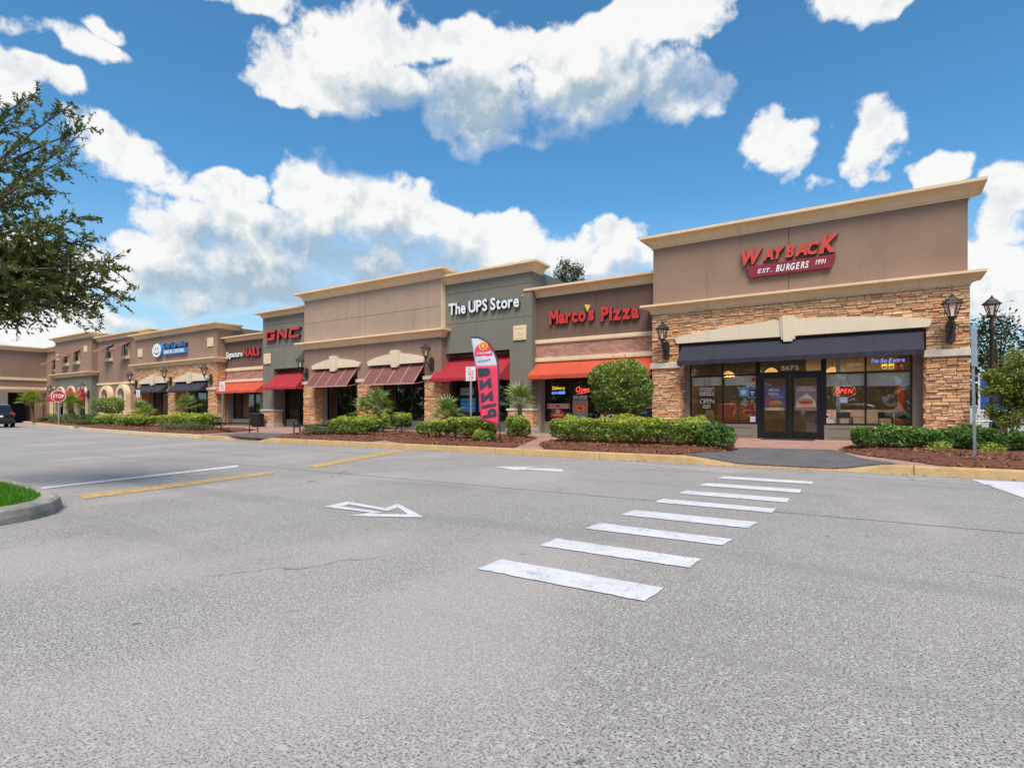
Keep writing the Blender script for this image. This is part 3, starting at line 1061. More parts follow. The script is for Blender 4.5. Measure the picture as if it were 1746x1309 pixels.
# brick walk
us = list(np.arange(-108, -46, 1.0)) + list(np.arange(-46, 14.01, 0.25))
mb = MB()
cols = []
for u in us:
    v0 = kerb_v(u) + 0.16
    vs = [v0 + (24.5 - v0) * (k / 24.0) ** 1.25 for k in range(25)]
    if v0 > 23: vs = [v0 + 0.1 * k for k in range(25)]
    i = len(mb.v)
    mb.v += [(u, v, walk_z(u, v)) for v in vs]
    cols.append(i)
for a, b2 in zip(cols, cols[1:]):
    for k in range(24):
        mb.f.append((a + k, b2 + k, b2 + k + 1, a + k + 1))
walk = tag(mb.build('brick_walk', 'pavers'), 'reddish brick paver walk along the shop fronts', kind='structure')
# kerb: one stone per stretch
kerb = bpy.data.objects.new('kerb', None)
COL.objects.link(kerb)
tag(kerb, 'long yellow painted concrete kerb between asphalt and walk', kind='structure')
r = random.Random(3)
u = 12.0
while u > -75:
    L = 2.9 if u > -46 else 6.0
    a, b2 = u - L + 0.012, u
    n = 12
    mb = MB()
    rings = []
    for k in range(n + 1):
        x = a + (b2 - a) * k / n
        v = kerb_v(x)
        z = 0.012 + 0.143 * drop(x)
        rings.append(len(mb.v))
        mb.v += [(x, v - 0.03, -0.05), (x, v - 0.03, min(0.004, z)), (x, v, z - min(0.03, z * 0.4)), (x, v + 0.03, z), (x, v + 0.14, z + 0.003), (x, v + 0.165, -0.05)]
    for p0, p1 in zip(rings, rings[1:]):
        for q in range(5):
            mb.f.append((p0 + q, p1 + q, p1 + q + 1, p0 + q + 1))
    mb.f.append(tuple(rings[0] + q for q in range(6)))
    mb.f.append(tuple(rings[-1] + q for q in range(5, -1, -1)))
    mb.build('kerb_stone', 'kerb_yellow' if u > -22 else 'kerb_pale', kerb)
    u -= L
# dark grip pads of the dropped kerbs with raised domes
def pad(poly, label):
    o0 = thing('grip_pad', label, 'grip pad', (sum(p[0] for p in poly) / len(poly), sum(p[1] for p in poly) / len(poly), 0.0), 'dark grip pads at the dropped kerbs')
    xs = [p[0] for p in poly]
    ys = [p[1] for p in poly]
    def inside(x, y):
        s = False
        for i in range(len(poly)):
            (x1, y1), (x2, y2) = poly[i], poly[i - 1]
            if (y1 > y) != (y2 > y) and x < (x2 - x1) * (y - y1) / (y2 - y1) + x1:
                s = not s
        return s
    def span(y):
        hits = []
        for i in range(len(poly)):
            (x1, y1), (x2, y2) = poly[i], poly[i - 1]
            if (y1 > y) != (y2 > y):
                hits.append((x2 - x1) * (y - y1) / (y2 - y1) + x1)
        return (min(hits), max(hits)) if len(hits) > 1 else None
    mb = MB()
    n = 26
    y0, y1 = min(ys) + 0.002, max(ys) - 0.002
    prev = None
    for k in range(n + 1):
        y = y0 + (y1 - y0) * k / n
        sp = span(y)
        if not sp:
            continue
        row = []
        for q in range(25):
            x = sp[0] + (sp[1] - sp[0]) * q / 24
            row.append(len(mb.v))
            mb.v.append((x, y, walk_z(x, y) + 0.012))
        if prev:
            for q in range(24):
                mb.f.append((prev[q], prev[q + 1], row[q + 1], row[q]))
        prev = row
    mb.build('mat', 'grey_pad', o0)
    mb = MB()
    x = min(xs)
    while x < max(xs):
        y = min(ys)
        while y < max(ys):
            if inside(x, y) and inside(x + 0.06, y + 0.06) and inside(x - 0.06, y - 0.06):
                z = walk_z(x, y) + 0.012
                i = len(mb.v)
                for rr, dz in ((0.024, -0.002), (0.014, 0.009)):
                    for q in range(5):
                        mb.v.append((x + rr * math.cos(q * 1.2566), y + rr * math.sin(q * 1.2566), z + dz))
                for q in range(5):
                    w = (q + 1) % 5
                    mb.f.append((i + q, i + w, i + 5 + w, i + 5 + q))
                mb.f.append((i + 5, i + 6, i + 7, i + 8, i + 9))
            y += 0.085
        x += 0.085
    d = mb.build('domes', 'grey_pad', o0)
    d['kind'] = 'stuff'
pad([(-3.55, 11.95), (0.2, 11.95), (-0.35, 13.4), (-1.06, 15.6), (-3.1, 15.2), (-3.35, 13.6)], 'wide dark grip pad at the dropped kerb before the double doors')
pad([(-22.6, 12.05), (-18.2, 11.95), (-18.4, 13.2), (-20.4, 14.6), (-22.4, 14.2)], 'dark grip pad at the dropped kerb between the two benches')
pad([(-44.0, 14.75), (-40.2, 14.0), (-40.3, 15.6), (-43.8, 16.5)], 'far dark grip pad at the dropped kerb left of the hedges')

# painted markings, each a thin sheet on the asphalt
def sheet(name, polys, mat, label, cat, z=0.004, group=None, thick=0.003):
    mb = MB()
    for pts in polys:
        rag = []
        for i in range(len(pts)):
            a, b2 = pts[i], pts[(i + 1) % len(pts)]
            n = max(1, int(math.hypot(b2[0] - a[0], b2[1] - a[1]) / 0.05))
            for k in range(n):
                f = k / n
                rag.append((a[0] + (b2[0] - a[0]) * f + rng.uniform(-.007, .007), a[1] + (b2[1] - a[1]) * f + rng.uniform(-.007, .007)))
        i = len(mb.v)
        mb.v += [(x, y, z + thick) for x, y in rag]
        mb.f.append(tuple(range(i, i + len(rag))))
    return tag(mb.build(name, mat), label, cat, group)
ORD = ['nearest', 'second', 'third', 'fourth', 'fifth', 'sixth', 'seventh', 'farthest']
VB = [(3.07, 3.35), (3.87, 4.17), (4.66, 4.95), (5.50, 5.85), (6.48, 6.79), (7.32, 7.68), (8.28, 8.66), (9.34, 9.72)]
for k, (a, b2) in enumerate(VB):
    j = lambda: rng.uniform(-0.02, 0.02)
    u0, u1 = -2.30 + 0.01 * k, -1.13 + 0.03 * k
    sheet('crosswalk_bar', [[(u0 + j(), a + j()), (u1 + j(), a + j()), (u1 + 0.01 + j(), b2 + j()), (u0 + j(), b2 + j())]], 'paint_white',
          'white painted crosswalk bar, %s from the camera' % ORD[k] if k < 7 else 'white painted crosswalk bar, farthest from the camera and closest to the kerb', 'crosswalk bar', group='bars of the crosswalk')
def outline_arrow(o, i):
    return [[o[k], o[(k + 1) % len(o)], i[(k + 1) % len(o)], i[k]] for k in range(len(o))]
def ccw(q):
    a = sum(q[k][0] * q[(k + 1) % len(q)][1] - q[(k + 1) % len(q)][0] * q[k][1] for k in range(len(q)))
    return q if a > 0 else q[::-1]
oa = [(-5.25, 4.10), (-5.33, 4.50), (-4.62, 4.42), (-4.72, 4.72), (-3.88, 4.25), (-4.60, 3.87), (-4.52, 4.14)]
ia = [(-5.10, 4.22), (-5.14, 4.37), (-4.45, 4.30), (-4.53, 4.53), (-4.14, 4.28), (-4.50, 4.09), (-4.42, 4.22)]
sheet('lane_arrow', [ccw(q) for q in outline_arrow(oa, ia)], 'paint_white', 'white outlined arrow on the asphalt left of the crosswalk, pointing right', 'lane arrow', group='arrows on the asphalt')
ob = [(-4.72, 9.02), (-5.05, 9.36), (-5.55, 9.28), (-6.32, 8.98), (-5.62, 8.72), (-5.42, 8.90)]
sheet('lane_arrow', [ccw([(-4.74, 8.82), (-5.02, 9.26), (-5.62, 9.05), (-5.48, 8.78)]), ccw([(-5.58, 9.34), (-6.32, 8.94), (-5.62, 8.60), (-5.50, 8.80), (-5.64, 9.04)])], 'paint_white',
      'small faded white arrow on the asphalt near the kerb, pointing left', 'lane arrow', group='arrows on the asphalt')
sheet('stop_line', [ccw([(-9.86, 2.72), (-9.66, 2.62), (-10.37, 6.10), (-10.80, 6.38)])], 'paint_white', 'long white stop line on the asphalt beyond the yellow line', 'stop line')
sheet('yellow_line', [ccw([(-8.62, 2.92), (-8.16, 2.86), (-8.76, 5.82), (-9.16, 6.09)])], 'paint_yellow', 'near worn yellow line on the asphalt beside the white stop line', 'road line', group='yellow lines on the asphalt')
sheet('yellow_line', [ccw([(-9.46, 6.96), (-9.06, 6.94), (-10.9, 11.3), (-11.5, 11.4)])], 'paint_yellow', 'far worn yellow line on the asphalt running up to the kerb', 'road line', group='yellow lines on the asphalt')
sheet('white_block', [ccw([(1.12, 11.37), (1.45, 9.2), (3.6, 8.4), (3.6, 11.45)])], 'paint_white', 'broad white painted patch on the asphalt at the right edge', 'road marking')
sheet('white_edge_line', [ccw([(-0.75, 11.05), (-0.75, 10.98), (1.29, 10.64), (1.29, 10.73)]), ccw([(0.30, 10.85), (0.36, 10.80), (1.02, 11.36), (0.94, 11.40)])], 'paint_faint',
      'thin faded white lines by the kerb left of the white patch', 'road marking')
sheet('white_edge_line', [ccw([(-5.57, 10.28), (-5.55, 10.20), (-4.75, 11.25), (-4.85, 11.30)]), ccw([(-4.4, 11.2), (-4.4, 11.05), (-2.6, 10.35), (-2.6, 10.5)])], 'paint_faint',
      'thin faded lines by the kerb in front of the long hedge', 'road marking')
sheet('yellow_wash', [ccw([(-4.3, 11.66), (-4.2, 11.35), (-1.1, 11.05), (-0.9, 11.66)])], 'paint_wash',
      'patchy yellow paint on the asphalt before the dropped kerb at the doors', 'road marking', z=0.003, thick=0.001)
sheet('yellow_wash', [ccw([(-20.6, 11.7), (-19.8, 11.3), (-14.2, 11.35), (-13.4, 11.68)])], 'paint_wash',
      'patchy yellow paint on the asphalt along the kerb before the flat-topped hedge', 'road marking', z=0.003, thick=0.001)
mb = MB()
pts = []
x = -13.0
while x <= 9.0:
    pts.append((x, 6.47 + 0.012 * (x + 10) + rng.uniform(-0.012, 0.012), 0.001))
    x += 0.4
for a, b2 in zip(pts, pts[1:]):
    mb.quad((a[0], a[1], 0.0035), (b2[0], b2[1], 0.0035), (b2[0], b2[1] + 0.014, 0.0035), (a[0], a[1] + 0.014, 0.0035))
tag(mb.build('paving_seam', 'tar'), 'dark straight seam running across the asphalt', 'seam')

# planting beds: mounded red mulch
def bed(name, poly, label, h=0.07, chips=900, group='red mulch beds along the kerb'):
    cx, cy = sum(p[0] for p in poly) / len(poly), sum(p[1] for p in poly) / len(poly)
    o = thing(name, label, 'mulch bed', (cx, cy, 0.15), group)
    # refine outline
    ring = []
    for i in range(len(poly)):
        a, b2 = poly[i], poly[(i + 1) % len(poly)]
        n = max(2, int(math.hypot(b2[0] - a[0], b2[1] - a[1]) / 0.35))
        for k in range(n):
            f = k / n
            ring.append((a[0] + (b2[0] - a[0]) * f + rng.uniform(-.015, .015), a[1] + (b2[1] - a[1]) * f + rng.uniform(-.015, .015)))
    mb = MB()
    rows = []
    for sc, z in ((1.0, 0.012), (0.97, 0.05), (0.88, 0.05 + h * 0.6), (0.6, 0.05 + h), (0.25, 0.05 + h)):
        i = len(mb.v)
        for x, y in ring:
            px, py = cx + (x - cx) * sc, cy + (y - cy) * sc
            mb.v.append((px, py, walk_z(px, py) + z + rng.uniform(-.012, .012) * (sc < 1)))
        rows.append(i)
    n = len(ring)
    for a, b2 in zip(rows, rows[1:]):
        for k in range(n):
            w = (k + 1) % n
            mb.f.append((a + k, a + w, b2 + w, b2 + k))
    mb.f.append(tuple(rows[-1] + k for k in range(n)))
    mb.build('soil', 'soil', o)
    C = []
    while len(C) < chips:
        k = nrg.integers(0, n)
        f, sc = nrg.random(), math.sqrt(nrg.random())
        x = ring[k][0] * f + ring[(k + 1) % n][0] * (1 - f)
        y = ring[k][1] * f + ring[(k + 1) % n][1] * (1 - f)
        sc = 0.35 + 0.66 * sc
        px, py = cx + (x - cx) * sc, cy + (y - cy) * sc
        zz = 0.03 if sc > 0.97 else (0.06 if sc > 0.88 else 0.055 + h)
        C.append((px, py, walk_z(px, py) + zz + nrg.uniform(-.005, .012)))
    c = leaves('chips', np.array(C), 0.085, 'mulch', o, 0.28, 1.0, 0.6)
    c['kind'] = 'stuff'
    return o
bed('mulch_bed', [(-0.9, 15.15), (0.85, 11.93), (9.5, 11.93), (9.5, 17.2), (-0.9, 17.0)], 'wide red mulch bed under the hedge at the right edge', chips=6000)
bed('mulch_bed', [(-6.95, 11.93), (-3.75, 11.93), (-2.96, 14.1), (-3.6, 16.6), (-8.9, 16.6), (-8.1, 13.6)], 'red mulch bed under the long hedge in front of the orange awning', chips=4500)
bed('mulch_bed', [(-11.7, 11.93), (-7.85, 11.93), (-10.2, 17.0), (-13.4, 17.2), (-13.5, 12.9)], 'red mulch bed holding the feather flag and fire lane sign', chips=4500)
bed('mulch_bed', [(-18.0, 11.96), (-13.2, 11.96), (-14.4, 15.2), (-15.2, 17.2), (-18.4, 17.2), (-18.7, 12.8)], 'red mulch bed between the two wide rose awnings and the kerb', chips=4000)
bed('mulch_bed', [(-31.8, 12.65), (-23.6, 12.1), (-24.2, 13.6), (-26, 16.2), (-31.8, 16.2)], 'red mulch bed under the hedge left of the bench', chips=2500)
bed('mulch_bed', [(-38.2, 13.55), (-32.4, 12.8), (-32.4, 16.8), (-38.2, 17.0)], 'red mulch bed under the hedge before the left navy awning', chips=1500)
bed('mulch_bed', [(-40.0, 13.95), (-38.7, 13.7), (-38.7, 17.2), (-44.5, 18.2), (-44.5, 17.0)], 'small red mulch bed right of the far dropped kerb', chips=800)
bed('mulch_bed', [(-70, 19.7), (-46, 15.0), (-44.6, 16.6), (-46.5, 19), (-70, 22.0)], 'far mulch bed under the low shrubs by the stop sign', chips=800)

# grass island with a concrete kerb in the near left
isl = thing('grass_island', 'grass island with rounded concrete kerb in the lower left corner', 'traffic island', (-10.5, 1.0, 0))
out = [(-24, 2.60), (-10.2, 2.64), (-9.0, 2.62), (-8.2, 2.56), (-7.65, 2.46), (-7.25, 2.26), (-7.02, 2.0), (-6.88, 1.65), (-6.80, 1.0), (-6.80, -6.0), (-24, -6.0)]
fine = []
for k in range(len(out) - 2):
    a, b2 = out[k], out[k + 1]
    n = max(1, int(math.hypot(b2[0] - a[0], b2[1] - a[1]) / 0.3))
    for q in range(n):
        fine.append((a[0] + (b2[0] - a[0]) * q / n, a[1] + (b2[1] - a[1]) * q / n))
fine.append(out[-2])
def inset(path, d):
    res = []
    for k, p in enumerate(path):
        a, b2 = path[max(k - 1, 0)], path[min(k + 1, len(path) - 1)]
        t2 = Vector((b2[0] - a[0], b2[1] - a[1])).normalized()
        nrm = Vector((t2.y, -t2.x))          # to the right of travel: inwards
        res.append((p[0] + nrm.x * d, p[1] + nrm.y * d))
    return res
lines = [(0.0, -0.03), (0.0, 0.06), (0.015, 0.125), (0.05, 0.15), (0.17, 0.155), (0.175, 0.10)]
per = 9
for s0 in range(0, len(fine) - 1, per):
    seg = fine[s0:min(s0 + per + 1, len(fine))]
    if len(seg) < 2: continue
    lo, hi = max(0, s0 - 1), min(len(fine), s0 + per + 2)
    mb = MB()
    rings = []
    full = {d: inset(fine, d) for d, _ in lines}
    for k in range(s0, s0 + len(seg)):
        rings.append(len(mb.v))
        for d, z in lines:
            x, y = full[d][k]
            sh = 0.006 if k == s0 else (-0.0 if k < s0 + len(seg) - 1 else -0.006)
            mb.v.append((x + sh, y, z + rng.uniform(-.004, .004)))
    for p0, p1 in zip(rings, rings[1:]):
        for q in range(len(lines) - 1):
            mb.f.append((p0 + q, p0 + q + 1, p1 + q + 1, p1 + q))
    mb.f.append(tuple(rings[0] + q for q in range(len(lines))))
    mb.f.append(tuple(rings[-1] + q for q in range(len(lines) - 1, -1, -1)))
    mb.build('kerb_stone', 'kerb_concrete', isl)
ins = inset(fine, 0.165)
mb = MB()
mb.quad(*([(x, y, 0.135) for x, y in reversed(ins)] + [(-24, ins[-1][1], 0.135)][:0] + [(-24, 2.4, 0.135)][:0]))
tf = mb.build('turf', 'turf', isl)
# blades
N = 26000
bx = nrg.uniform(-13.0, -6.9, N)
by = nrg.uniform(0.2, 2.5, N)
ii = np.array([(x, y) for x, y in ins])
keep = []
for x, y in zip(bx, by):
    lim = np.interp(y, [0.2, 1.0, 1.63, 1.95, 2.15, 2.30, 2.40, 2.44], [-6.97, -6.97, -7.05, -7.18, -7.37, -7.72, -8.3, -9.4])
    keep.append(x < lim and y < 2.43)
bx, by = bx[keep], by[keep]
n = len(bx)
hgt = nrg.uniform(0.03, 0.075, n)
an = nrg.uniform(0, 6.28, n)
lean = nrg.uniform(0.0, 0.04, n)
P = np.zeros((n, 3, 3))
w = 0.006
P[:, 0] = np.stack([bx - w * np.cos(an), by - w * np.sin(an), np.full(n, 0.135)], 1)
P[:, 1] = np.stack([bx + w * np.cos(an), by + w * np.sin(an), np.full(n, 0.135)], 1)
P[:, 2] = np.stack([bx + lean * np.sin(an), by + lean * np.cos(an), 0.135 + hgt], 1)
P -= np.array(ORIG[isl.name])
gr = link('grass_blades', quads_mesh('grass_blades', P.reshape(-1, 3), 3, 'grass'), isl)
gr['kind'] = 'stuff'

# ================================================================== the shop fronts
FZ = 0.152        # walk level at the walls
def panels(parent, mat, v, spans, zs, gap=0.018, th=0.03):
    """stucco sheets with open joints between"""
    for a, b2 in spans:
        for c, d in zip(zs, zs[1:]):
            part_box('stucco_panel', mat, parent, a + gap / 2, b2 - gap / 2, v - th, v + 0.004, c + gap / 2, d - gap / 2)

# ---- 1: brown stucco and stone shop, nearest
sf = thing('storefront', 'brown stucco shop with stone piers and long navy awning, nearest the camera', 'storefront', (-2.6, 20.4, FZ), 'shops of the strip')
A = sf
MB().box(-7.24, 1.94, 20.54, 32, 3.5, 7.30).box(-7.0, 1.7, 20.9, 31.6, 7.30, 7.32).build('wall', 'joint', A)
part_box('side_wall', 'stucco_brown', A, 1.94, 1.96, 20.56, 32, FZ, 7.3)
part_box('side_wall', 'stucco_brown', A, -7.26, -7.24, 20.56, 32, FZ, 7.3)
panels(A, 'stucco_brown', 20.53, [(-7.25, -2.65), (-2.65, 1.95)], [4.9, 7.24])
cornice('cornice', -7.25, 1.95, 20.50, 7.14, 7.55, 0.40, 'cream', A)
cornice('ledge', -7.25, 1.98, 20.44, 4.68, 5.01, 0.36, 'cream', A)
vn = MB().box(-7.24, -6.26, 20.44, 21.35, FZ, 3.52).box(1.01, 1.99, 20.44, 21.35, FZ, 3.52).box(-7.24, 1.99, 20.44, 20.53, 3.52, 4.72).build('stone_veneer', 'mortar', A)
def in_header(x, z):
    f = (x + 6.38) / (1.15 + 6.38)
    if not 0.02 < f < 0.98: return False
    return z < 3.72 + 0.34 * (1 - (2 * f - 1) ** 2) - 0.07
r = random.Random(21)
st = []
for a, b2 in ((-7.25, -6.25), (0.99, 2.0)):
    st += [s + (('y', 20.445),) for s in courses(a, b2, 0.36, 2.66, r)]
    st += [s + (('y', 20.445),) for s in courses(a, b2, 2.86, 3.5, r)]
st += [s + (('y', 20.445),) for s in courses(-7.25, 2.0, 3.5, 4.70, r, skip=in_header)]
st += [s + (('x', -6.262, 1),) for s in courses(20.42, 20.97, 0.36, 2.66, r, ws=(0.12, 0.3))]
st += [s + (('x', 1.012, -1),) for s in courses(20.42, 20.97, 0.36, 2.66, r, ws=(0.12, 0.3))]
stone_parts(st, vn, r)
for a, b2 in ((-7.30, -6.20), (0.94, 2.05)):
    part_box('cap_band', 'cap_stone', A, a, b2, 20.32, 20.98, 2.66, 2.86, bevel=0.012)
    part_box('pier_base', 'concrete_base', A, a - 0.02, b2 + 0.02, 20.30, 20.98, FZ - 0.02, 0.36, bevel=0.03)
header(-6.38, 1.15, 3.54, 3.76, 4.08, 20.44, A, key=(-2.64, 0.36, 3.36, 4.20))
awning(-6.14, 0.93, 20.46, 3.50, 19.82, 2.86, 0.15, 'awning_navy', A, div=24, frames=6)
# glazing
part_box('jamb', 'stucco_grey', A, -6.26, -6.02, 20.97, 21.3, FZ, 3.5)
part_box('jamb', 'stucco_grey', A, 0.69, 1.01, 20.97, 21.3, FZ, 3.5)
part_box('fascia', 'frame_bronze', A, -6.02, 0.69, 21.0, 21.3, 3.16, 3.5)
window(-6.02, -3.70, 0.64, 3.16, 21.0, A, mull=(-4.86,), trans=(2.37,))
window(-1.66, 0.69, 0.64, 3.16, 21.0, A, mull=(-0.52,), trans=(2.33,))
for a, b2 in ((-6.02, -3.70), (-1.66, 0.69)):
    sp = part_box('sill_panel', 'stucco_grey', A, a, b2, 20.96, 21.25, FZ, 0.64)
    mb = MB()
    e = 0.012
    for q0, q1 in ((a + 0.15, b2 - 0.15),):
        mb.box(q0, q1, 20.945, 20.958, 0.24, 0.24 + e).box(q0, q1, 20.945, 20.958, 0.52, 0.52 + e)
        mb.box(q0, q0 + e, 20.945, 20.958, 0.24 + e, 0.52).box(q1 - e, q1, 20.945, 20.958, 0.24 + e, 0.52)
    mb.build('moulding', 'stucco_brown', sp)
w = MB().box(-3.70, -3.60, 21.0, 21.12, FZ, 3.16).box(-1.76, -1.66, 21.0, 21.12, FZ, 3.16).box(-3.60, -1.76, 21.003, 21.117, 2.33, 2.43).box(-3.60, -1.76, 21.003, 21.117, 3.08, 3.16).build('door_frame', 'frame_bronze', A)
part_box('transom_pane', 'shop_glass', w, -3.62, -1.74, 21.05, 21.062, 2.42, 3.09)
door(-3.60, -2.69, FZ + 0.02, 2.33, 21.02, A, 'l')
door(-2.67, -1.76, FZ + 0.02, 2.33, 21.02, A, 'r')
room(-7.1, 1.8, 21.3, 28.5, FZ + 0.01, 3.45, A, 'room_wall')
part_box('bulkhead', 'wood_pale', A, -2.55, 1.7, 24.4, 24.8, 2.55, 3.38)
part_box('counter', 'cap_stone', A, -1.9, 0.3, 24.3, 24.9, FZ + 0.02, 1.15)
part_box('interior_column', 'steel_light', A, -1.4, -1.28, 22.1, 22.2, FZ + 0.02, 3.4)
part_box('interior_column', 'booth_orange', A, 0.35, 0.55, 24.0, 24.2, FZ + 0.02, 3.4)
words('5672', -2.95, -2.42, 2.475, 0.16, 21.048, 0.01, 'sign_white', tag(thing('house_number', 'white number 5672 on the glass above the double doors', 'number', (-2.7, 21.04, 2.58))), off=0.05, joined=True, name='digits')

# ---- 2: dark brown shop with brick band and orange awning
def brickshop(u0, u1, zc0, zc1, l1, l2, aw, win, label, mullions, vaw=20.25, right=True):
    A = thing('storefront', label, 'storefront', ((u0 + u1) / 2, 21.07, FZ), 'shops of the strip')
    MB().box(u0, u1, 21.10, 32, 3.0, zc1 - 0.15).build('wall', 'joint', A)
    mid = u0 + (u1 - u0) * 0.52
    panels(A, 'stucco_dark', 21.095, [(u0, mid), (mid, u1)], [l1[1], zc0 + 0.05])
    cornice('cornice', u0, u1, 21.07, zc0, zc1, 0.40, 'cream', A, left=True, right=False)
    cornice('ledge', u0, u1, 21.07, l1[0], l1[1], 0.09, 'cream', A, left=False, right=False, kind='band')
    cornice('ledge', u0, u1, 21.07, l2[0], l2[1], 0.09, 'cream', A, left=False, right=False, kind='band')
    brick_band(u0, u1, l2[1], l1[0], 21.05, A)
    awning(u0 + 0.06, u1 - 0.05, 21.08, aw[0], vaw, aw[1], aw[2], 'awning_orange', A, div=16, frames=4)
    part_box('jamb', 'stucco_grey', A, u0, win[0], 21.10, 21.6, FZ, 3.0)
    part_box('jamb', 'stucco_grey', A, win[1], u1, 21.10, 21.6, FZ, 3.0)
    part_box('sill_panel', 'stucco_grey', A, win[0], win[1], 21.42, 21.7, FZ, win[2])
    part_box('fascia', 'frame_bronze', A, win[0], win[1], 21.47, 21.7, win[3], 3.0)
    window(win[0], win[1], win[2], win[3], 21.5, A, mull=mullions)
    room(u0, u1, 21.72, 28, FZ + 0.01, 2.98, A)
    return A
marco = brickshop(-12.70, -7.26, 6.02, 6.40, (4.0, 4.18), (3.21, 3.40), (3.20, 2.60, 0.16), (-12.50, -7.46, 0.64, 2.95),
          'dark brown shop with brick band and long orange awning beside the grey-green corner', (-11.25, -10.0, -8.75))
nails = brickshop(-37.24, -32.38, 5.74, 6.04, (3.76, 3.98), (3.02, 3.20), (3.02, 2.42, 0.14), (-37.05, -33.3, 0.60, 2.8),
          'dark brown shop with brick band and short orange awning in the middle distance', (-36.1, -34.6))

# ---- 3: grey-green shops with red awnings
def greenshop(u0, u1, pier, zs, top, aw, label, side, win, dl, signz, capz=1.22, vlast=20.72):
    A = thing('storefront', label, 'storefront', ((u0 + u1) / 2, vlast, FZ), 'shops of the strip')
    head = zs[0]
    MB().box(u0, u1, vlast + 0.025, 32, head, top[0] + 0.1).build('wall', 'joint', A)
    panels(A, 'stucco_green', vlast + 0.02, [(u0, u1)], zs, th=0.024)
    MB().box(u1 - 0.004, u1 + 0.012, vlast + 0.004, 30, FZ, zs[-1]).build('side_wall', 'stucco_green', A)
    cornice('cornice', u0, u1, vlast, top[0], top[1], 0.40, 'cream', A, left=side == 'l', right=side == 'r')
    p0, p1 = pier
    part_box('pier', 'stucco_green', A, p0, p1, vlast - 0.004, vlast + 0.8, FZ, head + 0.004)
    part_box('pier_core', 'mortar', A, p0 - 0.03, p1 + 0.03, vlast - 0.05, vlast + 0.6, 0.34, capz - 0.1)
    rr = random.Random(int(abs(u0)))
    ls = [s + (('y', vlast - 0.045),) for s in courses(p0 - 0.05, p1 + 0.05, 0.34, capz - 0.1, rr)]
    ls += [s + (('x', p1 + 0.028, 1),) for s in courses(vlast - 0.05, vlast + 0.55, 0.34, capz - 0.1, rr, ws=(0.12, 0.3))]
    stone_mass('stone_wainscot', ls, None, A, seed=9, dep=(0.02, 0.05))
    part_box('cap_band', 'cap_stone', A, p0 - 0.10, p1 + 0.10, vlast - 0.13, vlast + 0.62, capz - 0.1, capz, bevel=0.01)
    part_box('pier_base', 'concrete_base', A, p0 - 0.12, p1 + 0.13, vlast - 0.16, vlast + 0.62, FZ - 0.02, 0.34, bevel=0.03)
    a0, a1 = (p1, u1) if side == 'l' else (u0, p0)
    awning(a0 + 0.02, a1 - 0.02, vlast + 0.5, aw[0], aw[3], aw[1], aw[2], 'awning_red', A, div=12, frames=3)
    part_box('reveal', 'stucco_green', A, a0, a1, vlast + 0.75, vlast + 0.95, aw[0] - 0.1, head + 0.02)
    window(win[0], win[1], 0.62, 2.9, vlast + 0.8, A, mull=win[2])
    part_box('sill_panel', 'stucco_green', A, win[0], win[1], vlast + 0.74, vlast + 0.95, FZ, 0.62)
    if dl:
        door(dl[0], dl[1], FZ + 0.02, 2.5, vlast + 0.8, A, 'r')
        part_box('door_head', 'frame_bronze', A, dl[0], dl[1], vlast + 0.8, vlast + 0.9, 2.5, 2.9)
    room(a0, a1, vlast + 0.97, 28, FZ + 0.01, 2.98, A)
    part_box('fascia', 'frame_bronze', A, a0, a1, vlast + 0.82, vlast + 0.96, 2.9, aw[0] - 0.1)
    return A
ups = greenshop(-17.9, -12.70, (-13.86, -12.70), [3.83, 5.22, 6.65, 7.2], (7.12, 7.52), (3.70, 2.62, 0.14, 19.95),
          'tall grey-green stucco shop with red awning behind the feather flag', 'r', (-17.45, -13.95, (-16.3, -15.1)), None, 0)
plaque(-13.30, 4.52, 0.66, 0.64, 20.70, ups)
gnc = greenshop(-32.40, -28.0, (-32.40, -31.27), [3.68, 5.04, 6.40, 6.95], (6.88, 7.20), (3.62, 2.52, 0.13, 19.95),
          'grey-green stucco shop with red awning left of the tall tan shop', 'l', (-31.1, -30.0, ()), (-29.95, -28.9), 0)
plaque(-31.88, 4.35, 0.70, 0.64, 20.70, gnc)

# ---- 4: tall tan shop with two rose metal awnings
A = cen = thing('storefront', 'tall tan stucco shop with two ribbed rose metal awnings', 'storefront', (-22.7, 20.42, FZ), 'shops of the strip')
MB().box(-27.90, -17.58, 20.45, 32, 3.45, 7.6).build('wall', 'joint', A)
panels(A, 'stucco_tan', 20.445, [(-27.90, -22.79), (-22.79, -17.58)], [4.9, 6.10, 7.62], th=0.025)
panels(A, 'stucco_brown', 20.445, [(-27.90, -22.79), (-22.79, -17.58)], [3.45, 4.7], th=0.025)
part_box('side_wall', 'cream', A, -17.584, -17.565, 20.43, 31, 4.7, 7.6)
part_box('side_wall', 'stucco_brown', A, -17.584, -17.565, 20.43, 31, 2.8, 4.7)
cornice('cornice', -27.90, -17.58, 20.42, 7.40, 7.84, 0.42, 'cream', A)
cornice('ledge', -27.96, -17.56, 20.40, 4.62, 5.0, 0.36, 'cream', A)
PIERS = [(-27.95, -26.99), (-23.40, -22.39), (-18.62, -17.58)]
rr = random.Random(4)
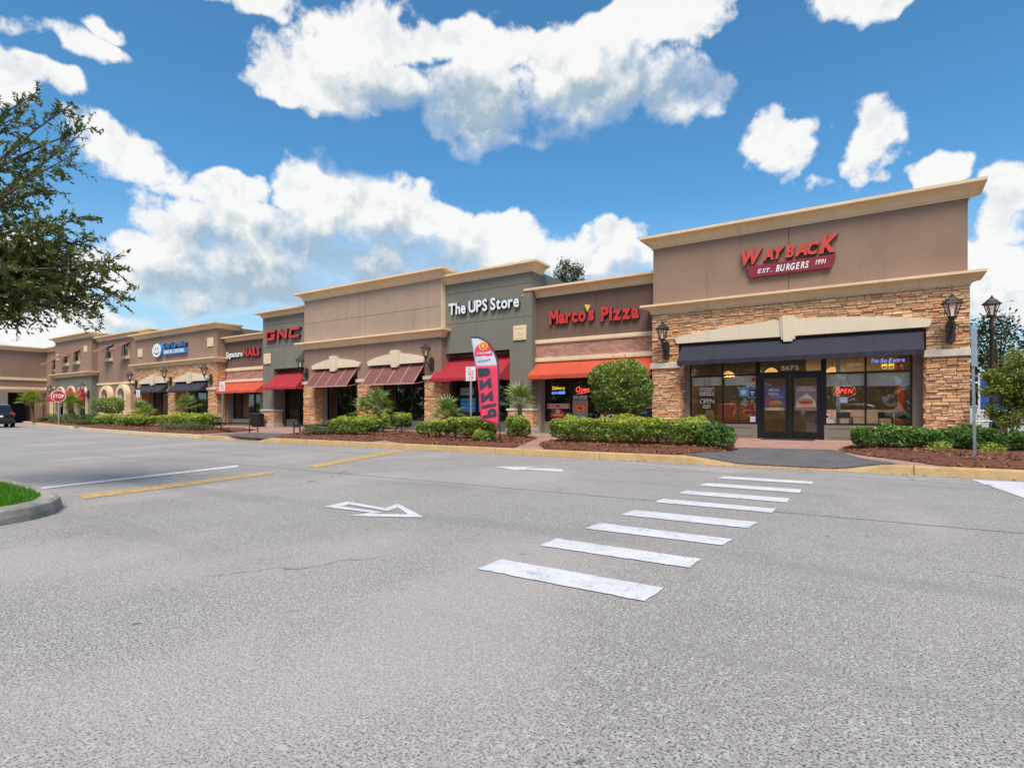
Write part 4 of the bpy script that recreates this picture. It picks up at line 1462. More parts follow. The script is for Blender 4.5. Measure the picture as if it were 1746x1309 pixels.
for k, (a, b2) in enumerate(PIERS):
    part_box('pier', 'stucco_brown', A, a, b2, 20.424, 21.3, 2.72, 3.47)
    pc = part_box('stone_pier', 'mortar', A, a + 0.02, b2 - 0.02, 20.44, 21.3, 0.3, 2.64)
    ls = [s + (('y', 20.445),) for s in courses(a, b2, 0.34, 2.62, rr)] + [s + (('x', b2 - 0.022, 1),) for s in courses(20.42, 21.05, 0.34, 2.62, rr, ws=(0.12, 0.34))]
    stone_mass('stones', ls, None, pc, seed=30 + k, dep=(0.02, 0.07))
    part_box('cap_band', 'cap_stone', A, a - 0.06, b2 + 0.06, 20.33, 21.08, 2.63, 2.80, bevel=0.012)
    part_box('pier_base', 'concrete_base', A, a - 0.12, b2 + 0.12, 20.25, 21.08, FZ - 0.02, 0.34, bevel=0.03)
header(-27.09, -23.06, 3.46, 3.64, 3.97, 20.42, A, key=(-25.15, 0.50, 3.28, 4.12))
header(-22.52, -18.48, 3.46, 3.68, 4.0, 20.42, A, key=(-20.47, 0.50, 3.30, 4.16))
for a, b2 in ((-26.99, -23.40), (-22.39, -18.62)):
    seam_awning(a + 0.10, b2 - 0.04, 20.50, 3.44, 19.72, 2.46, A)
    part_box('reveal', 'stucco_brown', A, a, b2, 21.22, 21.4, 2.95, 3.46)
    part_box('jamb', 'stucco_grey', A, a, a + 0.22, 21.08, 21.4, FZ, 2.95)
    window(a + 0.22, b2, 0.62, 2.95, 21.15, A, mull=(a + 1.05, a + 2.25), trans=(2.55,))
    part_box('sill_panel', 'stucco_grey', A, a + 0.22, b2, 21.12, 21.4, FZ, 0.62)
room(-27.9, -17.62, 21.42, 28, FZ + 0.01, 3.3, A)

# ---- 5: brown shop with stone front and two navy awnings
A = den = thing('storefront', 'brown shop with stone lower front and two short navy awnings', 'storefront', (-43, 20.4, FZ), 'shops of the strip')
MB().box(-48.9, -37.20, 20.46, 32, 3.2, 6.85).build('wall', 'stucco_brown', A)
cornice('cornice', -48.9, -37.2, 20.46, 6.66, 7.02, 0.40, 'cream', A, back=1.6)
cornice('ledge', -48.92, -37.18, 20.43, 4.40, 4.71, 0.36, 'cream', A)
vn = MB().box(-48.9, -37.2, 20.42, 20.47, 3.2, 4.45).box(-48.9, -47.85, 20.42, 21.2, FZ, 3.2).box(-43.64, -42.62, 20.42, 21.2, FZ, 3.2).box(-38.2, -37.2, 20.42, 21.2, FZ, 3.2).build('stone_veneer', 'mortar', A)
rr = random.Random(6)
def in_h2(x, z):
    for a, b2 in ((-48.08, -43.34), (-42.74, -37.79)):
        if a < x < b2 and z < 3.3 + 0.4 * (1 - (2 * (x - a) / (b2 - a) - 1) ** 2): return True
    return False
ls = [s + (('y', 20.425),) for s in courses(-48.92, -37.18, 3.2, 4.42, rr, skip=in_h2)]
for a, b2 in ((-48.92, -47.85), (-43.64, -42.62), (-38.2, -37.18)):
    ls += [s + (('y', 20.425),) for s in courses(a, b2, 0.3, 3.2, rr)]
    ls += [s + (('x', b2 - 0.002, 1),) for s in courses(20.40, 21.0, 0.3, 4.3 if b2 > -38 else 3.2, rr, ws=(0.12, 0.34))]
    part_box('cap_band', 'cap_stone', A, a - 0.05, b2 + 0.06, 20.31, 21.03, 2.54, 2.72, bevel=0.012)
stone_mass('stones', ls, None, vn, seed=44, dep=(0.02, 0.07))
part_box('side_wall', 'stucco_brown', A, -37.21, -37.185, 20.47, 31, 4.7, 6.8)
part_box('side_wall', 'stucco_brown', A, -37.21, -37.185, 21.0, 31, FZ, 4.7)
for (a, b2), (h0, h1) in zip(((-47.85, -43.64), (-42.62, -38.2)), ((-48.08, -43.34), (-42.74, -37.79))):
    c = (a + b2) / 2
    header(h0, h1, 3.2, 3.36, 3.72, 20.42, A, key=(c, 0.55, 3.05, 3.84))
    awning(a + 0.08, b2 - 0.04, 20.55, 3.2, 19.82, 2.60, 0.12, 'awning_navy', A, div=10, frames=3)
    part_box('jamb', 'stucco_grey', A, a, a + 0.3, 21.05, 21.4, FZ, 3.2)
    window(a + 0.3, b2, 0.6, 3.0, 21.15, A, mull=(a + 1.5, a + 2.8))
    part_box('sill_panel', 'stucco_grey', A, a + 0.3, b2, 21.10, 21.4, FZ, 0.6)
    part_box('fascia', 'frame_bronze', A, a + 0.3, b2, 21.14, 21.4, 3.0, 3.22)
room(-48.8, -37.3, 21.42, 28, FZ + 0.01, 3.15, A)
plaque(-48.08, 5.62, 0.66, 0.62, 20.45, den)
plaque(-37.98, 5.78, 0.72, 0.60, 20.45, den)

# ---- 6: plain brown block with small awnings and arched niches
def hood_window(A, uc, z0, z1, w, v, rise=0.0):
    fr = MB().box(uc - w / 2 - 0.12, uc - w / 2, v - 0.07, v + 0.02, z0, z1).box(uc + w / 2, uc + w / 2 + 0.12, v - 0.07, v + 0.02, z0, z1).build('window_surround', 'cream', A)
    part_box('sill', 'cream', fr, uc - w / 2 - 0.2, uc + w / 2 + 0.2, v - 0.20, v + 0.02, z0 - 0.26, z0)
    part_box('opening', 'dark_room', fr, uc - w / 2, uc + w / 2, v - 0.004, v + 0.02, z0, z1)
    mb = MB()
    for k in (0, 1): mb.box(uc - w / 2 + k * (w - 0.05), uc - w / 2 + k * (w - 0.05) + 0.05, v - 0.03, v - 0.004, z0, z1)
    mb.box(uc - w / 2 + 0.05, uc + w / 2 - 0.05, v - 0.028, v - 0.006, (z0 + z1) / 2 - 0.025, (z0 + z1) / 2 + 0.025)
    mb.build('frame', 'frame_bronze', fr)
    part_box('pane', 'car_glass', fr, uc - w / 2 + 0.05, uc + w / 2 - 0.05, v - 0.014, v - 0.005, z0, z1)
    seam_awning(uc - w / 2 - 0.35, uc + w / 2 + 0.3, v - 0.02, z1 + 0.18, v - 0.95, z1 - 0.42, A, ribs=4, w=0.045)
def niche(A, uc, w, z0, zs, v, tube=0.16, mat='cream', dep=0.18, inner='dark_room', frame='cream_pale'):
    """arched opening: raised surround, pale inner frame and dark pane"""
    def arch(hw, n=14):
        return [(uc + hw * math.cos(math.pi * k / n), zs + hw * math.sin(math.pi * k / n)) for k in range(n + 1)]
    def ring(hwo, hwi, y0, y1, mt, nm, par):
        mb = MB()
        o_, i_ = [(uc + hwo, z0)] + arch(hwo) + [(uc - hwo, z0)], [(uc + hwi, z0)] + arch(hwi) + [(uc - hwi, z0)]
        for k in range(len(o_) - 1):
            mb.prism_xz([o_[k], o_[k + 1], i_[k + 1], i_[k]], y0, y1)
        return mb.build(nm, mt, par)
    s = ring(w / 2 + tube, w / 2, v - dep, v + 0.01, mat, 'arch_surround', A)
    ring(w / 2, w / 2 - 0.14, v - dep * 0.35, v + 0.005, frame, 'arch_frame', s)
    hw = w / 2 - 0.14
    MB().prism_xz([(uc - hw, z0), (uc + hw, z0)] + arch(hw), v - 0.012, v + 0.004).build('pane', 'car_glass', s)
    return s
A = brw = thing('storefront', 'plain brown two-storey block with two small hooded windows and arched niches', 'storefront', (-53, 21.0, FZ), 'shops of the strip')
MB().box(-58.0, -48.3, 21.05, 32, FZ, 7.35).build('wall', 'stucco_brown', A)
cornice('cornice', -58.0, -47.7, 21.05, 7.16, 7.52, 0.42, 'cream', A, back=2.2)
cornice('band', -57.9, -48.95, 21.05, 3.36, 3.54, 0.08, 'cream', A, left=False, right=False, kind='band')
cornice('band', -57.9, -48.95, 21.05, 1.06, 1.18, 0.06, 'cream', A, left=False, right=False, kind='band')
part_box('wainscot', 'brick', A, -57.9, -48.95, 21.02, 21.052, FZ, 1.06)
hood_window(A, -55.0, 5.62, 6.6, 0.75, 21.05)
hood_window(A, -51.9, 5.66, 6.6, 0.75, 21.05)
niche(A, -55.2, 1.25, FZ, 2.35, 21.05, 0.30, dep=0.38)
niche(A, -52.1, 1.25, FZ, 2.40, 21.05, 0.30, dep=0.38)

# ---- 7: tower bay
A = tow = thing('storefront', 'projecting two-storey bay with grey-green ground floor and three red arched awnings', 'storefront', (-61.6, 20.6, FZ), 'shops of the strip')
MB().box(-65.7, -57.5, 20.6, 32, 4.35, 7.75).build('wall', 'stucco_brown', A)
MB().box(-65.7, -57.5, 20.58, 32, FZ, 4.35).build('lower_wall', 'stucco_green', A)
cornice('cornice', -65.7, -57.5, 20.6, 7.6, 7.98, 0.45, 'cream', A, back=2.5)
cornice('ledge', -65.72, -57.48, 20.58, 4.25, 4.58, 0.38, 'cream', A)
hood_window(A, -62.95, 5.55, 6.35, 0.75, 20.6)
hood_window(A, -60.5, 5.60, 6.45, 0.75, 20.6)
plaque(-58.7, 6.60, 0.6, 0.55, 20.6, A)
plaque(-65.0, 6.2, 0.6, 0.55, 20.6, A)
for uc in (-64.1, -61.7, -59.2):
    s = niche(A, uc, 1.7, FZ, 2.42, 20.58, 0.14, dep=0.14)
    n = 12
    mb = MB()
    prof = []
    for k in range(n + 1):
        a = math.pi * k / n
        prof.append((0.80 * math.cos(a), 0.80 * math.sin(a)))
    for (x0, z0), (x1, z1) in zip(prof, prof[1:]):
        mb.quad((uc + x0, 20.50, 2.42 + z0), (uc + x1, 20.50, 2.42 + z1), (uc + x1 * 1.02, 19.75, 2.36), (uc + x0 * 1.02, 19.75, 2.36))
    mb.quad((uc - 0.82, 19.75, 2.36), (uc + 0.82, 19.75, 2.36), (uc + 0.82, 19.75, 2.02), (uc - 0.82, 19.75, 2.02))
    for sgn in (-1, 1):
        mb.quad((uc + sgn * 0.82, 19.75, 2.36), (uc + sgn * 0.82, 19.75, 2.02), (uc + sgn * 0.8, 20.5, 2.02), (uc + sgn * 0.8, 20.5, 2.42))
    mb.build('awning', 'awning_red', A)

# ---- 8: wing turning towards the camera at the far left
A = wing = thing('storefront', 'brown wing at the far left, turned square to the other shops', 'storefront', (-75, 16, FZ), 'shops of the strip')
MB().box(-85, -69.4, 9.0, 36, 3.0, 7.2).box(-69.4, -65.7, 21.05, 36, FZ, 7.2).box(-85, -69.4, 20.1, 36, FZ, 3.0).box(-85, -69.4, 9.0, 16.9, FZ, 3.0).build('wall', 'stucco_brown', A)
part_box('recess', 'dark_room', A, -76, -72.0, 16.9, 20.1, FZ, 3.0)
def band_x(name, z0, z1, o, v0, v1, kind='crown'):
    h = z1 - z0
    if kind == 'crown':
        pr = [(0, z0), (0.05, z0), (0.06, z0 + h * .17), (o * .35, z0 + h * .45), (o * .8, z0 + h * .72), (o, z0 + h * .78), (o, z1), (-0.1, z1 + .01)]
    else:
        pr = [(0, z0), (o, z0 + h * .1), (o, z1), (0, z1 + .01)]
    mb = MB()
    for (a, za), (b2, zb) in zip(pr, pr[1:]):
        mb.quad((-69.4 + a, v0, za), (-69.4 + a, v1, za), (-69.4 + b2, v1, zb), (-69.4 + b2, v0, zb))
    mb.build(name, 'cream', A)
band_x('cornice', 6.95, 7.35, 0.40, 9.0, 21.05)
band_x('ledge', 4.10, 4.36, 0.10, 9.0, 21.05, 'band')
band_x('ledge', 3.28, 3.44, 0.10, 9.0, 21.05, 'band')
band_x('ledge', 2.92, 3.26, 0.22, 9.0, 21.05)
part_box('column', 'stucco_grey', A, -69.9, -69.2, 15.4, 18.05, FZ, 2.92)
part_box('column', 'stucco_brown', A, -69.8, -69.25, 20.1, 20.7, FZ, 2.92)
cornice('cornice', -69.4, -65.7, 21.05, 6.95, 7.35, 0.40, 'cream', A, left=False, right=False)
cornice('band', -69.4, -65.7, 21.05, 3.30, 3.5, 0.09, 'cream', A, left=False, right=False, kind='band')
hood_window(A, -67.0, 5.2, 6.05, 0.75, 21.05)
niche(A, -67.2, 1.0, FZ, 2.3, 21.05, 0.2, dep=0.2)
mb = MB().box(-80, -76.5, 14, 17.5, 7.2, 7.75)
mb.build('roof_unit', 'galv', A)

# ================================================================== signs on the walls
def signroot(name, label, loc):
    return thing(name, label, 'sign', loc, 'signs on the shop walls')
# red italic letters over a maroon ribbon
sg = signroot('wall_sign', 'red slanted raised letters over a maroon ribbon on the nearest brown wall', (-2.65, 20.48, 5.6))
caps = [1.18, 0.92, 0.92, 0.92, 0.95, 0.92, 1.30]
gl, Wd = lay('WAYBACK', 0.26, 0.048, -0.02, 0.4, caps)
for idx, (ch, V, F) in enumerate(gl):
    k = (2.87) / Wd
    zb = 6.06 + (0.05 if 0 < idx < 6 else (-0.02 if idx == 0 else 0.03))
    P = np.stack([-4.09 + V[:, 0] * k, 20.47 - (V[:, 2] + 0.5) * 0.13, zb + V[:, 1] * 0.44], 1) - np.array(ORIG[sg.name])
    me = bpy.data.meshes.new('letter')
    me.from_pydata(P.tolist(), [], F)
    me.materials.append(MATS['sign_orange_red'])
    me.materials.append(MATS['return_dark'])
    me.update()
    for pl in me.polygons:
        if pl.normal.y > -0.9: pl.material_index = 1
    link('letter', me, sg)
rb = MB().prism_xz([(-3.80, 5.61), (-1.42, 5.63), (-1.29, 6.02), (-3.95, 6.0)], 20.36, 20.47).build('ribbon', 'sign_maroon', sg)
words('EST.', -3.58, -3.14, 5.72, 0.14, 20.36, 0.012, 'sign_white', rb, shear=0.25, off=0.02, joined=True, name='lettering')
words('BURGERS', -3.02, -2.04, 5.70, 0.22, 20.36, 0.012, 'sign_white', rb, shear=0.3, off=0.03, joined=True, name='lettering')
words('1991', -1.86, -1.56, 5.77, 0.15, 20.36, 0.012, 'sign_white', rb, shear=0.25, off=0.02, joined=True, name='lettering')
# rounded red letters
sg = signroot('wall_sign', 'fat red raised letters with a yellow pizza slice on the dark brown wall', (-10, 21.06, 4.7))
words("Marco", -11.98, -10.24, 4.79, 0.60, 21.07, 0.13, 'sign_red', sg, off=0.045, gap=0.04, ret='return_dark')
words("s", -10.14, -9.88, 4.79, 0.60, 21.07, 0.13, 'sign_red', sg, off=0.045, gap=0.04, ret='return_dark')
MB().prism_xz([(-10.30, 5.47), (-10.18, 5.16), (-10.05, 5.40), (-10.16, 5.47)], 20.93, 21.07).build('pizza_slice', 'sign_yellow', sg)
words("Pizza", -9.58, -7.97, 4.71, 0.60, 21.07, 0.13, 'sign_red', sg, off=0.045, gap=0.04, ret='return_dark')
# white letters
sg = signroot('wall_sign', 'white raised letters on the grey-green wall above the feather flag', (-15.2, 20.7, 5.6))
words('The UPS Store', -17.25, -13.27, 5.64, 0.54, 20.695, 0.12, 'sign_white', sg, off=0.030, gap=0.06, space=0.30, ret='sign_black')
words('TM', -13.22, -13.12, 6.10, 0.05, 20.695, 0.02, 'sign_white', sg, joined=True, name='trademark')
# square red letters: drawn as blocks with a stencil gap
sg = signroot('wall_sign', 'three wide square red raised letters on the grey-green wall', (-30.2, 20.7, 5.4))
def stroke_letter(polys, x0, wd, z0, h, v, dep, mat, ret, parent, sh=0.10):
    mb = MB()
    for pl in polys:
        mb.prism_xz([(x0 + (px + sh * pz) * wd, z0 + pz * h) for px, pz in pl], v - dep, v)
    o = mb.build('letter', mat, parent)
    o.data.materials.append(MATS[ret])
    for pl in o.data.polygons:
        if pl.normal.y > -0.9: pl.material_index = 1
T = 0.24
Gp = [[(0.12, 0), (1, 0), (1, T), (0.2, T), (0.0, 0.12)][:4] + [(0.0, 0.14)], [(0, 0.141), (0.22, T + .001), (0.22, 1 - T), (0, 0.859)], [(0.0, 0.86), (0.22, 1 - T + .001), (1, 1 - T + .001), (1, 1), (0.12, 1)], [(0.78, T + .001), (1, T + .001), (1, 0.58), (0.55, 0.58), (0.55, 0.40), (0.78, 0.40)]]
Np = [[(0, 0), (0.22, 0), (0.22, 0.66), (0.78, 0), (1, 0), (1, 1), (0.78, 1), (0.78, 0.36), (0.24, 1), (0, 1)]]
Cp = Gp[:3]
for polys, x0 in ((Gp, -31.93), (Np, -30.72), (Cp, -29.56)):
    stroke_letter(polys, x0, 0.98, 5.44, 0.60, 20.695, 0.16, 'sign_red', 'return_dark', sg)
# white and red small letters
sg = signroot('wall_sign', 'white script-like and red capital raised letters above the short orange awning', (-35, 21.06, 4.6))
words('Signature', -36.98, -35.05, 4.70, 0.38, 21.07, 0.12, 'sign_white', sg, off=0.04, gap=0.03, ret='sign_black')
words('NAILS', -34.92, -33.10, 4.66, 0.52, 21.07, 0.14, 'sign_red', sg, off=0.04, gap=0.07, ret='return_dark')
# smiling disc and two lines
sg = signroot('wall_sign', 'smiling white disc with two lines of blue lettering on brown wall', (-43.5, 20.4, 5.2))
mb = MB()
n = 24
mb.prism_xz([(-45.0 + 0.68 * math.cos(2 * math.pi * k / n), 5.62 + 0.50 * math.sin(2 * math.pi * k / n)) for k in range(n)], 20.22, 20.45)
dsc = mb.build('disc', 'sign_white', sg)
dsc.data.materials.append(MATS['sign_blue'])
for pl in dsc.data.polygons:
    if pl.normal.y > -0.9: pl.material_index = 1
mb = MB()
for s in (-1, 1):
    mb.prism_xz([(-45.0 + s * 0.17 + 0.045 * math.cos(2 * math.pi * k / 10), 5.74 + 0.09 * math.sin(2 * math.pi * k / 10)) for k in range(10)], 20.205, 20.219)
for k in range(10):
    a0, a1 = math.pi * (1.15 + 0.7 * k / 10), math.pi * (1.15 + 0.7 * (k + 1) / 10)
    mb.prism_xz([(-45.0 + 0.40 * math.cos(a0), 5.62 + 0.30 * math.sin(a0)), (-45.0 + 0.40 * math.cos(a1), 5.62 + 0.30 * math.sin(a1)), (-45.0 + 0.36 * math.cos(a1), 5.64 + 0.25 * math.sin(a1)), (-45.0 + 0.36 * math.cos(a0), 5.64 + 0.25 * math.sin(a0))], 20.205, 20.219)
mb.build('smile', 'sign_black', dsc)
words('Great Expressions', -44.22, -40.95, 5.72, 0.36, 20.45, 0.16, 'sign_blue', sg, off=0.015, gap=0.06, ret='sign_black')
bx_ = part_box('box', 'sign_blue', sg, -44.15, -40.95, 20.26, 20.45, 5.24, 5.60)
words('DENTAL CENTERS', -44.0, -41.15, 5.31, 0.22, 20.26, 0.012, 'sign_white', bx_, off=0.02, gap=0.08, joined=True, name='lettering')

# ================================================================== lanterns
def lantern_head(parent, c, s=1.0):
    """six-sided tapered carriage lantern standing on c"""
    x, y, z = c
    L = lambda pr: [(r_ * s, h * s) for r_, h in pr]
    MB().lathe(L([(0.035, -0.10), (0.05, -0.06), (0.05, 0.0), (0.10, 0.03), (0.115, 0.07), (0.09, 0.085)]), c, 12).build('cup', 'iron_bronze', parent, smooth=True)
    mb = MB()
    for k in range(6):
        a = 2 * math.pi * k / 6
        mb.tube([(x + 0.095 * s * math.cos(a), y + 0.095 * s * math.sin(a), z + 0.08 * s), (x + 0.205 * s * math.cos(a), y + 0.205 * s * math.sin(a), z + 0.44 * s)], 0.013 * s, 5)
    for rr_, zz in ((0.10, 0.085), (0.205, 0.44)):
        pts = [(x + rr_ * s * math.cos(2 * math.pi * k / 6), y + rr_ * s * math.sin(2 * math.pi * k / 6), z + zz * s) for k in range(7)]
        mb.tube(pts, 0.013 * s, 5)
    mb.build('cage', 'iron_bronze', parent)
    for k in range(6):
        a, b2 = 2 * math.pi * k / 6 + .06, 2 * math.pi * (k + 1) / 6 - .06
        m2 = MB()
        m2.quad((x + 0.093 * s * math.cos(a), y + 0.093 * s * math.sin(a), z + 0.09 * s), (x + 0.093 * s * math.cos(b2), y + 0.093 * s * math.sin(b2), z + 0.09 * s),
                (x + 0.20 * s * math.cos(b2), y + 0.20 * s * math.sin(b2), z + 0.43 * s), (x + 0.20 * s * math.cos(a), y + 0.20 * s * math.sin(a), z + 0.43 * s))
        m2.build('pane', 'lamp_glass', parent)
    MB().lathe(L([(0.0, 0.09), (0.035, 0.095), (0.04, 0.26), (0.03, 0.30), (0.0, 0.31)]), c, 10).build('bulb', 'bulb', parent, smooth=True)
    MB().lathe(L([(0.255, 0.43), (0.265, 0.445), (0.255, 0.47), (0.17, 0.54), (0.12, 0.60), (0.075, 0.625), (0.05, 0.65), (0.05, 0.67), (0.03, 0.685), (0.035, 0.71), (0.0, 0.74)]), c, 6).build('roof', 'iron_bronze', parent)
def wall_lantern(label):
    o = thing('wall_lantern', label, 'lantern', (0, 0, 0), 'carriage lanterns on the piers')
    mb = MB()
    pts = [(0.11 * math.cos(a), 0.22 + 0.11 * math.sin(a)) for a in [math.pi * k / 8 for k in range(9)]] + [(-0.11 + 0.0, -0.22)] [:0] + [(0.11 * math.cos(a), -0.22 + 0.11 * math.sin(a)) for a in [math.pi + math.pi * k / 8 for k in range(9)]]
    mb.prism_xz(pts, -0.05, 0.06)
    mb.build('back_plate', 'iron_bronze', o)
    MB().tube([(0, -0.03, 0.02), (0, -0.14, -0.04), (0, -0.28, -0.02), (0, -0.40, 0.06), (0, -0.45, 0.16), (0, -0.45, 0.22)], [0.035, 0.03, 0.026, 0.026, 0.03, 0.035], 8).build('arm', 'iron', o, smooth=True)
    MB().tube([(0, -0.05, -0.16), (0, -0.16, -0.19), (0, -0.24, -0.10), (0, -0.20, -0.03)], 0.014, 6).build('scroll', 'iron', o)
    lantern_head(o, (0, -0.45, 0.28))
    return o
LN = [((-6.69, 20.34, 3.32), 'bronze carriage lantern on the stone pier at the left end of the long navy awning'),
      ((1.56, 20.34, 3.36), 'bronze carriage lantern on the stone pier at the right end of the long navy awning'),
      ((-27.62, 20.40, 3.24), 'bronze carriage lantern between the red awning and the left rose awning'),
      ((-18.12, 20.40, 3.34), 'bronze carriage lantern right of the right rose awning'),
      ((-48.55, 20.34, 3.20), 'bronze carriage lantern at the left end of the left short navy awning'),
      ((-43.13, 20.34, 3.26), 'bronze carriage lantern between the two short navy awnings'),
      ((-37.72, 20.34, 3.22), 'bronze carriage lantern at the right end of the right short navy awning'),
      ((-57.95, 20.52, 2.62), 'far bronze carriage lantern right of the arched red awnings'),
      ((-65.4, 20.52, 2.62), 'farthest bronze carriage lantern just behind the stop sign')]
l0 = wall_lantern(LN[0][1])
for k, (loc, lab) in enumerate(LN):
    o = l0 if k == 0 else copy_tree(l0)
    o.location = loc
    o['label'] = lab
lp = thing('lamp_post', 'bronze lantern on a post beyond the right corner of the nearest shop', 'lamp post', (2.66, 22.0, 0.15))
MB().lathe([(0.14, 0.0), (0.14, 0.25), (0.09, 0.32), (0.055, 0.6), (0.05, 3.3), (0.085, 3.36), (0.085, 3.44), (0.05, 3.46), (0.05, 3.65)], (2.66, 22.0, 0.15), 12).build('post', 'iron_bronze', lp, smooth=True)
lantern_head(lp, (2.66, 22.0, 3.88), 0.92)

# ================================================================== things in and on the windows of the nearest shop
def blind(u0, u1, z0, z1, v, label):
    o = thing('roller_blind', label, 'blind', ((u0 + u1) / 2, v, z0), 'white roller blinds')
    part_box('cloth', 'blind_white', o, u0, u1, v, v + 0.008, z0 + 0.03, z1)
    part_box('bottom_bar', 'blind_white', o, u0, u1, v - 0.006, v + 0.014, z0, z0 + 0.03)
blind(-5.96, -4.90, 2.02, 2.33, 21.14, 'white roller blind behind the leftmost pane of the nearest shop')
blind(-4.81, -3.76, 2.02, 2.33, 21.14, 'white roller blind behind the pane just left of the double doors')
blind(-1.61, -0.56, 1.90, 2.29, 21.14, 'white roller blind above the red open sign')
blind(-0.48, 0.63, 1.88, 2.29, 21.14, 'white roller blind behind the rightmost pane')
def pendant(u, v, z, label):
    o = thing('pendant_lamp', label, 'pendant lamp', (u, v, z), 'amber pendant lamps in the nearest shop')
    MB().lathe([(0.02, 0.20), (0.06, 0.19), (0.17, 0.12), (0.25, 0.0), (0.24, 0.0), (0.16, 0.10), (0.02, 0.16)], (u, v, z), 14).build('shade', 'lamp_amber', o, smooth=True)
    MB().tube([(u, v, z + 0.18), (u, v, 3.38)], 0.008, 5).build('cord', 'iron', o)
    la = bpy.data.lights.new('pendant_glow', 'POINT')
    la.energy = 24
    la.color = (1.0, 0.82, 0.60)
    la.shadow_soft_size = 0.05
    lo_ = bpy.data.objects.new('pendant_glow', la)
    COL.objects.link(lo_)
    lo_.parent = o
    lo_.location = (0, 0, -0.03)
pendant(-4.95, 22.3, 2.42, 'amber pendant lamp above the left window of the nearest shop')
pendant(-3.46, 22.3, 2.48, 'amber pendant lamp above the double doors')
pendant(-1.51, 22.3, 2.42, 'amber pendant lamp right of the double doors')
def booth(u0, u1, label):
    o = thing('booth_seat', label, 'booth', ((u0 + u1) / 2, 22, FZ + 0.02), 'orange booths in the window')
    part_box('back', 'booth_orange', o, u0, u1, 21.8, 21.92, FZ + 0.02, 1.37, bevel=0.03)
    part_box('seat', 'booth_orange', o, u0, u1, 21.925, 22.4, FZ + 0.02, 0.6, bevel=0.03)
booth(-5.20, -4.58, 'orange booth behind the middle of the left window')
booth(-4.46, -3.82, 'orange booth next to the double doors')
ch = thing('wooden_chair', 'pale wooden chair behind the left window of the nearest shop', 'chair', (-5.5, 21.75, FZ + 0.02))
MB().prism_xz([(-5.66, 0.92), (-5.34, 0.92), (-5.38, 1.14), (-5.62, 1.14)], 21.66, 21.69).build('backrest', 'wood_pale', ch)
MB().box(-5.63, -5.37, 21.665, 21.69, 0.76, 0.88).build('back_rail', 'wood_pale', ch)
part_box('seat', 'wood_pale', ch, -5.72, -5.28, 21.68, 22.1, 0.60, 0.64)
for sx_ in (-5.71, -5.33):
    MB().prism_xz([(sx_ if sx_ < -5.5 else sx_ + 0.0, FZ + 0.02), (sx_ + 0.05, FZ + 0.02), (sx_ + (0.10 if sx_ < -5.5 else -0.01), 0.93), (sx_ + (0.05 if sx_ < -5.5 else -0.06), 0.93)], 21.66, 21.70).build('leg', 'wood_pale', ch)
    part_box('leg', 'wood_pale', ch, sx_, sx_ + 0.05, 22.05, 22.1, FZ + 0.02, 0.60)
def cafe_table(u, v, label):
    o = thing('cafe_table', label, 'table', (u, v, FZ + 0.02), 'tables behind the window')
    part_box('top', 'wood_pale', o, u - 0.38, u + 0.38, v - 0.38, v + 0.38, 0.88, 0.92, bevel=0.01)
    MB().lathe([(0.24, 0.0), (0.22, 0.03), (0.03, 0.05), (0.03, 0.70)], (u, v, FZ + 0.022), 12).build('pedestal', 'iron', o)
cafe_table(-0.95, 22.4, 'square table behind the red open sign')
cafe_table(0.2, 22.5, 'square table behind the rightmost pane')
def side_chair(u, v, label):
    o = thing('side_chair', label, 'chair', (u, v, FZ + 0.02), 'dark chairs behind the window')
    part_box('seat', 'iron', o, u - 0.2, u + 0.2, v - 0.2, v + 0.2, 0.60, 0.63)
    MB().box(u - 0.2, u + 0.2, v - 0.215, v - 0.19, 0.86, 1.06).build('backrest', 'iron', o)
    for sx_ in (-0.19, 0.16):
        part_box('leg', 'iron', o, u + sx_, u + sx_ + 0.03, v - 0.213, v - 0.183, FZ + 0.02, 0.86)
        part_box('leg', 'iron', o, u + sx_, u + sx_ + 0.03, v + 0.165, v + 0.195, FZ + 0.02, 0.60)
side_chair(-1.15, 21.75, 'dark chair behind the red open sign')
side_chair(0.0, 21.8, 'dark chair left of the middle of the rightmost pane')
side_chair(0.45, 21.8, 'dark chair in the right corner of the rightmost pane')
def rods(parent, name, pts, r_, mat):
    return MB().tube(pts, r_, 5).build(name, mat, parent)
V0 = 21.0
# food posters in the doors
def poster(u0, u1, z0, z1, mat, label, v):
    o = thing('poster', label, 'poster', ((u0 + u1) / 2, v, z0), 'posters in the nearest shop window')
    part_box('sheet', mat, o, u0, u1, v - 0.004, v + 0.002, z0, z1)
    return o
def ell(o, name, mat, uc, zc, a, b2, v, n=20, squash=1.0, zcut=None):
    pts = [(uc + a * math.cos(2 * math.pi * k / n), zc + b2 * math.sin(2 * math.pi * k / n)) for k in range(n)]
    if zcut is not None: pts = [(x, max(z, zcut)) for x, z in pts]
    MB().prism_xz(pts, v - 0.003, v).build(name, mat, o)
vp = 21.042
po = poster(-3.49, -2.82, 1.11, 1.94, 'poster_purple', 'purple poster of a burger meal in the left door', vp)
words('MEAL', -3.34, -3.0, 1.77, 0.09, vp - 0.0045, 0.004, 'sign_white', po, off=0.02, joined=True, name='lettering')
words('DEAL', -3.34, -3.0, 1.64, 0.09, vp - 0.0045, 0.004, 'sign_white', po, off=0.02, joined=True, name='lettering')
part_box('price_box', 'sign_white', po, -3.28, -2.90, vp - 0.007, vp - 0.0042, 1.545, 1.60)
part_box('price_box', 'poster_purple', po, -3.27, -2.91, vp - 0.009, vp - 0.0072, 1.552, 1.593)
ell(po, 'bun', 'food_bun', -3.12, 1.36, 0.20, 0.11, vp - 0.005)
ell(po, 'filling', 'food_green', -3.12, 1.30, 0.23, 0.045, vp - 0.0085)
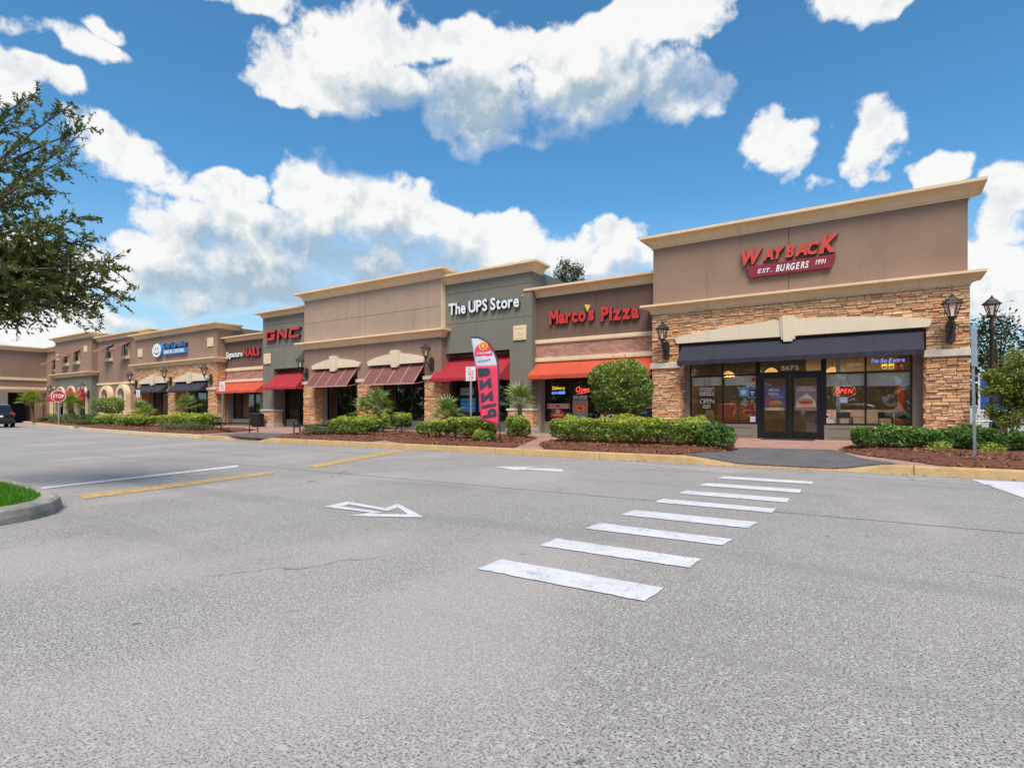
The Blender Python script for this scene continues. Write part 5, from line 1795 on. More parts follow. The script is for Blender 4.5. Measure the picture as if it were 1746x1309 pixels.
ell(po, 'patty', 'food_red', -3.11, 1.27, 0.21, 0.035, vp - 0.012)
ell(po, 'plate', 'food_cheese', -3.15, 1.17, 0.32, 0.05, vp - 0.005)
ell(po, 'drink', 'food_red', -3.36, 1.45, 0.07, 0.13, vp - 0.0055)
po = poster(-2.52, -1.87, 1.11, 1.94, 'poster_mauve', 'brown poster of a sandwich in the right door', vp)
words('Either way', -2.38, -2.02, 1.85, 0.06, vp - 0.0045, 0.004, 'sign_white', po, shear=0.2, off=0.01, joined=True, name='lettering')
words("IT'S DELICIOUS", -2.46, -1.93, 1.76, 0.065, vp - 0.0045, 0.004, 'sign_white', po, off=0.015, joined=True, name='lettering')
MB().prism_xz([(-2.50, 1.22), (-1.90, 1.24), (-1.93, 1.45), (-2.18, 1.70), (-2.47, 1.46)], vp - 0.008, vp - 0.0042).build('paper', 'food_paper', po)
ell(po, 'bread', 'food_bun', -2.22, 1.42, 0.24, 0.10, vp - 0.0085)
ell(po, 'filling', 'food_red', -2.20, 1.38, 0.22, 0.05, vp - 0.0118)
ell(po, 'bread', 'food_cheese', -2.2, 1.29, 0.26, 0.06, vp - 0.0085)
def card(u0, u1, z0, z1, mat, label, txt=None, tm='sign_white', v=21.043, inner=None):
    o = thing('window_sticker', label, 'sticker', ((u0 + u1) / 2, v, z0), 'stickers in the shop windows')
    part_box('sheet', mat, o, u0, u1, v - 0.004, v, z0, z1)
    if inner:
        ell(o, 'emblem', inner, (u0 + u1) / 2, (z0 + z1) / 2, (u1 - u0) * 0.32, (z1 - z0) * 0.3, v - 0.0045)
    if txt:
        words(txt, u0 + (u1 - u0) * 0.12, u1 - (u1 - u0) * 0.12, z0 + (z1 - z0) * 0.4, (z1 - z0) * 0.25, v - 0.0046, 0.002, tm, o, joined=True, name='lettering')
card(-3.94, -3.73, 2.08, 2.32, 'poster_pink', 'pink sticker with round emblem left of the doors', inner='sign_red')
card(-4.31, -4.01, 1.61, 1.91, 'sign_skyblue', 'light blue sticker with white blob left of the doors', inner='sign_white')
o = thing('window_sticker', 'black card in a pale blue border left of the doors', 'sticker', (-3.86, 21.04, 1.56), 'stickers in the shop windows')
part_box('sheet', 'sign_skyblue', o, -4.0, -3.74, 21.039, 21.043, 1.56, 1.89)
part_box('inner', 'poster_black', o, -3.97, -3.77, 21.035, 21.0388, 1.60, 1.86)
ell(o, 'emblem', 'sign_white', -3.87, 1.76, 0.08, 0.035, 21.0345)
ell(o, 'emblem', 'sign_white', -3.87, 1.67, 0.05, 0.025, 21.0345)
for k, uu in enumerate((-4.0, -3.85)):
    o = thing('window_sticker', 'small round white sticker under the pink one, %s' % ('on the left' if k == 0 else 'on the right'), 'sticker', (uu, 21.04, 1.95), 'stickers in the shop windows')
    ell(o, 'disc', 'sign_white', uu, 2.0, 0.065, 0.065, 21.043)
    ell(o, 'mark', 'sign_black', uu, 2.0, 0.03, 0.03, 21.0395)
card(-3.94, -3.72, 0.72, 0.91, 'sign_white', 'white notice low in the pane left of the doors', '---', 'sign_skyblue')
card(-1.23, -1.01, 1.36, 1.54, 'sign_white', 'pale notice hanging under the red open sign', None)
card(-1.63, -1.52, 0.83, 0.99, 'sign_white', 'small white notice low right of the doors', None, inner='sign_black')
card(-1.63, -1.40, 0.70, 0.82, 'food_paper', 'yellowish note in the bottom corner right of the doors', '---', 'sign_black')
# unlit neon sign, faint glow put in: house outline with OPEN
ns = thing('neon_sign', 'unlit white neon sign given a faint glow, reading OPEN in the left window', 'neon sign', (-5.44, 21.03, 1.35), 'neon signs in the nearest shop')
vN = 21.13
rods(ns, 'tube', [(-5.69, vN, 1.68), (-5.69, vN, 1.94), (-5.19, vN, 1.94), (-5.19, vN, 1.68), (-5.69, vN, 1.68)], 0.012, 'neon_faint_glow')
rods(ns, 'tube', [(-5.54, vN, 1.96), (-5.54, vN, 2.18), (-5.33, vN, 2.18), (-5.33, vN, 1.96)], 0.008, 'iron')
rods(ns, 'tube', [(-5.54, vN, 2.06), (-5.33, vN, 2.06)], 0.008, 'iron')
rods(ns, 'tube', [(-5.56, vN, 1.30), (-5.34, vN, 1.30), (-5.31, vN, 1.26), (-5.34, vN, 1.22), (-5.56, vN, 1.22), (-5.59, vN, 1.26), (-5.56, vN, 1.30)], 0.012, 'neon_faint_glow')
rods(ns, 'wire', [(-5.54, vN, 2.18), (-5.54, vN, 3.1)], 0.004, 'iron')
rods(ns, 'wire', [(-5.33, vN, 2.18), (-5.33, vN, 3.1)], 0.004, 'iron')
words('OPEN', -5.69, -5.19, 1.37, 0.17, vN + 0.01, 0.02, 'neon_faint_glow', ns, off=-0.02, joined=True, name='lettering')
words('HAND', -5.62, -5.26, 1.83, 0.07, vN + 0.01, 0.015, 'neon_faint_glow', ns, off=-0.01, joined=True, name='lettering')
words('DIPPED', -5.65, -5.23, 1.72, 0.07, vN + 0.01, 0.015, 'neon_faint_glow', ns, off=-0.01, joined=True, name='lettering')
ns = thing('neon_sign', 'red lit neon sign reading OPEN right of the doors', 'neon sign', (-1.1, 21.1, 1.6), 'neon signs in the nearest shop')
words('OPEN', -1.36, -0.86, 1.665, 0.15, vN, 0.02, 'neon_red', ns, shear=0.25, off=0.0, joined=True, name='lettering')
pts = [(-1.11 + 0.31 * math.copysign(abs(math.cos(a)) ** 0.5, math.cos(a)), vN, 1.74 + 0.15 * math.copysign(abs(math.sin(a)) ** 0.5, math.sin(a))) for a in [2 * math.pi * k / 28 for k in range(29)]]
mb = MB()
for k in range(0, 28):
    p = pts[k]
    mb.lathe([(0.0, -0.01), (0.011, 0), (0.0, 0.01)], p, 5)
mb.build('bulb_border', 'neon_yellow', ns)
rods(ns, 'wire', [(-1.25, vN, 1.88), (-1.11, vN, 2.3)], 0.004, 'iron')
rods(ns, 'wire', [(-0.95, vN, 1.88), (-1.06, vN, 2.3)], 0.004, 'iron')
ns = thing('neon_sign', 'blue neon script over yellow neon fries high in the right window', 'neon sign', (0.06, 21.1, 2.4), 'neon signs in the nearest shop')
words("I'm So Extra", -0.37, 0.50, 2.62, 0.12, vN, 0.018, 'neon_blue', ns, shear=0.22, off=0.0, gap=0.06, space=0.3, joined=True, name='lettering')
for s0 in (-0.09, 0.09):
    mb = MB()
    c = 0.07 + s0
    mb.tube([(c - 0.07, vN, 2.53), (c - 0.05, vN, 2.42), (c + 0.05, vN, 2.42), (c + 0.07, vN, 2.53), (c, vN, 2.50), (c - 0.07, vN, 2.53)], 0.009, 5)
    for q in range(5):
        mb.tube([(c - 0.05 + q * 0.025, vN, 2.51), (c - 0.065 + q * 0.033, vN, 2.58)], 0.008, 5)
    mb.build('fries', 'neon_yellow', ns)
# shop with the orange awning: posters, neon
vm = 21.545
o = thing('window_sign', 'yellow and blue neon sign in the left pane under the long orange awning', 'neon sign', (-11.9, vm, 1.8))
words('Delivery', -12.22, -11.58, 2.04, 0.15, vm + 0.1, 0.015, 'neon_yellow', o, shear=0.2, off=-0.012, joined=True, name='lettering')
words('654-8888', -12.24, -11.58, 1.84, 0.12, vm + 0.1, 0.015, 'neon_blue', o, off=-0.005, joined=True, name='lettering')
o = thing('window_sign', 'red neon script reading Open under the long orange awning', 'neon sign', (-10.7, vm, 1.8))
words('Open', -11.05, -10.42, 1.92, 0.22, vm + 0.1, 0.015, 'neon_red', o, shear=0.3, off=-0.01, joined=True, name='lettering')
rods(o, 'underline', [(-11.0, vm + 0.09, 1.84), (-10.7, vm + 0.09, 1.86), (-10.4, vm + 0.09, 1.93)], 0.01, 'neon_red')
def strip(u0, u1, z0, z1, mat, label, txts):
    o = thing('window_sign', label, 'window sign', ((u0 + u1) / 2, vm, z0), 'printed signs in the shop windows')
    part_box('sheet', 'sign_white', o, u0, u1, vm - 0.005, vm, z0, z1)
    part_box('print', mat, o, u0 + 0.01, u1 - 0.01, vm - 0.009, vm - 0.0053, z0 + 0.025, z1 - 0.025)
    for (a, b2, tx) in txts:
        words(tx, a, b2, z0 + (z1 - z0) * 0.3, (z1 - z0) * 0.42, vm - 0.0095, 0.003, 'sign_white', o, off=0.02, joined=True, name='lettering')
    return o
strip(-12.42, -11.32, 1.22, 1.42, 'sign_orange_red', 'red window strip reading PIZZA and SALADS in the left pane', [(-12.3, -11.98, 'PIZZA'), (-11.76, -11.40, 'SALADS')])
strip(-7.95, -7.50, 1.22, 1.40, 'sign_orange_red', 'red window strip beside the stone pier right of the round topiary', [])
o = thing('window_sign', 'red rounded logo decal under the red window strip', 'window sign', (-11.9, vm, 0.8), 'printed signs in the shop windows')
MB().prism_xz([(-12.26, 0.82), (-12.08, 0.84), (-11.88, 0.80), (-11.68, 0.84), (-11.52, 0.82), (-11.56, 1.02), (-11.66, 1.14), (-11.78, 1.17), (-11.89, 1.08), (-12.0, 1.17), (-12.12, 1.14), (-12.22, 1.02)], vm - 0.006, vm).build('decal', 'sign_red', o)
ell(o, 'tomato', 'sign_yellow', -11.89, 1.09, 0.11, 0.10, vm - 0.0065)
words("MARCO'S", -12.12, -11.64, 0.90, 0.07, vm - 0.0065, 0.003, 'sign_white', o, off=0.02, joined=True, name='lettering')
o = thing('poster', 'pizza poster with white heading in the second pane under the long orange awning', 'poster', (-10.8, vm, 0.77), 'printed signs in the shop windows')
part_box('sheet', 'poster_mauve', o, -11.16, -10.44, vm - 0.004, vm, 0.95, 1.80)
part_box('heading', 'poster_black', o, -11.16, -10.44, vm - 0.008, vm - 0.0045, 1.58, 1.80)
words('DUO-LICIOUS', -11.12, -10.48, 1.62, 0.14, vm - 0.0085, 0.003, 'sign_white', o, off=0.03, joined=True, name='lettering')
ell(o, 'crust', 'food_bun', -10.80, 1.22, 0.34, 0.22, vm - 0.0045)
ell(o, 'topping', 'food_red', -10.80, 1.23, 0.30, 0.18, vm - 0.008)
for q in range(7):
    ell(o, 'cheese', 'food_cheese', -10.80 + 0.2 * math.cos(q * 0.9), 1.23 + 0.11 * math.sin(q * 0.9), 0.06, 0.035, vm - 0.0115, 10)
part_box('footer', 'poster_teal', o, -11.16, -10.44, vm - 0.008, vm - 0.0045, 0.77, 0.945)
words('LARGE 2 TOPPING', -11.10, -10.60, 0.83, 0.06, vm - 0.0085, 0.003, 'sign_white', o, off=0.02, joined=True, name='lettering')
o = thing('poster', 'round pizza decal behind the topiary foot', 'poster', (-9.55, vm, 0.66), 'printed signs in the shop windows')
ell(o, 'crust', 'food_cheese', -9.55, 0.86, 0.34, 0.22, vm - 0.004)
for q in range(11):
    ell(o, 'topping', ['food_red', 'sign_white', 'poster_black'][q % 3], -9.55 + 0.24 * math.cos(q * 1.3) * (0.4 + 0.06 * q), 0.86 + 0.15 * math.sin(q * 1.3) * (0.4 + 0.06 * q), 0.06, 0.04, vm - 0.0075, 10)
o = thing('window_sign', 'black window panel with white script right of the round topiary', 'window sign', (-8.3, vm, 0.66), 'printed signs in the shop windows')
part_box('sheet', 'poster_black', o, -8.95, -7.55, vm - 0.004, vm, 0.66, 1.20)
words('Authentic', -8.75, -7.85, 1.0, 0.13, vm - 0.0045, 0.003, 'sign_white', o, shear=0.2, off=-0.005, joined=True, name='lettering')
words('Italian Pizza', -8.72, -7.85, 0.78, 0.13, vm - 0.0045, 0.003, 'sign_white', o, off=0.0, joined=True, name='lettering')
# shop behind the flag: blue window posters
for k, (a, b2) in enumerate(((-17.32, -16.4), (-16.2, -15.2))):
    side = 'left' if k == 0 else 'middle'
    o = thing('poster', 'blue striped poster in the %s pane behind the fire lane sign' % side, 'poster', ((a + b2) / 2, 21.56, 1.07), 'printed signs in the shop windows')
    part_box('sheet', 'sign_skyblue', o, a, b2, 21.556, 21.56, 1.07, 1.72)
    for q in range(3):
        part_box('stripe', 'sign_blue', o, a, b2, 21.551, 21.5555, 1.10 + 0.2 * q, 1.22 + 0.2 * q)
    o = thing('window_sign', 'framed dark notice in the %s pane behind the fire lane sign' % side, 'window sign', ((a + b2) / 2, 21.56, 1.9), 'printed signs in the shop windows')
    part_box('sheet', 'sign_white', o, a + 0.02, b2 - 0.1, 21.556, 21.56, 1.9, 2.22)
    part_box('print', 'poster_teal', o, a + 0.05, b2 - 0.13, 21.551, 21.5555, 1.93, 2.19)
    words('Pack & Ship', a + 0.12, b2 - 0.2, 2.07, 0.08, 21.5505, 0.003, 'sign_white', o, joined=True, name='lettering')
    words('Guarantee', a + 0.16, b2 - 0.24, 1.97, 0.06, 21.5505, 0.003, 'sign_white', o, joined=True, name='lettering')
dm = thing('door_mat', 'dark mat on the brick walk before the double doors', 'mat', (-2.68, 20.55, FZ))
part_box('mat', 'tyre', dm, -3.45, -1.92, 20.15, 20.95, FZ, FZ + 0.016)

# ================================================================== street furniture
def post_sign(loc, h, label, face, facing=0.0):
    o = thing('fire_lane_sign', label, 'sign', loc, 'signs on metal posts', facing)
    x, y, z = 0, 0, 0
    ORIG[o.name] = Vector((0, 0, 0))
    MB().box(-0.03, 0.03, -0.012, 0.0, 0, h).box(-0.03, -0.018, 0.0, 0.025, 0, h).box(0.018, 0.03, 0.0, 0.025, 0, h).build('post', 'galv', o)
    return o
def fire_sign(loc, label):
    o = post_sign(loc, 2.3, label, None)
    z0 = 1.90
    MB().box(-0.17, 0.17, -0.022, -0.014, z0, z0 + 0.46).build('plate', 'sign_white', o, bevel=0.0)
    words('NO', -0.10, 0.0, z0 + 0.36, 0.06, -0.0225, 0.002, 'sign_red', o, off=0.02, joined=True, name='lettering')
    words('PARKING', -0.13, 0.13, z0 + 0.29, 0.045, -0.0225, 0.002, 'sign_red', o, off=0.02, joined=True, name='lettering')
    words('FIRE', -0.10, 0.10, z0 + 0.175, 0.085, -0.0225, 0.002, 'sign_red', o, off=0.02, joined=True, name='lettering')
    words('LANE', -0.11, 0.11, z0 + 0.07, 0.085, -0.0225, 0.002, 'sign_red', o, off=0.02, joined=True, name='lettering')
    MB().box(-0.11, 0.11, -0.0245, -0.0225, z0 + 0.03, z0 + 0.045).build('underline', 'sign_red', o)
    return o
s0 = fire_sign((-11.29, 14.6, 0.18), 'white fire lane sign on a post left of the feather flag')
for loc, lab in (((-26.25, 14.7, 0.15), 'white fire lane sign on a post at the end of the short orange awning'), ((-41.2, 17.4, 0.15), 'white fire lane sign on a post before the arched niches')):
    c = copy_tree(s0)
    c.location = loc
    c['label'] = lab
    c.rotation_euler = (0, 0, R(12))
s0.rotation_euler = (0, 0, R(14))
sr = post_sign((1.39, 13.4, 0.16), 2.50, 'tall grey metal post with sign seen edge-on at the right', None, R(70))
sr.name = 'metal_sign_post'
MB().box(-0.22, 0.22, -0.022, -0.014, 1.75, 2.48).build('plate', 'galv', sr)
sr.rotation_euler = (R(-1.2), R(1.0), R(73))
# stop sign
so = thing('stop_sign', 'red octagonal stop sign before the arched red awnings', 'stop sign', (-48.35, 15.35, 0.15), None, R(58))
ORIG[so.name] = Vector((0, 0, 0))
MB().box(-0.035, 0.035, 0.0, 0.03, 0, 2.45).build('post', 'galv', so)
def octa(r_): return [(r_ * math.cos(R(22.5 + 45 * k)), 2.02 + r_ * math.sin(R(22.5 + 45 * k))) for k in range(8)]
MB().prism_xz(octa(0.44), -0.012, -0.004).build('border', 'sign_white', so)
MB().prism_xz(octa(0.405), -0.017, -0.0125).build('face', 'stop_red', so)
words('STOP', -0.31, 0.31, 1.89, 0.26, -0.0175, 0.004, 'sign_white', so, off=0.02, joined=True, name='lettering')
so2 = thing('metal_sign_post', 'far bare grey post among the palms by the wing', 'post', (-57.0, 18.2, 0.15))
ORIG[so2.name] = Vector((0, 0, 0))
MB().box(-0.04, 0.04, -0.02, 0.02, 0, 2.3).build('post', 'galv', so2)
MB().box(-0.05, 0.25, -0.03, -0.021, 1.75, 2.25).build('plate', 'galv', so2)

# feather flag
fg = thing('feather_flag', 'tall pink and white feather flag with mirrored lettering', 'flag', (-8.55, 12.3, 0.15))
R_EDGE = [(-9.51, 3.13), (-9.27, 3.11), (-9.05, 3.02), (-8.89, 2.90), (-8.76, 2.72), (-8.66, 2.51), (-8.60, 2.27), (-8.58, 1.88), (-8.56, 1.26), (-8.55, 0.66)]
def edge_r(z):
    pts = R_EDGE[::-1]
    for (x0, z0), (x1, z1) in zip(pts, pts[1:]):
        if z0 <= z <= z1 + 1e-6: return x0 + (x1 - x0) * (z - z0) / max(z1 - z0, 1e-6)
    return -9.5
def edge_l(z): return -9.51 + (3.13 - z) * (0.38 / 2.3)
def wob(x, z): return 12.3 + 0.035 * math.sin(3.1 * z + 2.5 * x) * (edge_r(min(max(z, 0.67), 3.12)) - x) - 0.02 * math.sin(1.7 * z)
def cloth(name, zlo, zhi, mat, bottom=None):
    mb = MB()
    nz, nx = 22, 10
    rows = []
    for k in range(nz + 1):
        row = []
        for q in range(nx + 1):
            f = q / nx
            zl = zlo if bottom is None else zlo + bottom(f)
            z = zl + (zhi - zl) * k / nz
            zc = min(max(z, 0.67), 3.125)
            x = edge_l(zc) + (edge_r(zc) - edge_l(zc)) * f
            row.append(len(mb.v))
            mb.v.append((x, wob(x, z), z))
        rows.append(row)
    for a, b2 in zip(rows, rows[1:]):
        for q in range(nx):
            mb.f.append((a[q], a[q + 1], b2[q + 1], b2[q]))
    o = mb.build(name, mat, fg, smooth=True)
    sm = o.modifiers.new('thick', 'SOLIDIFY')
    sm.thickness = 0.004
    return o
top = cloth('upper_cloth', 2.30, 3.125, 'flag_white')
low = cloth('lower_cloth', 0.67, 2.30, 'flag_pink', bottom=lambda f: 0.17 * (1 - f) ** 0.6)
pp = [(-8.55, 12.31, 0.05), (-8.54, 12.31, 0.66)] + [(x + 0.012, wob(x, z), z) for x, z in reversed(R_EDGE)]
MB().tube(pp, 0.012, 6).build('pole', 'black_paint', fg)
pp = [(x + 0.0, wob(x, z) - 0.004, z) for x, z in R_EDGE]
MB().tube(pp, 0.022, 6).build('sleeve', 'flag_ink', fg)
MB().lathe([(0.05, 0.0), (0.04, 0.06), (0.02, 0.08)], (-8.55, 12.31, 0.17), 8).build('ground_spike', 'iron', fg)
# lettering on the flag: print as thin raised sheets that follow the cloth
def print_on(parent, name, text, mat, p0, ax, ay, length, height, mirror, shear=0.0, off=0.03, gap=0.12, caps=None):
    """text laid from p0 along ax (reading) with ay up, both 2-d in x,z"""
    gl, Wd = lay(text, shear, off, gap, 0.4, caps)
    allv, allf = [], []
    for chh, V, F in gl:
        i = len(allv)
        for vx, vy, vz in V:
            s_ = vx / Wd * length
            x = p0[0] + ax[0] * s_ + ay[0] * vy * height
            z = p0[1] + ax[1] * s_ + ay[1] * vy * height
            allv.append((x, wob(x, z) - 0.006 - 0.003 * (vz + 0.5), z))
        allf += [tuple(i + q for q in (f[::-1] if mirror else f)) for f in F]
    mb = MB()
    mb.v, mb.f = allv, allf
    return mb.build(name, mat, parent)
# seen from behind: letters run upwards along the flag, mirrored
print_on(low, 'lettering', 'Pizza', 'flag_ink', (-9.075, 0.885), (-0.16, 0.985), (0.985, 0.16), 1.40, 0.46, True, off=0.045, gap=0.12, caps=[1, 1.12, 1.28, 1.28, 1.28])
lg = MB()
L0 = [(-9.36, 2.60), (-9.20, 2.585), (-9.08, 2.61), (-8.96, 2.58), (-8.80, 2.59), (-8.79, 2.70), (-8.83, 2.84), (-8.92, 2.91), (-9.02, 2.88), (-9.09, 2.81), (-9.15, 2.88), (-9.26, 2.90), (-9.35, 2.82), (-9.385, 2.70)]
lg.prism_xz([(x, z) for x, z in L0], 12.285, 12.29)
lg.v = [(x, wob(x, z) - (0.009 if y < 12.2875 else 0.004), z) for x, y, z in lg.v]
lg.build('emblem', 'flag_pink', top)
lg = MB()
for q in range(3):
    n = 16
    pts = [(-9.09 + (0.15 - 0.045 * q) * math.cos(2 * math.pi * k / n), 2.86 + (0.12 - 0.035 * q) * math.sin(2 * math.pi * k / n)) for k in range(n)]
    lg2 = MB().prism_xz(pts, 0, 1)
    lg2.v = [(x, wob(x, z) - (0.011 + 0.003 * q if y < 0.5 else 0.009), z) for x, y, z in lg2.v]
    lg2.build('emblem_ring', 'sign_yellow' if q % 2 == 0 else 'flag_pink', top)
print_on(top, 'lettering', 'Marco\'s', 'sign_white', (-8.84, 2.64), (-1, 0.0), (0, 1), 0.46, 0.07, True, off=0.02)
print_on(top, 'lettering', 'Primo pizza', 'flag_ink', (-8.86, 2.44), (-1, -0.04), (0, 1), 0.40, 0.07, True, shear=0.25, off=0.0)

# benches
def bench(label):
    o = thing('bench', label, 'bench', (0, 0, 0), 'metal benches')
    for sx_ in (-1.05, 1.05):
        mb = MB()
        mb.tube([(sx_, -0.25, 0), (sx_, -0.22, 0.40), (sx_, -0.24, 0.55), (sx_, -0.16, 0.64), (sx_, 0.16, 0.64), (sx_, 0.24, 0.55), (sx_, 0.22, 0.40), (sx_, 0.25, 0)], 0.024, 6)
        mb.tube([(sx_, -0.22, 0.38), (sx_, 0.22, 0.38)], 0.022, 6)
        mb.tube([(sx_, -0.22, 0.14), (sx_, 0.22, 0.14)], 0.016, 6)
        mb.build('end_frame', 'iron', o)
    for k in range(8):
        y = -0.21 + 0.06 * k
        part_box('slat', 'iron', o, -1.04, 1.04, y - 0.02, y + 0.02, 0.385 + 0.012 * abs(k - 3.5) / 3.5, 0.435 + 0.012 * abs(k - 3.5) / 3.5)
    return o
b0 = bench('dark metal bench left of the dropped kerb, beside the short hedge')
b0.location = (-24.0, 14.0, 0.15)
b0.rotation_euler = (0, 0, R(14))
b1 = copy_tree(b0)
b1['label'] = 'dark metal bench right of the dropped kerb, partly behind the dull shrub'
b1.location = (-17.2, 13.45, 0.15)
b1.rotation_euler = (0, 0, R(28))
tr_ = thing('litter_bin', 'dark ribbed litter bin by the stone foot under the red awning', 'litter bin', (-32.05, 20.1, 0.15))
ORIG[tr_.name] = Vector((0, 0, 0))
MB().lathe([(0.30, 0.0), (0.30, 0.08), (0.33, 0.10), (0.37, 0.72), (0.37, 0.74)], n=20).build('bin', 'iron', tr_, smooth=True)
for k in range(20):
    a = 2 * math.pi * k / 20
    MB().tube([(0.335 * math.cos(a), 0.335 * math.sin(a), 0.1), (0.385 * math.cos(a), 0.385 * math.sin(a), 0.74)], 0.018, 4).build('slat', 'iron', tr_)
MB().lathe([(0.40, 0.74), (0.41, 0.77), (0.36, 0.82), (0.2, 0.86), (0.18, 0.86)], n=20).build('lid', 'iron', tr_, smooth=True)
# far right: patio chair and blue board beyond the shop corner
pc = thing('patio_chair', 'pale metal patio chair beyond the right corner of the nearest shop', 'chair', (2.35, 20.4, 0.15))
ORIG[pc.name] = Vector((0, 0, 0))
for s in (-1, 1):
    MB().tube([(s * 0.24, -0.28, 0.0), (s * 0.24, -0.22, 0.43), (s * 0.24, 0.2, 0.42), (s * 0.24, 0.36, 0.92)], 0.018, 6).build('side_frame', 'steel_light', pc)
    MB().tube([(s * 0.24, 0.32, 0.0), (s * 0.24, 0.15, 0.42)], 0.018, 6).build('leg', 'steel_light', pc)
    MB().tube([(s * 0.26, 0.28, 0.66), (s * 0.26, -0.22, 0.64)], 0.018, 6).build('arm', 'steel_light', pc)
MB().box(-0.23, 0.23, -0.22, 0.2, 0.405, 0.425).build('seat', 'steel_light', pc)
MB().prism_yz([(0.21, 0.44), (0.23, 0.44), (0.37, 0.92), (0.35, 0.92)], -0.23, 0.23).build('backrest', 'iron', pc)
pc.rotation_euler = (0, 0, R(-70))
bb = thing('board', 'blue board on legs behind the small tree at the right', 'board', (2.75, 23.0, 0.15))
part_box('panel', 'blue_tarp', bb, 2.5, 3.3, 23.0, 23.03, 1.15, 2.25)
for x in (2.45, 3.3):
    part_box('leg', 'sign_white', bb, x, x + 0.05, 22.99, 23.04, 0.15, 2.3)
part_box('rail', 'sign_white', bb, 2.5, 3.3, 22.985, 22.998, 1.02, 1.14)

# ================================================================== cars
def car(label, paint_, loc, rz, name='parked_car', group='cars'):
    """compact sport utility: x forward, about 4.5 m long"""
    o = thing(name, label, 'car', (0, 0, 0), group)
    # body as cross sections: (x, half width, floor, belt, roof half width, roof z)
    secs = [(-2.20, 0.80, 0.42, 0.86, 0.66, 0.95), (-2.16, 0.86, 0.30, 0.98, 0.70, 1.08), (-1.95, 0.89, 0.26, 1.00, 0.64, 1.50), (-1.55, 0.90, 0.24, 1.00, 0.64, 1.64), (-0.6, 0.91, 0.24, 0.99, 0.64, 1.69), (0.2, 0.91, 0.24, 0.97, 0.62, 1.65), (0.62, 0.90, 0.24, 0.96, 0.62, 1.45),
            (1.05, 0.89, 0.24, 0.95, 0.68, 1.04), (1.6, 0.88, 0.24, 0.90, 0.66, 0.96), (2.1, 0.82, 0.28, 0.80, 0.58, 0.84), (2.25, 0.68, 0.38, 0.66, 0.5, 0.70)]
    mb = MB()
    rings = []
    for x, hw, zf, zb, rw, zr in secs:
        half = [(hw * 0.86, zf), (hw, zf + 0.14), (hw * 1.01, (zf + zb) / 2), (hw * 0.97, zb), (rw + (hw - rw) * 0.12, zb + (zr - zb) * 0.82), (rw * 0.8, zr)]
        rings.append(len(mb.v))
        for y, z in half: mb.v.append((x, -y, z))
        for y, z in reversed(half): mb.v.append((x, y, z))
    n = 12
    for a, b2 in zip(rings, rings[1:]):
        for q in range(n - 1):
            mb.f.append((a + q, b2 + q, b2 + q + 1, a + q + 1))
        mb.f.append((a + n - 1, b2 + n - 1, b2, a))
    mb.f.append(tuple(rings[0] + q for q in range(n)))
    mb.f.append(tuple(rings[-1] + q for q in range(n - 1, -1, -1)))
    mb.build('body', paint_, o, smooth=True)
    for s in (-1, 1):
        for x0, x1, t0, t1 in ((-1.85, -0.95, 0.1, 0.1), (-0.88, 0.0, 0.05, 0.05), (0.06, 0.72, 0.05, 0.55)):
            m2 = MB()
            zt = 1.52 if x0 > -1.5 else 1.46
            yb, yt = 0.885, 0.70
            m2.quad((x0, s * (yb + 0.008), 1.04), (x1 + 0.1 * (t1 > .1), s * (yb + 0.008), 1.03), (x1 - 0.22 * (t1 > .1), s * (yt + 0.015), zt), (x0 + (0.14 if x0 < -1.5 else 0), s * (yt + 0.015), zt))
            m2.build('side_window', 'car_glass', o)
        for x in (-1.35, 1.42):
            w = MB().lathe([(0.20, -0.11), (0.33, -0.11), (0.35, -0.08), (0.35, 0.08), (0.33, 0.11), (0.20, 0.11)], n=22)
            w.v = [(x + a, s * 0.84 + c, 0.35 + b2) for a, b2, c in w.v]
            wo_ = w.build('wheel', 'tyre', o, smooth=True)
            rm = MB().lathe([(0.05, -0.118), (0.21, -0.112), (0.21, 0.112), (0.05, 0.118)], n=16)
            rm.v = [(x + a, s * 0.84 + c, 0.35 + b2) for a, b2, c in rm.v]
            rm.build('rim', 'silver_paint', wo_)
        MB().prism_yz([(s * 0.60, 0.86), (s * 0.885, 0.84), (s * 0.89, 0.98), (s * 0.74, 1.06), (s * 0.60, 1.02)][::s], -2.19, -2.05).build('tail_light', 'tail_red', o)
        MB().box(2.02, 2.19, s * 0.62 - 0.14, s * 0.62 + 0.14, 0.62, 0.76).build('headlight', 'steel_light', o)
        MB().box(0.55, 0.72, s * 0.98 - 0.09, s * 0.98 + 0.09, 1.0, 1.14).build('mirror', paint_, o, bevel=0.03)
    m2 = MB()
    m2.quad((-2.185, -0.62, 1.07), (-2.185, 0.62, 1.07), (-1.985, 0.58, 1.50), (-1.985, -0.58, 1.50))
    m2.build('rear_window', 'car_glass', o)
    m2 = MB()
    m2.quad((1.02, 0.66, 1.07), (1.02, -0.66, 1.07), (0.66, -0.60, 1.45), (0.66, 0.60, 1.45))
    m2.build('windscreen', 'car_glass', o)
    MB().box(-2.27, -2.15, -0.84, 0.84, 0.36, 0.60).build('bumper', 'tyre', o, bevel=0.04)
    MB().box(-2.225, -2.19, -0.27, 0.27, 0.70, 0.83).build('number_plate', 'sign_white', o)
    o.location = loc
    o.rotation_euler = (0, 0, rz)
    return o
car('black sport utility car at the left edge, seen from behind', 'black_paint', (-51.9, 12.75, 0), R(172), group='cars in the lot')
car('silver sport utility car across the lot, mirrored in the double doors', 'silver_paint', (-2.6, -5.5, 0), R(178), group='cars in the lot')
car('white sport utility car across the lot, mirrored in the window under the right rose awning', 'white_paint_car', (-24.0, -3.5, 0), R(5), group='cars in the lot')
car('pale car across the lot, mirrored in the rightmost window', 'silver_paint', (4.4, -6.0, 0), R(2), group='cars in the lot')

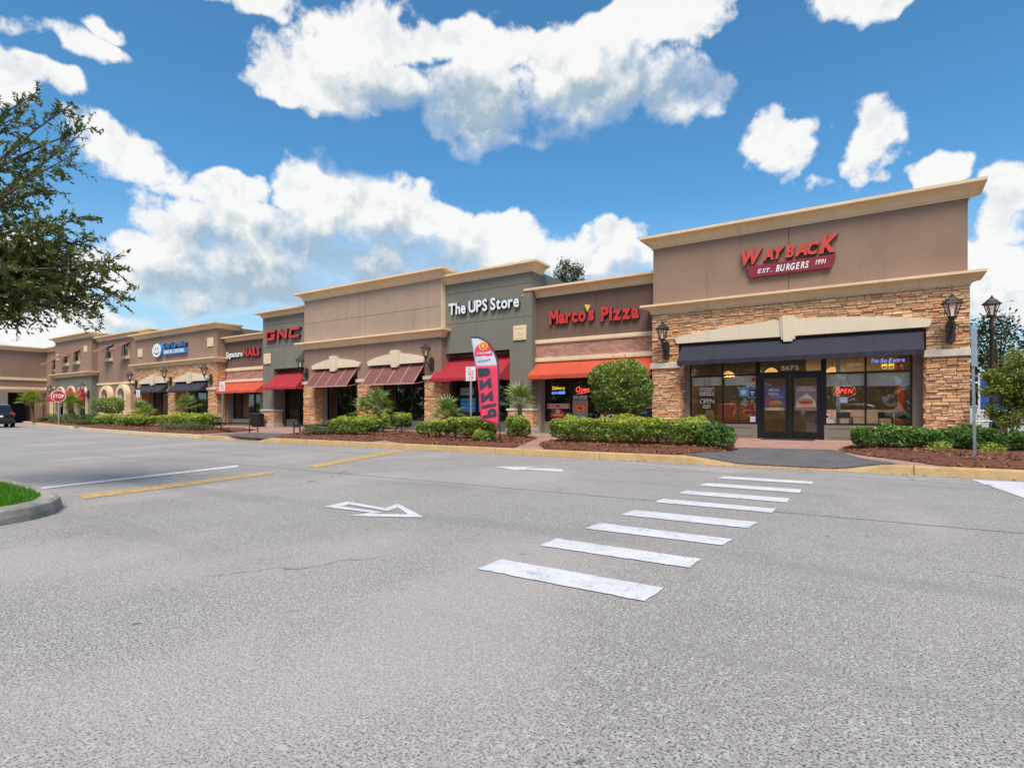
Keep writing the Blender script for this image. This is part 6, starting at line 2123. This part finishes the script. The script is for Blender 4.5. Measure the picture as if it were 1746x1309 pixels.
# ================================================================== planting
def lownoise(P, s, seed):
    r_ = np.random.default_rng(seed)
    k = r_.normal(size=(6, 3)) * s
    ph = r_.uniform(0, 6.28, 6)
    return np.sin(P @ k.T + ph).mean(axis=1)
def hedge(name, label, u0, u1, v0, v1, z0, z1, n, size, mat='leaf_hedge', tip='leaf_tip', tipf=0.85, p=3.4, group='clipped shrubs in the beds', gap=0.16, lump=0.22, stems=None, cat='shrub', rz=0.0):
    cx, cy = (u0 + u1) / 2, (v0 + v1) / 2
    o = thing(name, label, cat, (cx, cy, z0), group)
    H = np.array([(u1 - u0) / 2, (v1 - v0) / 2, (z1 - z0 - gap) / 2])
    cz = z0 + gap + H[2]
    ar = np.array([H[1] * H[2], H[1] * H[2], H[0] * H[2], H[0] * H[2] , H[0] * H[1], H[0] * H[1] * 0.35])
    ar[2] *= 1.3
    face = nrg.choice(6, n, p=ar / ar.sum())
    P = nrg.uniform(-1, 1, (n, 3))
    ax = face // 2
    sg = np.where(face % 2 == 0, -1.0, 1.0)
    sg = np.where(face == 4, 1.0, np.where(face == 5, -1.0, sg))
    P[np.arange(n), ax] = sg
    # round the box without squeezing its length
    q = P.copy()
    edge = 0.5 / np.maximum(H, 0.25)
    q = np.sign(P) * np.maximum(0, (np.abs(P) - (1 - np.minimum(edge, 1.0))) / np.minimum(edge, 1.0))
    rr_ = (np.abs(q) ** p).sum(axis=1) ** (1 / p)
    P = np.where(rr_[:, None] > 1, P - np.sign(P) * np.abs(q) * np.minimum(edge, 1.0) * (1 - 1 / np.maximum(rr_, 1))[:, None], P)
    Wp = P * H
    depth = np.abs(nrg.normal(0, 0.055, n)) + (nrg.random(n) < 0.25) * nrg.uniform(0, 0.25, n)
    bul = lownoise(Wp + cx, 4.0, int(abs(cx * 10))) * lump + lownoise(Wp + cx, 11.0, int(abs(cx * 10)) + 1) * lump * 0.5
    nrm = Wp / (np.linalg.norm(Wp / H, axis=1)[:, None] * H + 1e-6)
    nrm /= np.linalg.norm(nrm, axis=1)[:, None] + 1e-6
    Wp = Wp + nrm * (bul - depth)[:, None]
    zn = Wp[:, 2] / H[2]
    keep = nrg.random(n) < np.clip(0.25 + (zn + 1) * 1.1, 0, 1)
    hole = lownoise(Wp + cx, 9.0, int(abs(cx * 10)) + 2) > 0.30
    keep &= ~(hole & (nrg.random(n) < 0.72) & (zn < 0.8))
    Wp, zn = Wp[keep], zn[keep]
    if rz:
        c_, s_ = math.cos(rz), math.sin(rz)
        Wp[:, :2] = Wp[:, :2] @ np.array([[c_, s_], [-s_, c_]])
    Wp = Wp + np.array([cx, cy, cz])
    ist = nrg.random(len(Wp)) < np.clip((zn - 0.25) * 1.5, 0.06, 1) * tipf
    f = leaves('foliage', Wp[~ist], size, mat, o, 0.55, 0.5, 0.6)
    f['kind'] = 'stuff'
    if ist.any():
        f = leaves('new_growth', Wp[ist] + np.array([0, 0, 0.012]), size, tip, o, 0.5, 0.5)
        f['kind'] = 'stuff'
    m = stems or max(3, int((u1 - u0) / 0.32))
    mb = MB()
    for k in range(m):
        x = cx + H[0] * 0.85 * (2 * (k + 0.5) / m - 1) + nrg.uniform(-.05, .05)
        y = cy + nrg.uniform(-.35, .35) * H[1]
        for q_ in range(3):
            mb.tube([(x, y, z0 - 0.02), (x + nrg.uniform(-.06, .06), y + nrg.uniform(-.06, .06), z0 + 0.2), (x + nrg.uniform(-.2, .2), y + nrg.uniform(-.2, .2), z0 + gap + H[2] * 1.1)], [0.016, 0.011, 0.005], 5)
    mb.build('stems', 'stem_brown', o)['kind'] = 'stuff'
    return o
Zb = 0.17
hedge('hedge', 'long yellow-green hedge in front of the orange awning and round topiary', -7.62, -3.62, 13.25, 14.75, Zb, 0.86, 20000, 0.078)
hedge('shrub', 'round dark green shrub at the right end of the long hedge', -3.80, -3.02, 13.65, 14.45, Zb, 0.80, 5200, 0.066, 'leaf_dark', 'leaf_dark', p=2.6, gap=0.08)
hedge('hedge', 'dark green hedge left of the tall grey post', -0.62, 0.78, 15.15, 16.2, Zb, 0.70, 8500, 0.07, 'leaf_dark', 'leaf_tip', 0.10, gap=0.10)
hedge('hedge', 'dark green hedge directly behind the tall grey post', 0.72, 2.0, 15.2, 16.25, Zb, 0.68, 8000, 0.07, 'leaf_dark', 'leaf_tip', 0.05, gap=0.10)
hedge('hedge', 'dark green hedge running out of the right edge', 1.98, 5.6, 15.2, 16.25, Zb, 0.68, 12000, 0.075, 'leaf_dark', 'leaf_tip', 0.05, gap=0.08)
hedge('shrub', 'yellow-green shrub left of the fire lane sign by the flag', -12.5, -11.4, 13.2, 14.1, Zb, 0.82, 7000, 0.08)
hedge('shrub', 'yellow-green shrub directly behind the lower flag', -11.3, -9.85, 13.2, 14.2, Zb, 0.87, 9500, 0.08)
hedge('shrub', 'small yellow-green shrub at the foot of the flag', -9.75, -9.0, 12.45, 13.0, Zb, 0.46, 1500, 0.066, p=3, gap=0.06)
hedge('shrub', 'yellow-green shrub right of the flag', -10.4, -9.85, 15.2, 15.9, Zb, 0.90, 6500, 0.08, tipf=0.5)
hedge('hedge', 'flat-topped yellow-green hedge before the left rose awning', -16.85, -14.7, 13.15, 14.05, Zb, 0.85, 12500, 0.082)
hedge('shrub', 'yellow-green shrub before the right rose awning', -16.45, -15.75, 15.8, 16.6, Zb, 0.92, 6500, 0.085, gap=0.3)
hedge('shrub', 'yellow-green shrub behind the flat-topped hedge and fan palm', -18.9, -17.5, 16.6, 17.4, Zb, 0.95, 4000, 0.085)
hedge('shrub', 'low dull grey-green shrub beside the right bench', -17.25, -16.15, 12.45, 13.25, Zb, 0.56, 6000, 0.05, 'leaf_dull', 'leaf_dull', p=3, gap=0.04)
hedge('hedge', 'yellow-green hedge left of the left bench', -30.6, -26.7, 13.7, 14.8, Zb, 0.88, 11000, 0.10)
hedge('shrub', 'low dull shrub in front of the hedge left of the left bench', -27.9, -24.6, 12.65, 13.4, Zb, 0.52, 4500, 0.07, 'leaf_dull', 'leaf_dull', p=3, gap=0.04)
hedge('hedge', 'yellow-green hedge before the left short navy awning', -36.9, -34.0, 14.3, 15.4, Zb, 0.82, 8500, 0.11)
hedge('hedge', 'small yellow-green hedge before the arched niches', -42.1, -40.0, 15.1, 16.1, Zb, 0.82, 6000, 0.115)
for k, (a, b2, v0_, h, lab, mt) in enumerate([(-48.6, -44.4, 17.0, 0.86, 'dark green hedge right of the stop sign', 'leaf_dark'), (-55.0, -49.4, 17.8, 0.80, 'dark green hedge behind the stop sign post', 'leaf_dark'), (-66.0, -56.0, 19.8, 0.80, 'far dark green hedge beside the black car', 'leaf_dark'),
                                       (-48.2, -45.4, 15.7, 0.42, 'low dull shrub near the far dropped kerb', 'leaf_dull'), (-51.6, -48.6, 16.2, 0.46, 'low dull shrub under the palm at the stop sign', 'leaf_dull'), (-56.5, -52.2, 17.0, 0.5, 'low dull shrub between the two trunked palms', 'leaf_dull'), (-63.5, -57.5, 18.4, 0.52, 'low dull shrub closest to the black car', 'leaf_dull')]):
    hedge('shrub', lab, a, b2, v0_, v0_ + 1.0, Zb, h, 4200, 0.11, mt, mt, gap=0.05, group='far shrubs by the stop sign')
for k, (x, y, lab) in enumerate(((0.95, 14.65, 'wispy yellow-green weed left of the tall grey post'), (1.78, 14.75, 'wispy yellow-green weed right of the tall grey post'))):
    o = thing('weed', lab, 'weed', (x, y, 0.2))
    a = nrg.uniform(0, 6.28, 260)
    rr_ = nrg.uniform(0.02, 0.26, 260)
    C = np.stack([x + rr_ * np.cos(a), y + rr_ * np.sin(a), 0.22 + nrg.uniform(0.0, 0.26, 260) * (1 - rr_)], 1)
    leaves('blades', C, 0.07, 'leaf_tip', o, 0.2, 0.1)

def ball_tree(name, label, c, rad, trunk_z, n, size, mat, base, group='round topiary trees', flat=1.0, shoots=0):
    o = thing(name, label, 'tree', base, group)
    d = nrg.normal(size=(n, 3))
    d /= np.linalg.norm(d, axis=1)[:, None]
    d = np.sign(d) * np.abs(d) ** 0.85
    d /= (np.abs(d) ** 2.6).sum(axis=1)[:, None] ** (1 / 2.6)
    rr_ = 1 - np.abs(nrg.normal(0, 0.07, n)) - (nrg.random(n) < 0.3) * nrg.uniform(0, 0.35, n)
    rr_ += 0.20 * lownoise(d, 3.2, 5) + 0.16 * lownoise(d, 9, 6)
    C = np.array(c) + d * rr_[:, None] * np.array(rad)
    crown = bpy.data.objects.new('crown', None)
    COL.objects.link(crown)
    crown.parent = o
    ORIG[crown.name] = ORIG[o.name]
    ist = nrg.random(n) < np.clip(0.10 + 0.30 * d[:, 2], 0.06, 1)
    f = leaves('foliage', C[~ist], size, mat, crown, 0.55, 0.35)
    f['kind'] = 'stuff'
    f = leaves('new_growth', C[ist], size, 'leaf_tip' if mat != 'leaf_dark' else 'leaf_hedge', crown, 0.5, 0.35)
    f['kind'] = 'stuff'
    mb = MB()
    b3 = Vector(base)
    top = Vector(c)
    mb.tube([b3, b3.lerp(top, 0.35) + Vector((0.03, 0.02, 0)), b3.lerp(top, 0.7), top], [0.06, 0.05, 0.045, 0.03], 8)
    for k in range(9):
        dd = Vector(nrg.normal(size=3)).normalized()
        dd.z = abs(dd.z) * 0.8
        e_ = top + Vector((dd.x * rad[0], dd.y * rad[1], dd.z * rad[2])) * 0.8
        mb.tube([b3.lerp(top, 0.6), b3.lerp(top, 0.6).lerp(e_, 0.5) + Vector((0, 0, .08)), e_], [0.025, 0.016, 0.006], 5)
    mb.build('trunk', 'bark', o)
    if shoots:
        C2, D2 = [], []
        mb = MB()
        for k in range(shoots):
            a, q = nrg.uniform(0, 6.28), nrg.uniform(0, 0.75)
            x, y = c[0] + rad[0] * q * math.cos(a), c[1] + rad[1] * q * math.sin(a)
            z = c[2] + rad[2] * math.sqrt(1 - q * q) * 0.95
            hh = nrg.uniform(0.1, 0.26)
            mb.tube([(x, y, z), (x + 0.03, y, z + hh)], 0.004, 4)
            for t_ in np.linspace(0.3, 1, 6):
                C2.append((x + 0.03 * t_ + nrg.uniform(-.03, .03), y + nrg.uniform(-.03, .03), z + hh * t_))
        mb.build('shoots', 'stem_brown', crown)
        leaves('shoot_leaves', np.array(C2), 0.05, 'leaf_tip', crown, 0.45, 0.2)
    return o
ball_tree('topiary_tree', 'big round clipped topiary tree in front of the long orange awning', (-6.67, 16.0, 1.80), (0.87, 0.87, 0.80), 0.9, 17000, 0.08, 'leaf_ficus', (-6.67, 16.0, 0.16), shoots=26)
ball_tree('topiary_tree', 'far small round topiary tree before the arched niches', (-47.3, 18.0, 1.55), (0.95, 0.95, 0.55), 0.9, 2600, 0.14, 'leaf_ficus', (-47.3, 18.0, 0.16))

# fan palms
def frond_mesh(seed, mat):
    r_ = random.Random(seed)
    mb = MB()
    Lp = 0.5
    mb.tube([(0, 0, 0), (0.25, 0, 0.05), (Lp, 0, 0.06)], [0.014, 0.010, 0.008], 4, caps=False)
    nb = 17
    for k in range(nb):
        a = R(-118 + 236 * k / (nb - 1)) + r_.uniform(-.04, .04)
        L = 0.55 * (1 - 0.25 * abs(k - (nb - 1) / 2) / (nb / 2)) * r_.uniform(0.88, 1.1)
        d = Vector((math.cos(a), math.sin(a), 0))
        s_ = Vector((-math.sin(a), math.cos(a), 0))
        b3 = Vector((Lp, 0, 0.06))
        w = 0.030
        lift, droop = 0.05 + r_.uniform(-.03, .03), r_.uniform(0.02, 0.16)
        p1 = b3 + d * L * 0.5 + Vector((0, 0, lift))
        p2 = b3 + d * L + Vector((0, 0, lift - droop))
        mb.quad(b3 - s_ * 0.004, p1 - s_ * w, p1, b3)
        mb.quad(b3, p1 + Vector((0, 0, -0.008)), p1 + s_ * w, b3 + s_ * 0.004)
        mb.quad(p1 - s_ * w, p2, p2, p1 + s_ * w)
    me = bpy.data.meshes.new('frond')
    me.from_pydata(mb.v, [], [f if len(set(f)) == len(f) else f for f in mb.f])
    me.validate()
    me.materials.append(MATS[mat])
    return me
FR = [frond_mesh(k, 'leaf_palm') for k in range(4)]
FB = [frond_mesh(k + 9, 'leaf_palm_bright') for k in range(3)]
def palm(label, base, heads, meshes=FR, n=18, sc=1.0, group='fan palms in the beds'):
    o = thing('fan_palm', label, 'palm', base, group)
    for (hx, hy, hz) in heads:
        b3 = Vector(base)
        top = Vector((hx, hy, hz))
        pts = [b3, b3.lerp(top, 0.5) + Vector((0.02, 0, 0)), top]
        mb = MB().tube(pts, [0.10 * sc, 0.085 * sc, 0.09 * sc], 8)
        for k in range(34):
            f = 0.15 + 0.85 * k / 34
            p3 = b3.lerp(top, f)
            a = k * 2.4
            d = Vector((math.cos(a), math.sin(a), 0.9))
            mb.tube([p3 + d * 0.05 * sc, p3 + d * 0.17 * sc], [0.02 * sc, 0.006], 4)
        mb.build('trunk', 'palm_fibre', o)
        for k in range(n):
            fo = link('frond', meshes[k % len(meshes)], o)
            el_ = R(82 - 100 * ((k + 0.5) / n) ** 1.0)
            a = k * 2.39996 + nrg.uniform(-.2, .2)
            s_ = sc * nrg.uniform(0.85, 1.1)
            M = Matrix.Translation(top - b3) @ Matrix.Rotation(a, 4, 'Z') @ Matrix.Rotation(-el_, 4, 'Y') @ Matrix.Rotation(nrg.uniform(-.3, .3), 4, 'X') @ Matrix.Diagonal((s_, s_, s_, 1))
            fo.matrix_local = M
    return o
palm('fan palm left of the fire lane sign and flag', (-13.05, 15.5, 0.17), [(-13.05, 15.5, 0.85)], n=15, sc=0.88)
palm('fan palm just right of the flag', (-10.7, 16.5, 0.17), [(-10.6, 16.5, 1.30)], n=15, sc=0.84)
palm('double-headed fan palm between the two rose awnings', (-16.6, 15.4, 0.17), [(-16.45, 15.4, 1.18), (-17.2, 15.5, 0.98)], n=14, sc=0.86)
palm('fan palm before the right short navy awning', (-34.2, 17.0, 0.17), [(-34.2, 17.0, 1.28)], n=16, sc=0.95)
palm('dark low fan palm right of the arched niches', (-40.9, 17.4, 0.17), [(-40.9, 17.4, 1.05)], n=14, sc=0.85)
palm('low fan palm before the left short navy awning', (-38.6, 16.6, 0.17), [(-38.4, 16.6, 0.75)], FB, n=14, sc=0.85)
palm('bright fan palm on a bare trunk beside the stop sign', (-50.1, 16.9, 0.17), [(-50.4, 16.8, 1.45)], FB, n=18, sc=1.15)
palm('bright fan palm on a bare trunk before the dark opening at the far left', (-60.2, 17.4, 0.17), [(-60.6, 17.3, 1.85)], FB, n=18, sc=1.2)

# ------------------------------------------------------------------ trees
def clump_tree(name, label, base, crowns, n, size, mat, group, trunk_r=0.18, clumps=60, aspect=0.45, spread=0.22):
    """crowns: list of (centre, radii); leaves gathered in clumps on limbs"""
    o = thing(name, label, 'tree', base, group)
    mb = MB()
    b3 = Vector(base)
    P = []
    tot = sum(r_[0] * r_[1] * r_[2] for _, r_ in crowns)
    c0 = Vector(crowns[0][0])
    fork = b3.lerp(c0, 0.55)
    mb.tube([b3, b3.lerp(fork, 0.5) + Vector((0.05, 0.03, 0)), fork], [trunk_r, trunk_r * 0.8, trunk_r * 0.65], 9)
    for c, r_ in crowns:
        m = max(8, int(clumps * (r_[0] * r_[1] * r_[2]) / tot))
        for k in range(m):
            d = nrg.normal(size=3)
            d /= np.linalg.norm(d)
            q = nrg.uniform(0.45, 1.0) ** 0.6
            pc_ = np.array(c) + d * np.array(r_) * q
            e_ = Vector(pc_)
            mb.tube([fork, fork.lerp(e_, 0.5) + Vector((0, 0, 0.12 * (e_ - fork).length)), e_], [trunk_r * 0.35, trunk_r * 0.18, trunk_r * 0.05], 5, caps=False)
            k_ = max(4, int(n / clumps * nrg.uniform(0.5, 1.5)))
            P.append(pc_ + nrg.normal(size=(k_, 3)) * np.array(r_) * spread * np.array([1, 1, 0.75]))
    mb.build('trunk', 'bark', o)
    cr = leaves('crown', np.concatenate(P), size, mat, o, aspect, 0.35)
    cr['kind'] = 'stuff'
    return o
clump_tree('oak_tree', 'dark oak crown showing above the roof between the grey-green and dark brown shops', (-24.2, 46, 0), [((-24.2, 46, 12.6), (1.7, 1.7, 2.2)), ((-25.6, 46, 11.4), (1.7, 1.7, 1.6)), ((-22.7, 46, 11.2), (1.4, 1.5, 1.5))], 17000, 0.2, 'leaf_magnolia', 'trees beyond the shops', 0.3, 90, spread=0.2)
clump_tree('magnolia_tree', 'dark glossy tree behind the lamp post at the right', (4.5, 34, 0), [((4.2, 34, 3.6), (1.5, 1.5, 1.9)), ((5.6, 34, 2.6), (1.5, 1.5, 1.4)), ((3.0, 34.5, 2.6), (1.4, 1.4, 1.6))], 9000, 0.17, 'leaf_magnolia', 'trees beyond the shops', 0.2, 90, 0.5, 0.2)
clump_tree('myrtle_tree', 'small light green tree at the right edge', (3.05, 19.4, 0.15), [((2.95, 19.4, 1.95), (0.62, 0.6, 0.68)), ((2.55, 19.3, 1.40), (0.42, 0.45, 0.50)), ((3.5, 19.4, 1.6), (0.75, 0.75, 0.85)), ((2.85, 19.2, 1.05), (0.55, 0.45, 0.45)), ((2.45, 19.2, 1.75), (0.35, 0.4, 0.4))], 21000, 0.075, 'leaf_myrtle', 'trees beyond the shops', 0.06, 80, 0.5, 0.2)
for k, x in enumerate((-46, -33, -20, -8, 5, 17)):
    clump_tree('oak_tree', '%s of six oaks across the lot, mirrored in the shop glass' % ('leftmost', 'second from left', 'third from left', 'third from right', 'second from right', 'rightmost')[k], (x, -15 - (k % 2) * 3, 0), [((x, -15 - (k % 2) * 3, 5.2), (3.4, 3.0, 2.4)), ((x + 1.5, -14 - (k % 2) * 3, 4.2), (2.4, 2.2, 1.6))], 2600, 0.36, 'leaf_oak', 'oaks across the lot', 0.3, 50, 0.5, 0.22)

# near oak on the grass island: only its right-hand twigs reach into the picture
ok = thing('oak_tree', 'near oak reaching in with leafy twigs at the left edge', 'tree', (-10.9, 1.3, 0.13))
root = Vector((-10.55, 1.75, 2.5))
mb = MB()
mb.tube([(-10.9, 1.3, 0.05), (-10.85, 1.4, 0.9), (-10.7, 1.6, 1.8), root, (-10.5, 1.9, 3.4), (-10.4, 2.1, 4.4)], [0.19, 0.15, 0.135, 0.12, 0.08, 0.05], 10)
TIPS = [(-8.9, 2.74, 5.08), (-8.27, 2.91, 4.82), (-8.34, 3.11, 4.62), (-9.56, 2.78, 5.0), (-9.57, 2.53, 5.02), (-8.08, 2.8, 4.06), (-8.51, 2.76, 3.78), (-9.33, 2.93, 4.25), (-8.13, 3.01, 3.43), (-7.9, 2.68, 3.15), (-8.54, 3.22, 3.24),
        (-7.87, 3.18, 2.87), (-7.6, 3.12, 2.71), (-7.79, 3.24, 2.43), (-8.41, 3.3, 2.63), (-7.9, 3.04, 2.2), (-8.62, 3.05, 2.45), (-8.32, 2.64, 2.5), (-9.06, 2.63, 2.25), (-8.69, 2.64, 3.05), (-8.48, 2.3, 2.73), (-9.05, 2.4, 2.4), (-8.69, 2.88, 2.88),
        (-9.06, 2.63, 3.49), (-9.08, 2.38, 4.0), (-8.87, 2.52, 4.22), (-8.35, 2.9, 2.95), (-8.5, 2.7, 3.3), (-8.9, 2.9, 3.15), (-8.2, 3.0, 2.6), (-8.9, 2.5, 2.75), (-9.2, 2.8, 2.7), (-9.0, 2.7, 3.8), (-9.3, 2.6, 3.0), (-9.3, 2.4, 2.2)]
REST = [(-12.8, 0.2, 4.4), (-12.2, 3.2, 4.8), (-13.2, 1.8, 3.4), (-11.0, -0.8, 4.6), (-9.6, -0.4, 3.9), (-11.5, 1.4, 6.0), (-10.4, 3.6, 5.4), (-9.2, 0.8, 4.8), (-12.4, -0.6, 3.0), (-11.6, 3.6, 3.2)]
LC, LD = [], []
def spray(a, b2, leafn, side, slen):
    """leafy twigs along a limb a->b2"""
    a, b2 = Vector(a), Vector(b2)
    ax = (b2 - a).normalized()
    for k in range(side):
        f = 0.30 + 0.70 * (k + nrg.random()) / side
        p0 = a.lerp(b2, f)
        d = (ax * nrg.uniform(0.3, 1.0) + Vector(nrg.normal(size=3)) * 0.55).normalized()
        L = slen * nrg.uniform(0.5, 1.1) * (1.15 - 0.4 * f)
        p1 = p0 + d * L + Vector((0, 0, -0.02))
        mb.tube([p0, p0.lerp(p1, 0.5) + Vector((0, 0, 0.015)), p1], [0.006, 0.004, 0.002], 4, caps=False)
        for q in range(leafn):
            t_ = 0.15 + 0.88 * q / leafn
            pos_ = p0.lerp(p1, t_)
            sd_ = Vector(nrg.normal(size=3)).normalized()
            ld = (d * 0.8 + sd_ * 0.7).normalized()
            LC.append(pos_ + ld * 0.032)
            LD.append(ld)
for k, tp in enumerate(TIPS):
    tp = Vector(tp) + Vector((-0.12, -0.10, 0.07))
    st_ = root + Vector((0, 0.05, max(0, (tp.z - 2.6)) * 0.45))
    mid = st_.lerp(tp, 0.55) + Vector((nrg.uniform(-.15, .15), nrg.uniform(-.15, .15), nrg.uniform(-.05, .12)))
    q1 = st_.lerp(mid, 0.5) + Vector((0, 0, 0.05))
    q2 = mid.lerp(tp, 0.5) + Vector((0, 0, 0.03))
    mb.tube([st_, q1, mid, q2, tp], [0.034, 0.026, 0.018, 0.010, 0.004], 6, caps=False)
    dense = tp.z < 3.5
    spray(q1, tp, 16, 38 if dense else 20, 0.40 if dense else 0.32)
for tp in REST:
    tp = Vector(tp)
    mid = root.lerp(tp, 0.5) + Vector((0, 0, 0.2))
    mb.tube([root, mid, tp], [0.05, 0.03, 0.006], 6, caps=False)
    spray(mid, tp, 10, 22, 0.7)
mb.build('trunk', 'bark', ok)
cr = leaves('crown', np.array([tuple(p) for p in LC]), 0.070, 'leaf_oak_near', ok, 0.36, 0.2, dirs=np.array([tuple(p) for p in LD]))
cr['kind'] = 'stuff'

# the wood that closes the far side of the lot behind the viewpoint: it shows in the shop glass
X = nrg.uniform(-110, 60, 14000)
C = np.stack([X, -34 + nrg.normal(0, 1.6, 14000), 0.15 + nrg.uniform(0.0, 1, 14000) * (10 + 2.5 * np.sin(X * 0.35) + 1.5 * np.sin(X * 0.9 + 1))], 1)
wd = leaves('far_wood', C, 1.25, 'leaf_oak', None, 0.6, 0.3)
tag(wd, 'belt of trees across the lot behind the viewpoint', kind='stuff')

# chips and dry leaves washed out of the beds on to kerb and gutter
m = 900
X = nrg.uniform(-32, 8, m)
kv = np.array([kerb_v(float(x)) for x in X])
dx = -np.abs(nrg.normal(0, 0.16, m)) - 0.03
top_ = nrg.random(m) < 0.35
Y = np.where(top_, kv + nrg.uniform(0.03, 0.15, m), kv + dx)
Zz = np.where(top_, np.array([0.012 + 0.146 * drop(float(x)) for x in X]) + 0.008, 0.010)
lt = leaves('leaf_litter', np.stack([X, Y, Zz], 1), 0.055, 'mulch', None, 0.35, 2.0, 0.7)
tag(lt, 'mulch chips and dry leaves scattered along the kerb and gutter', kind='stuff')
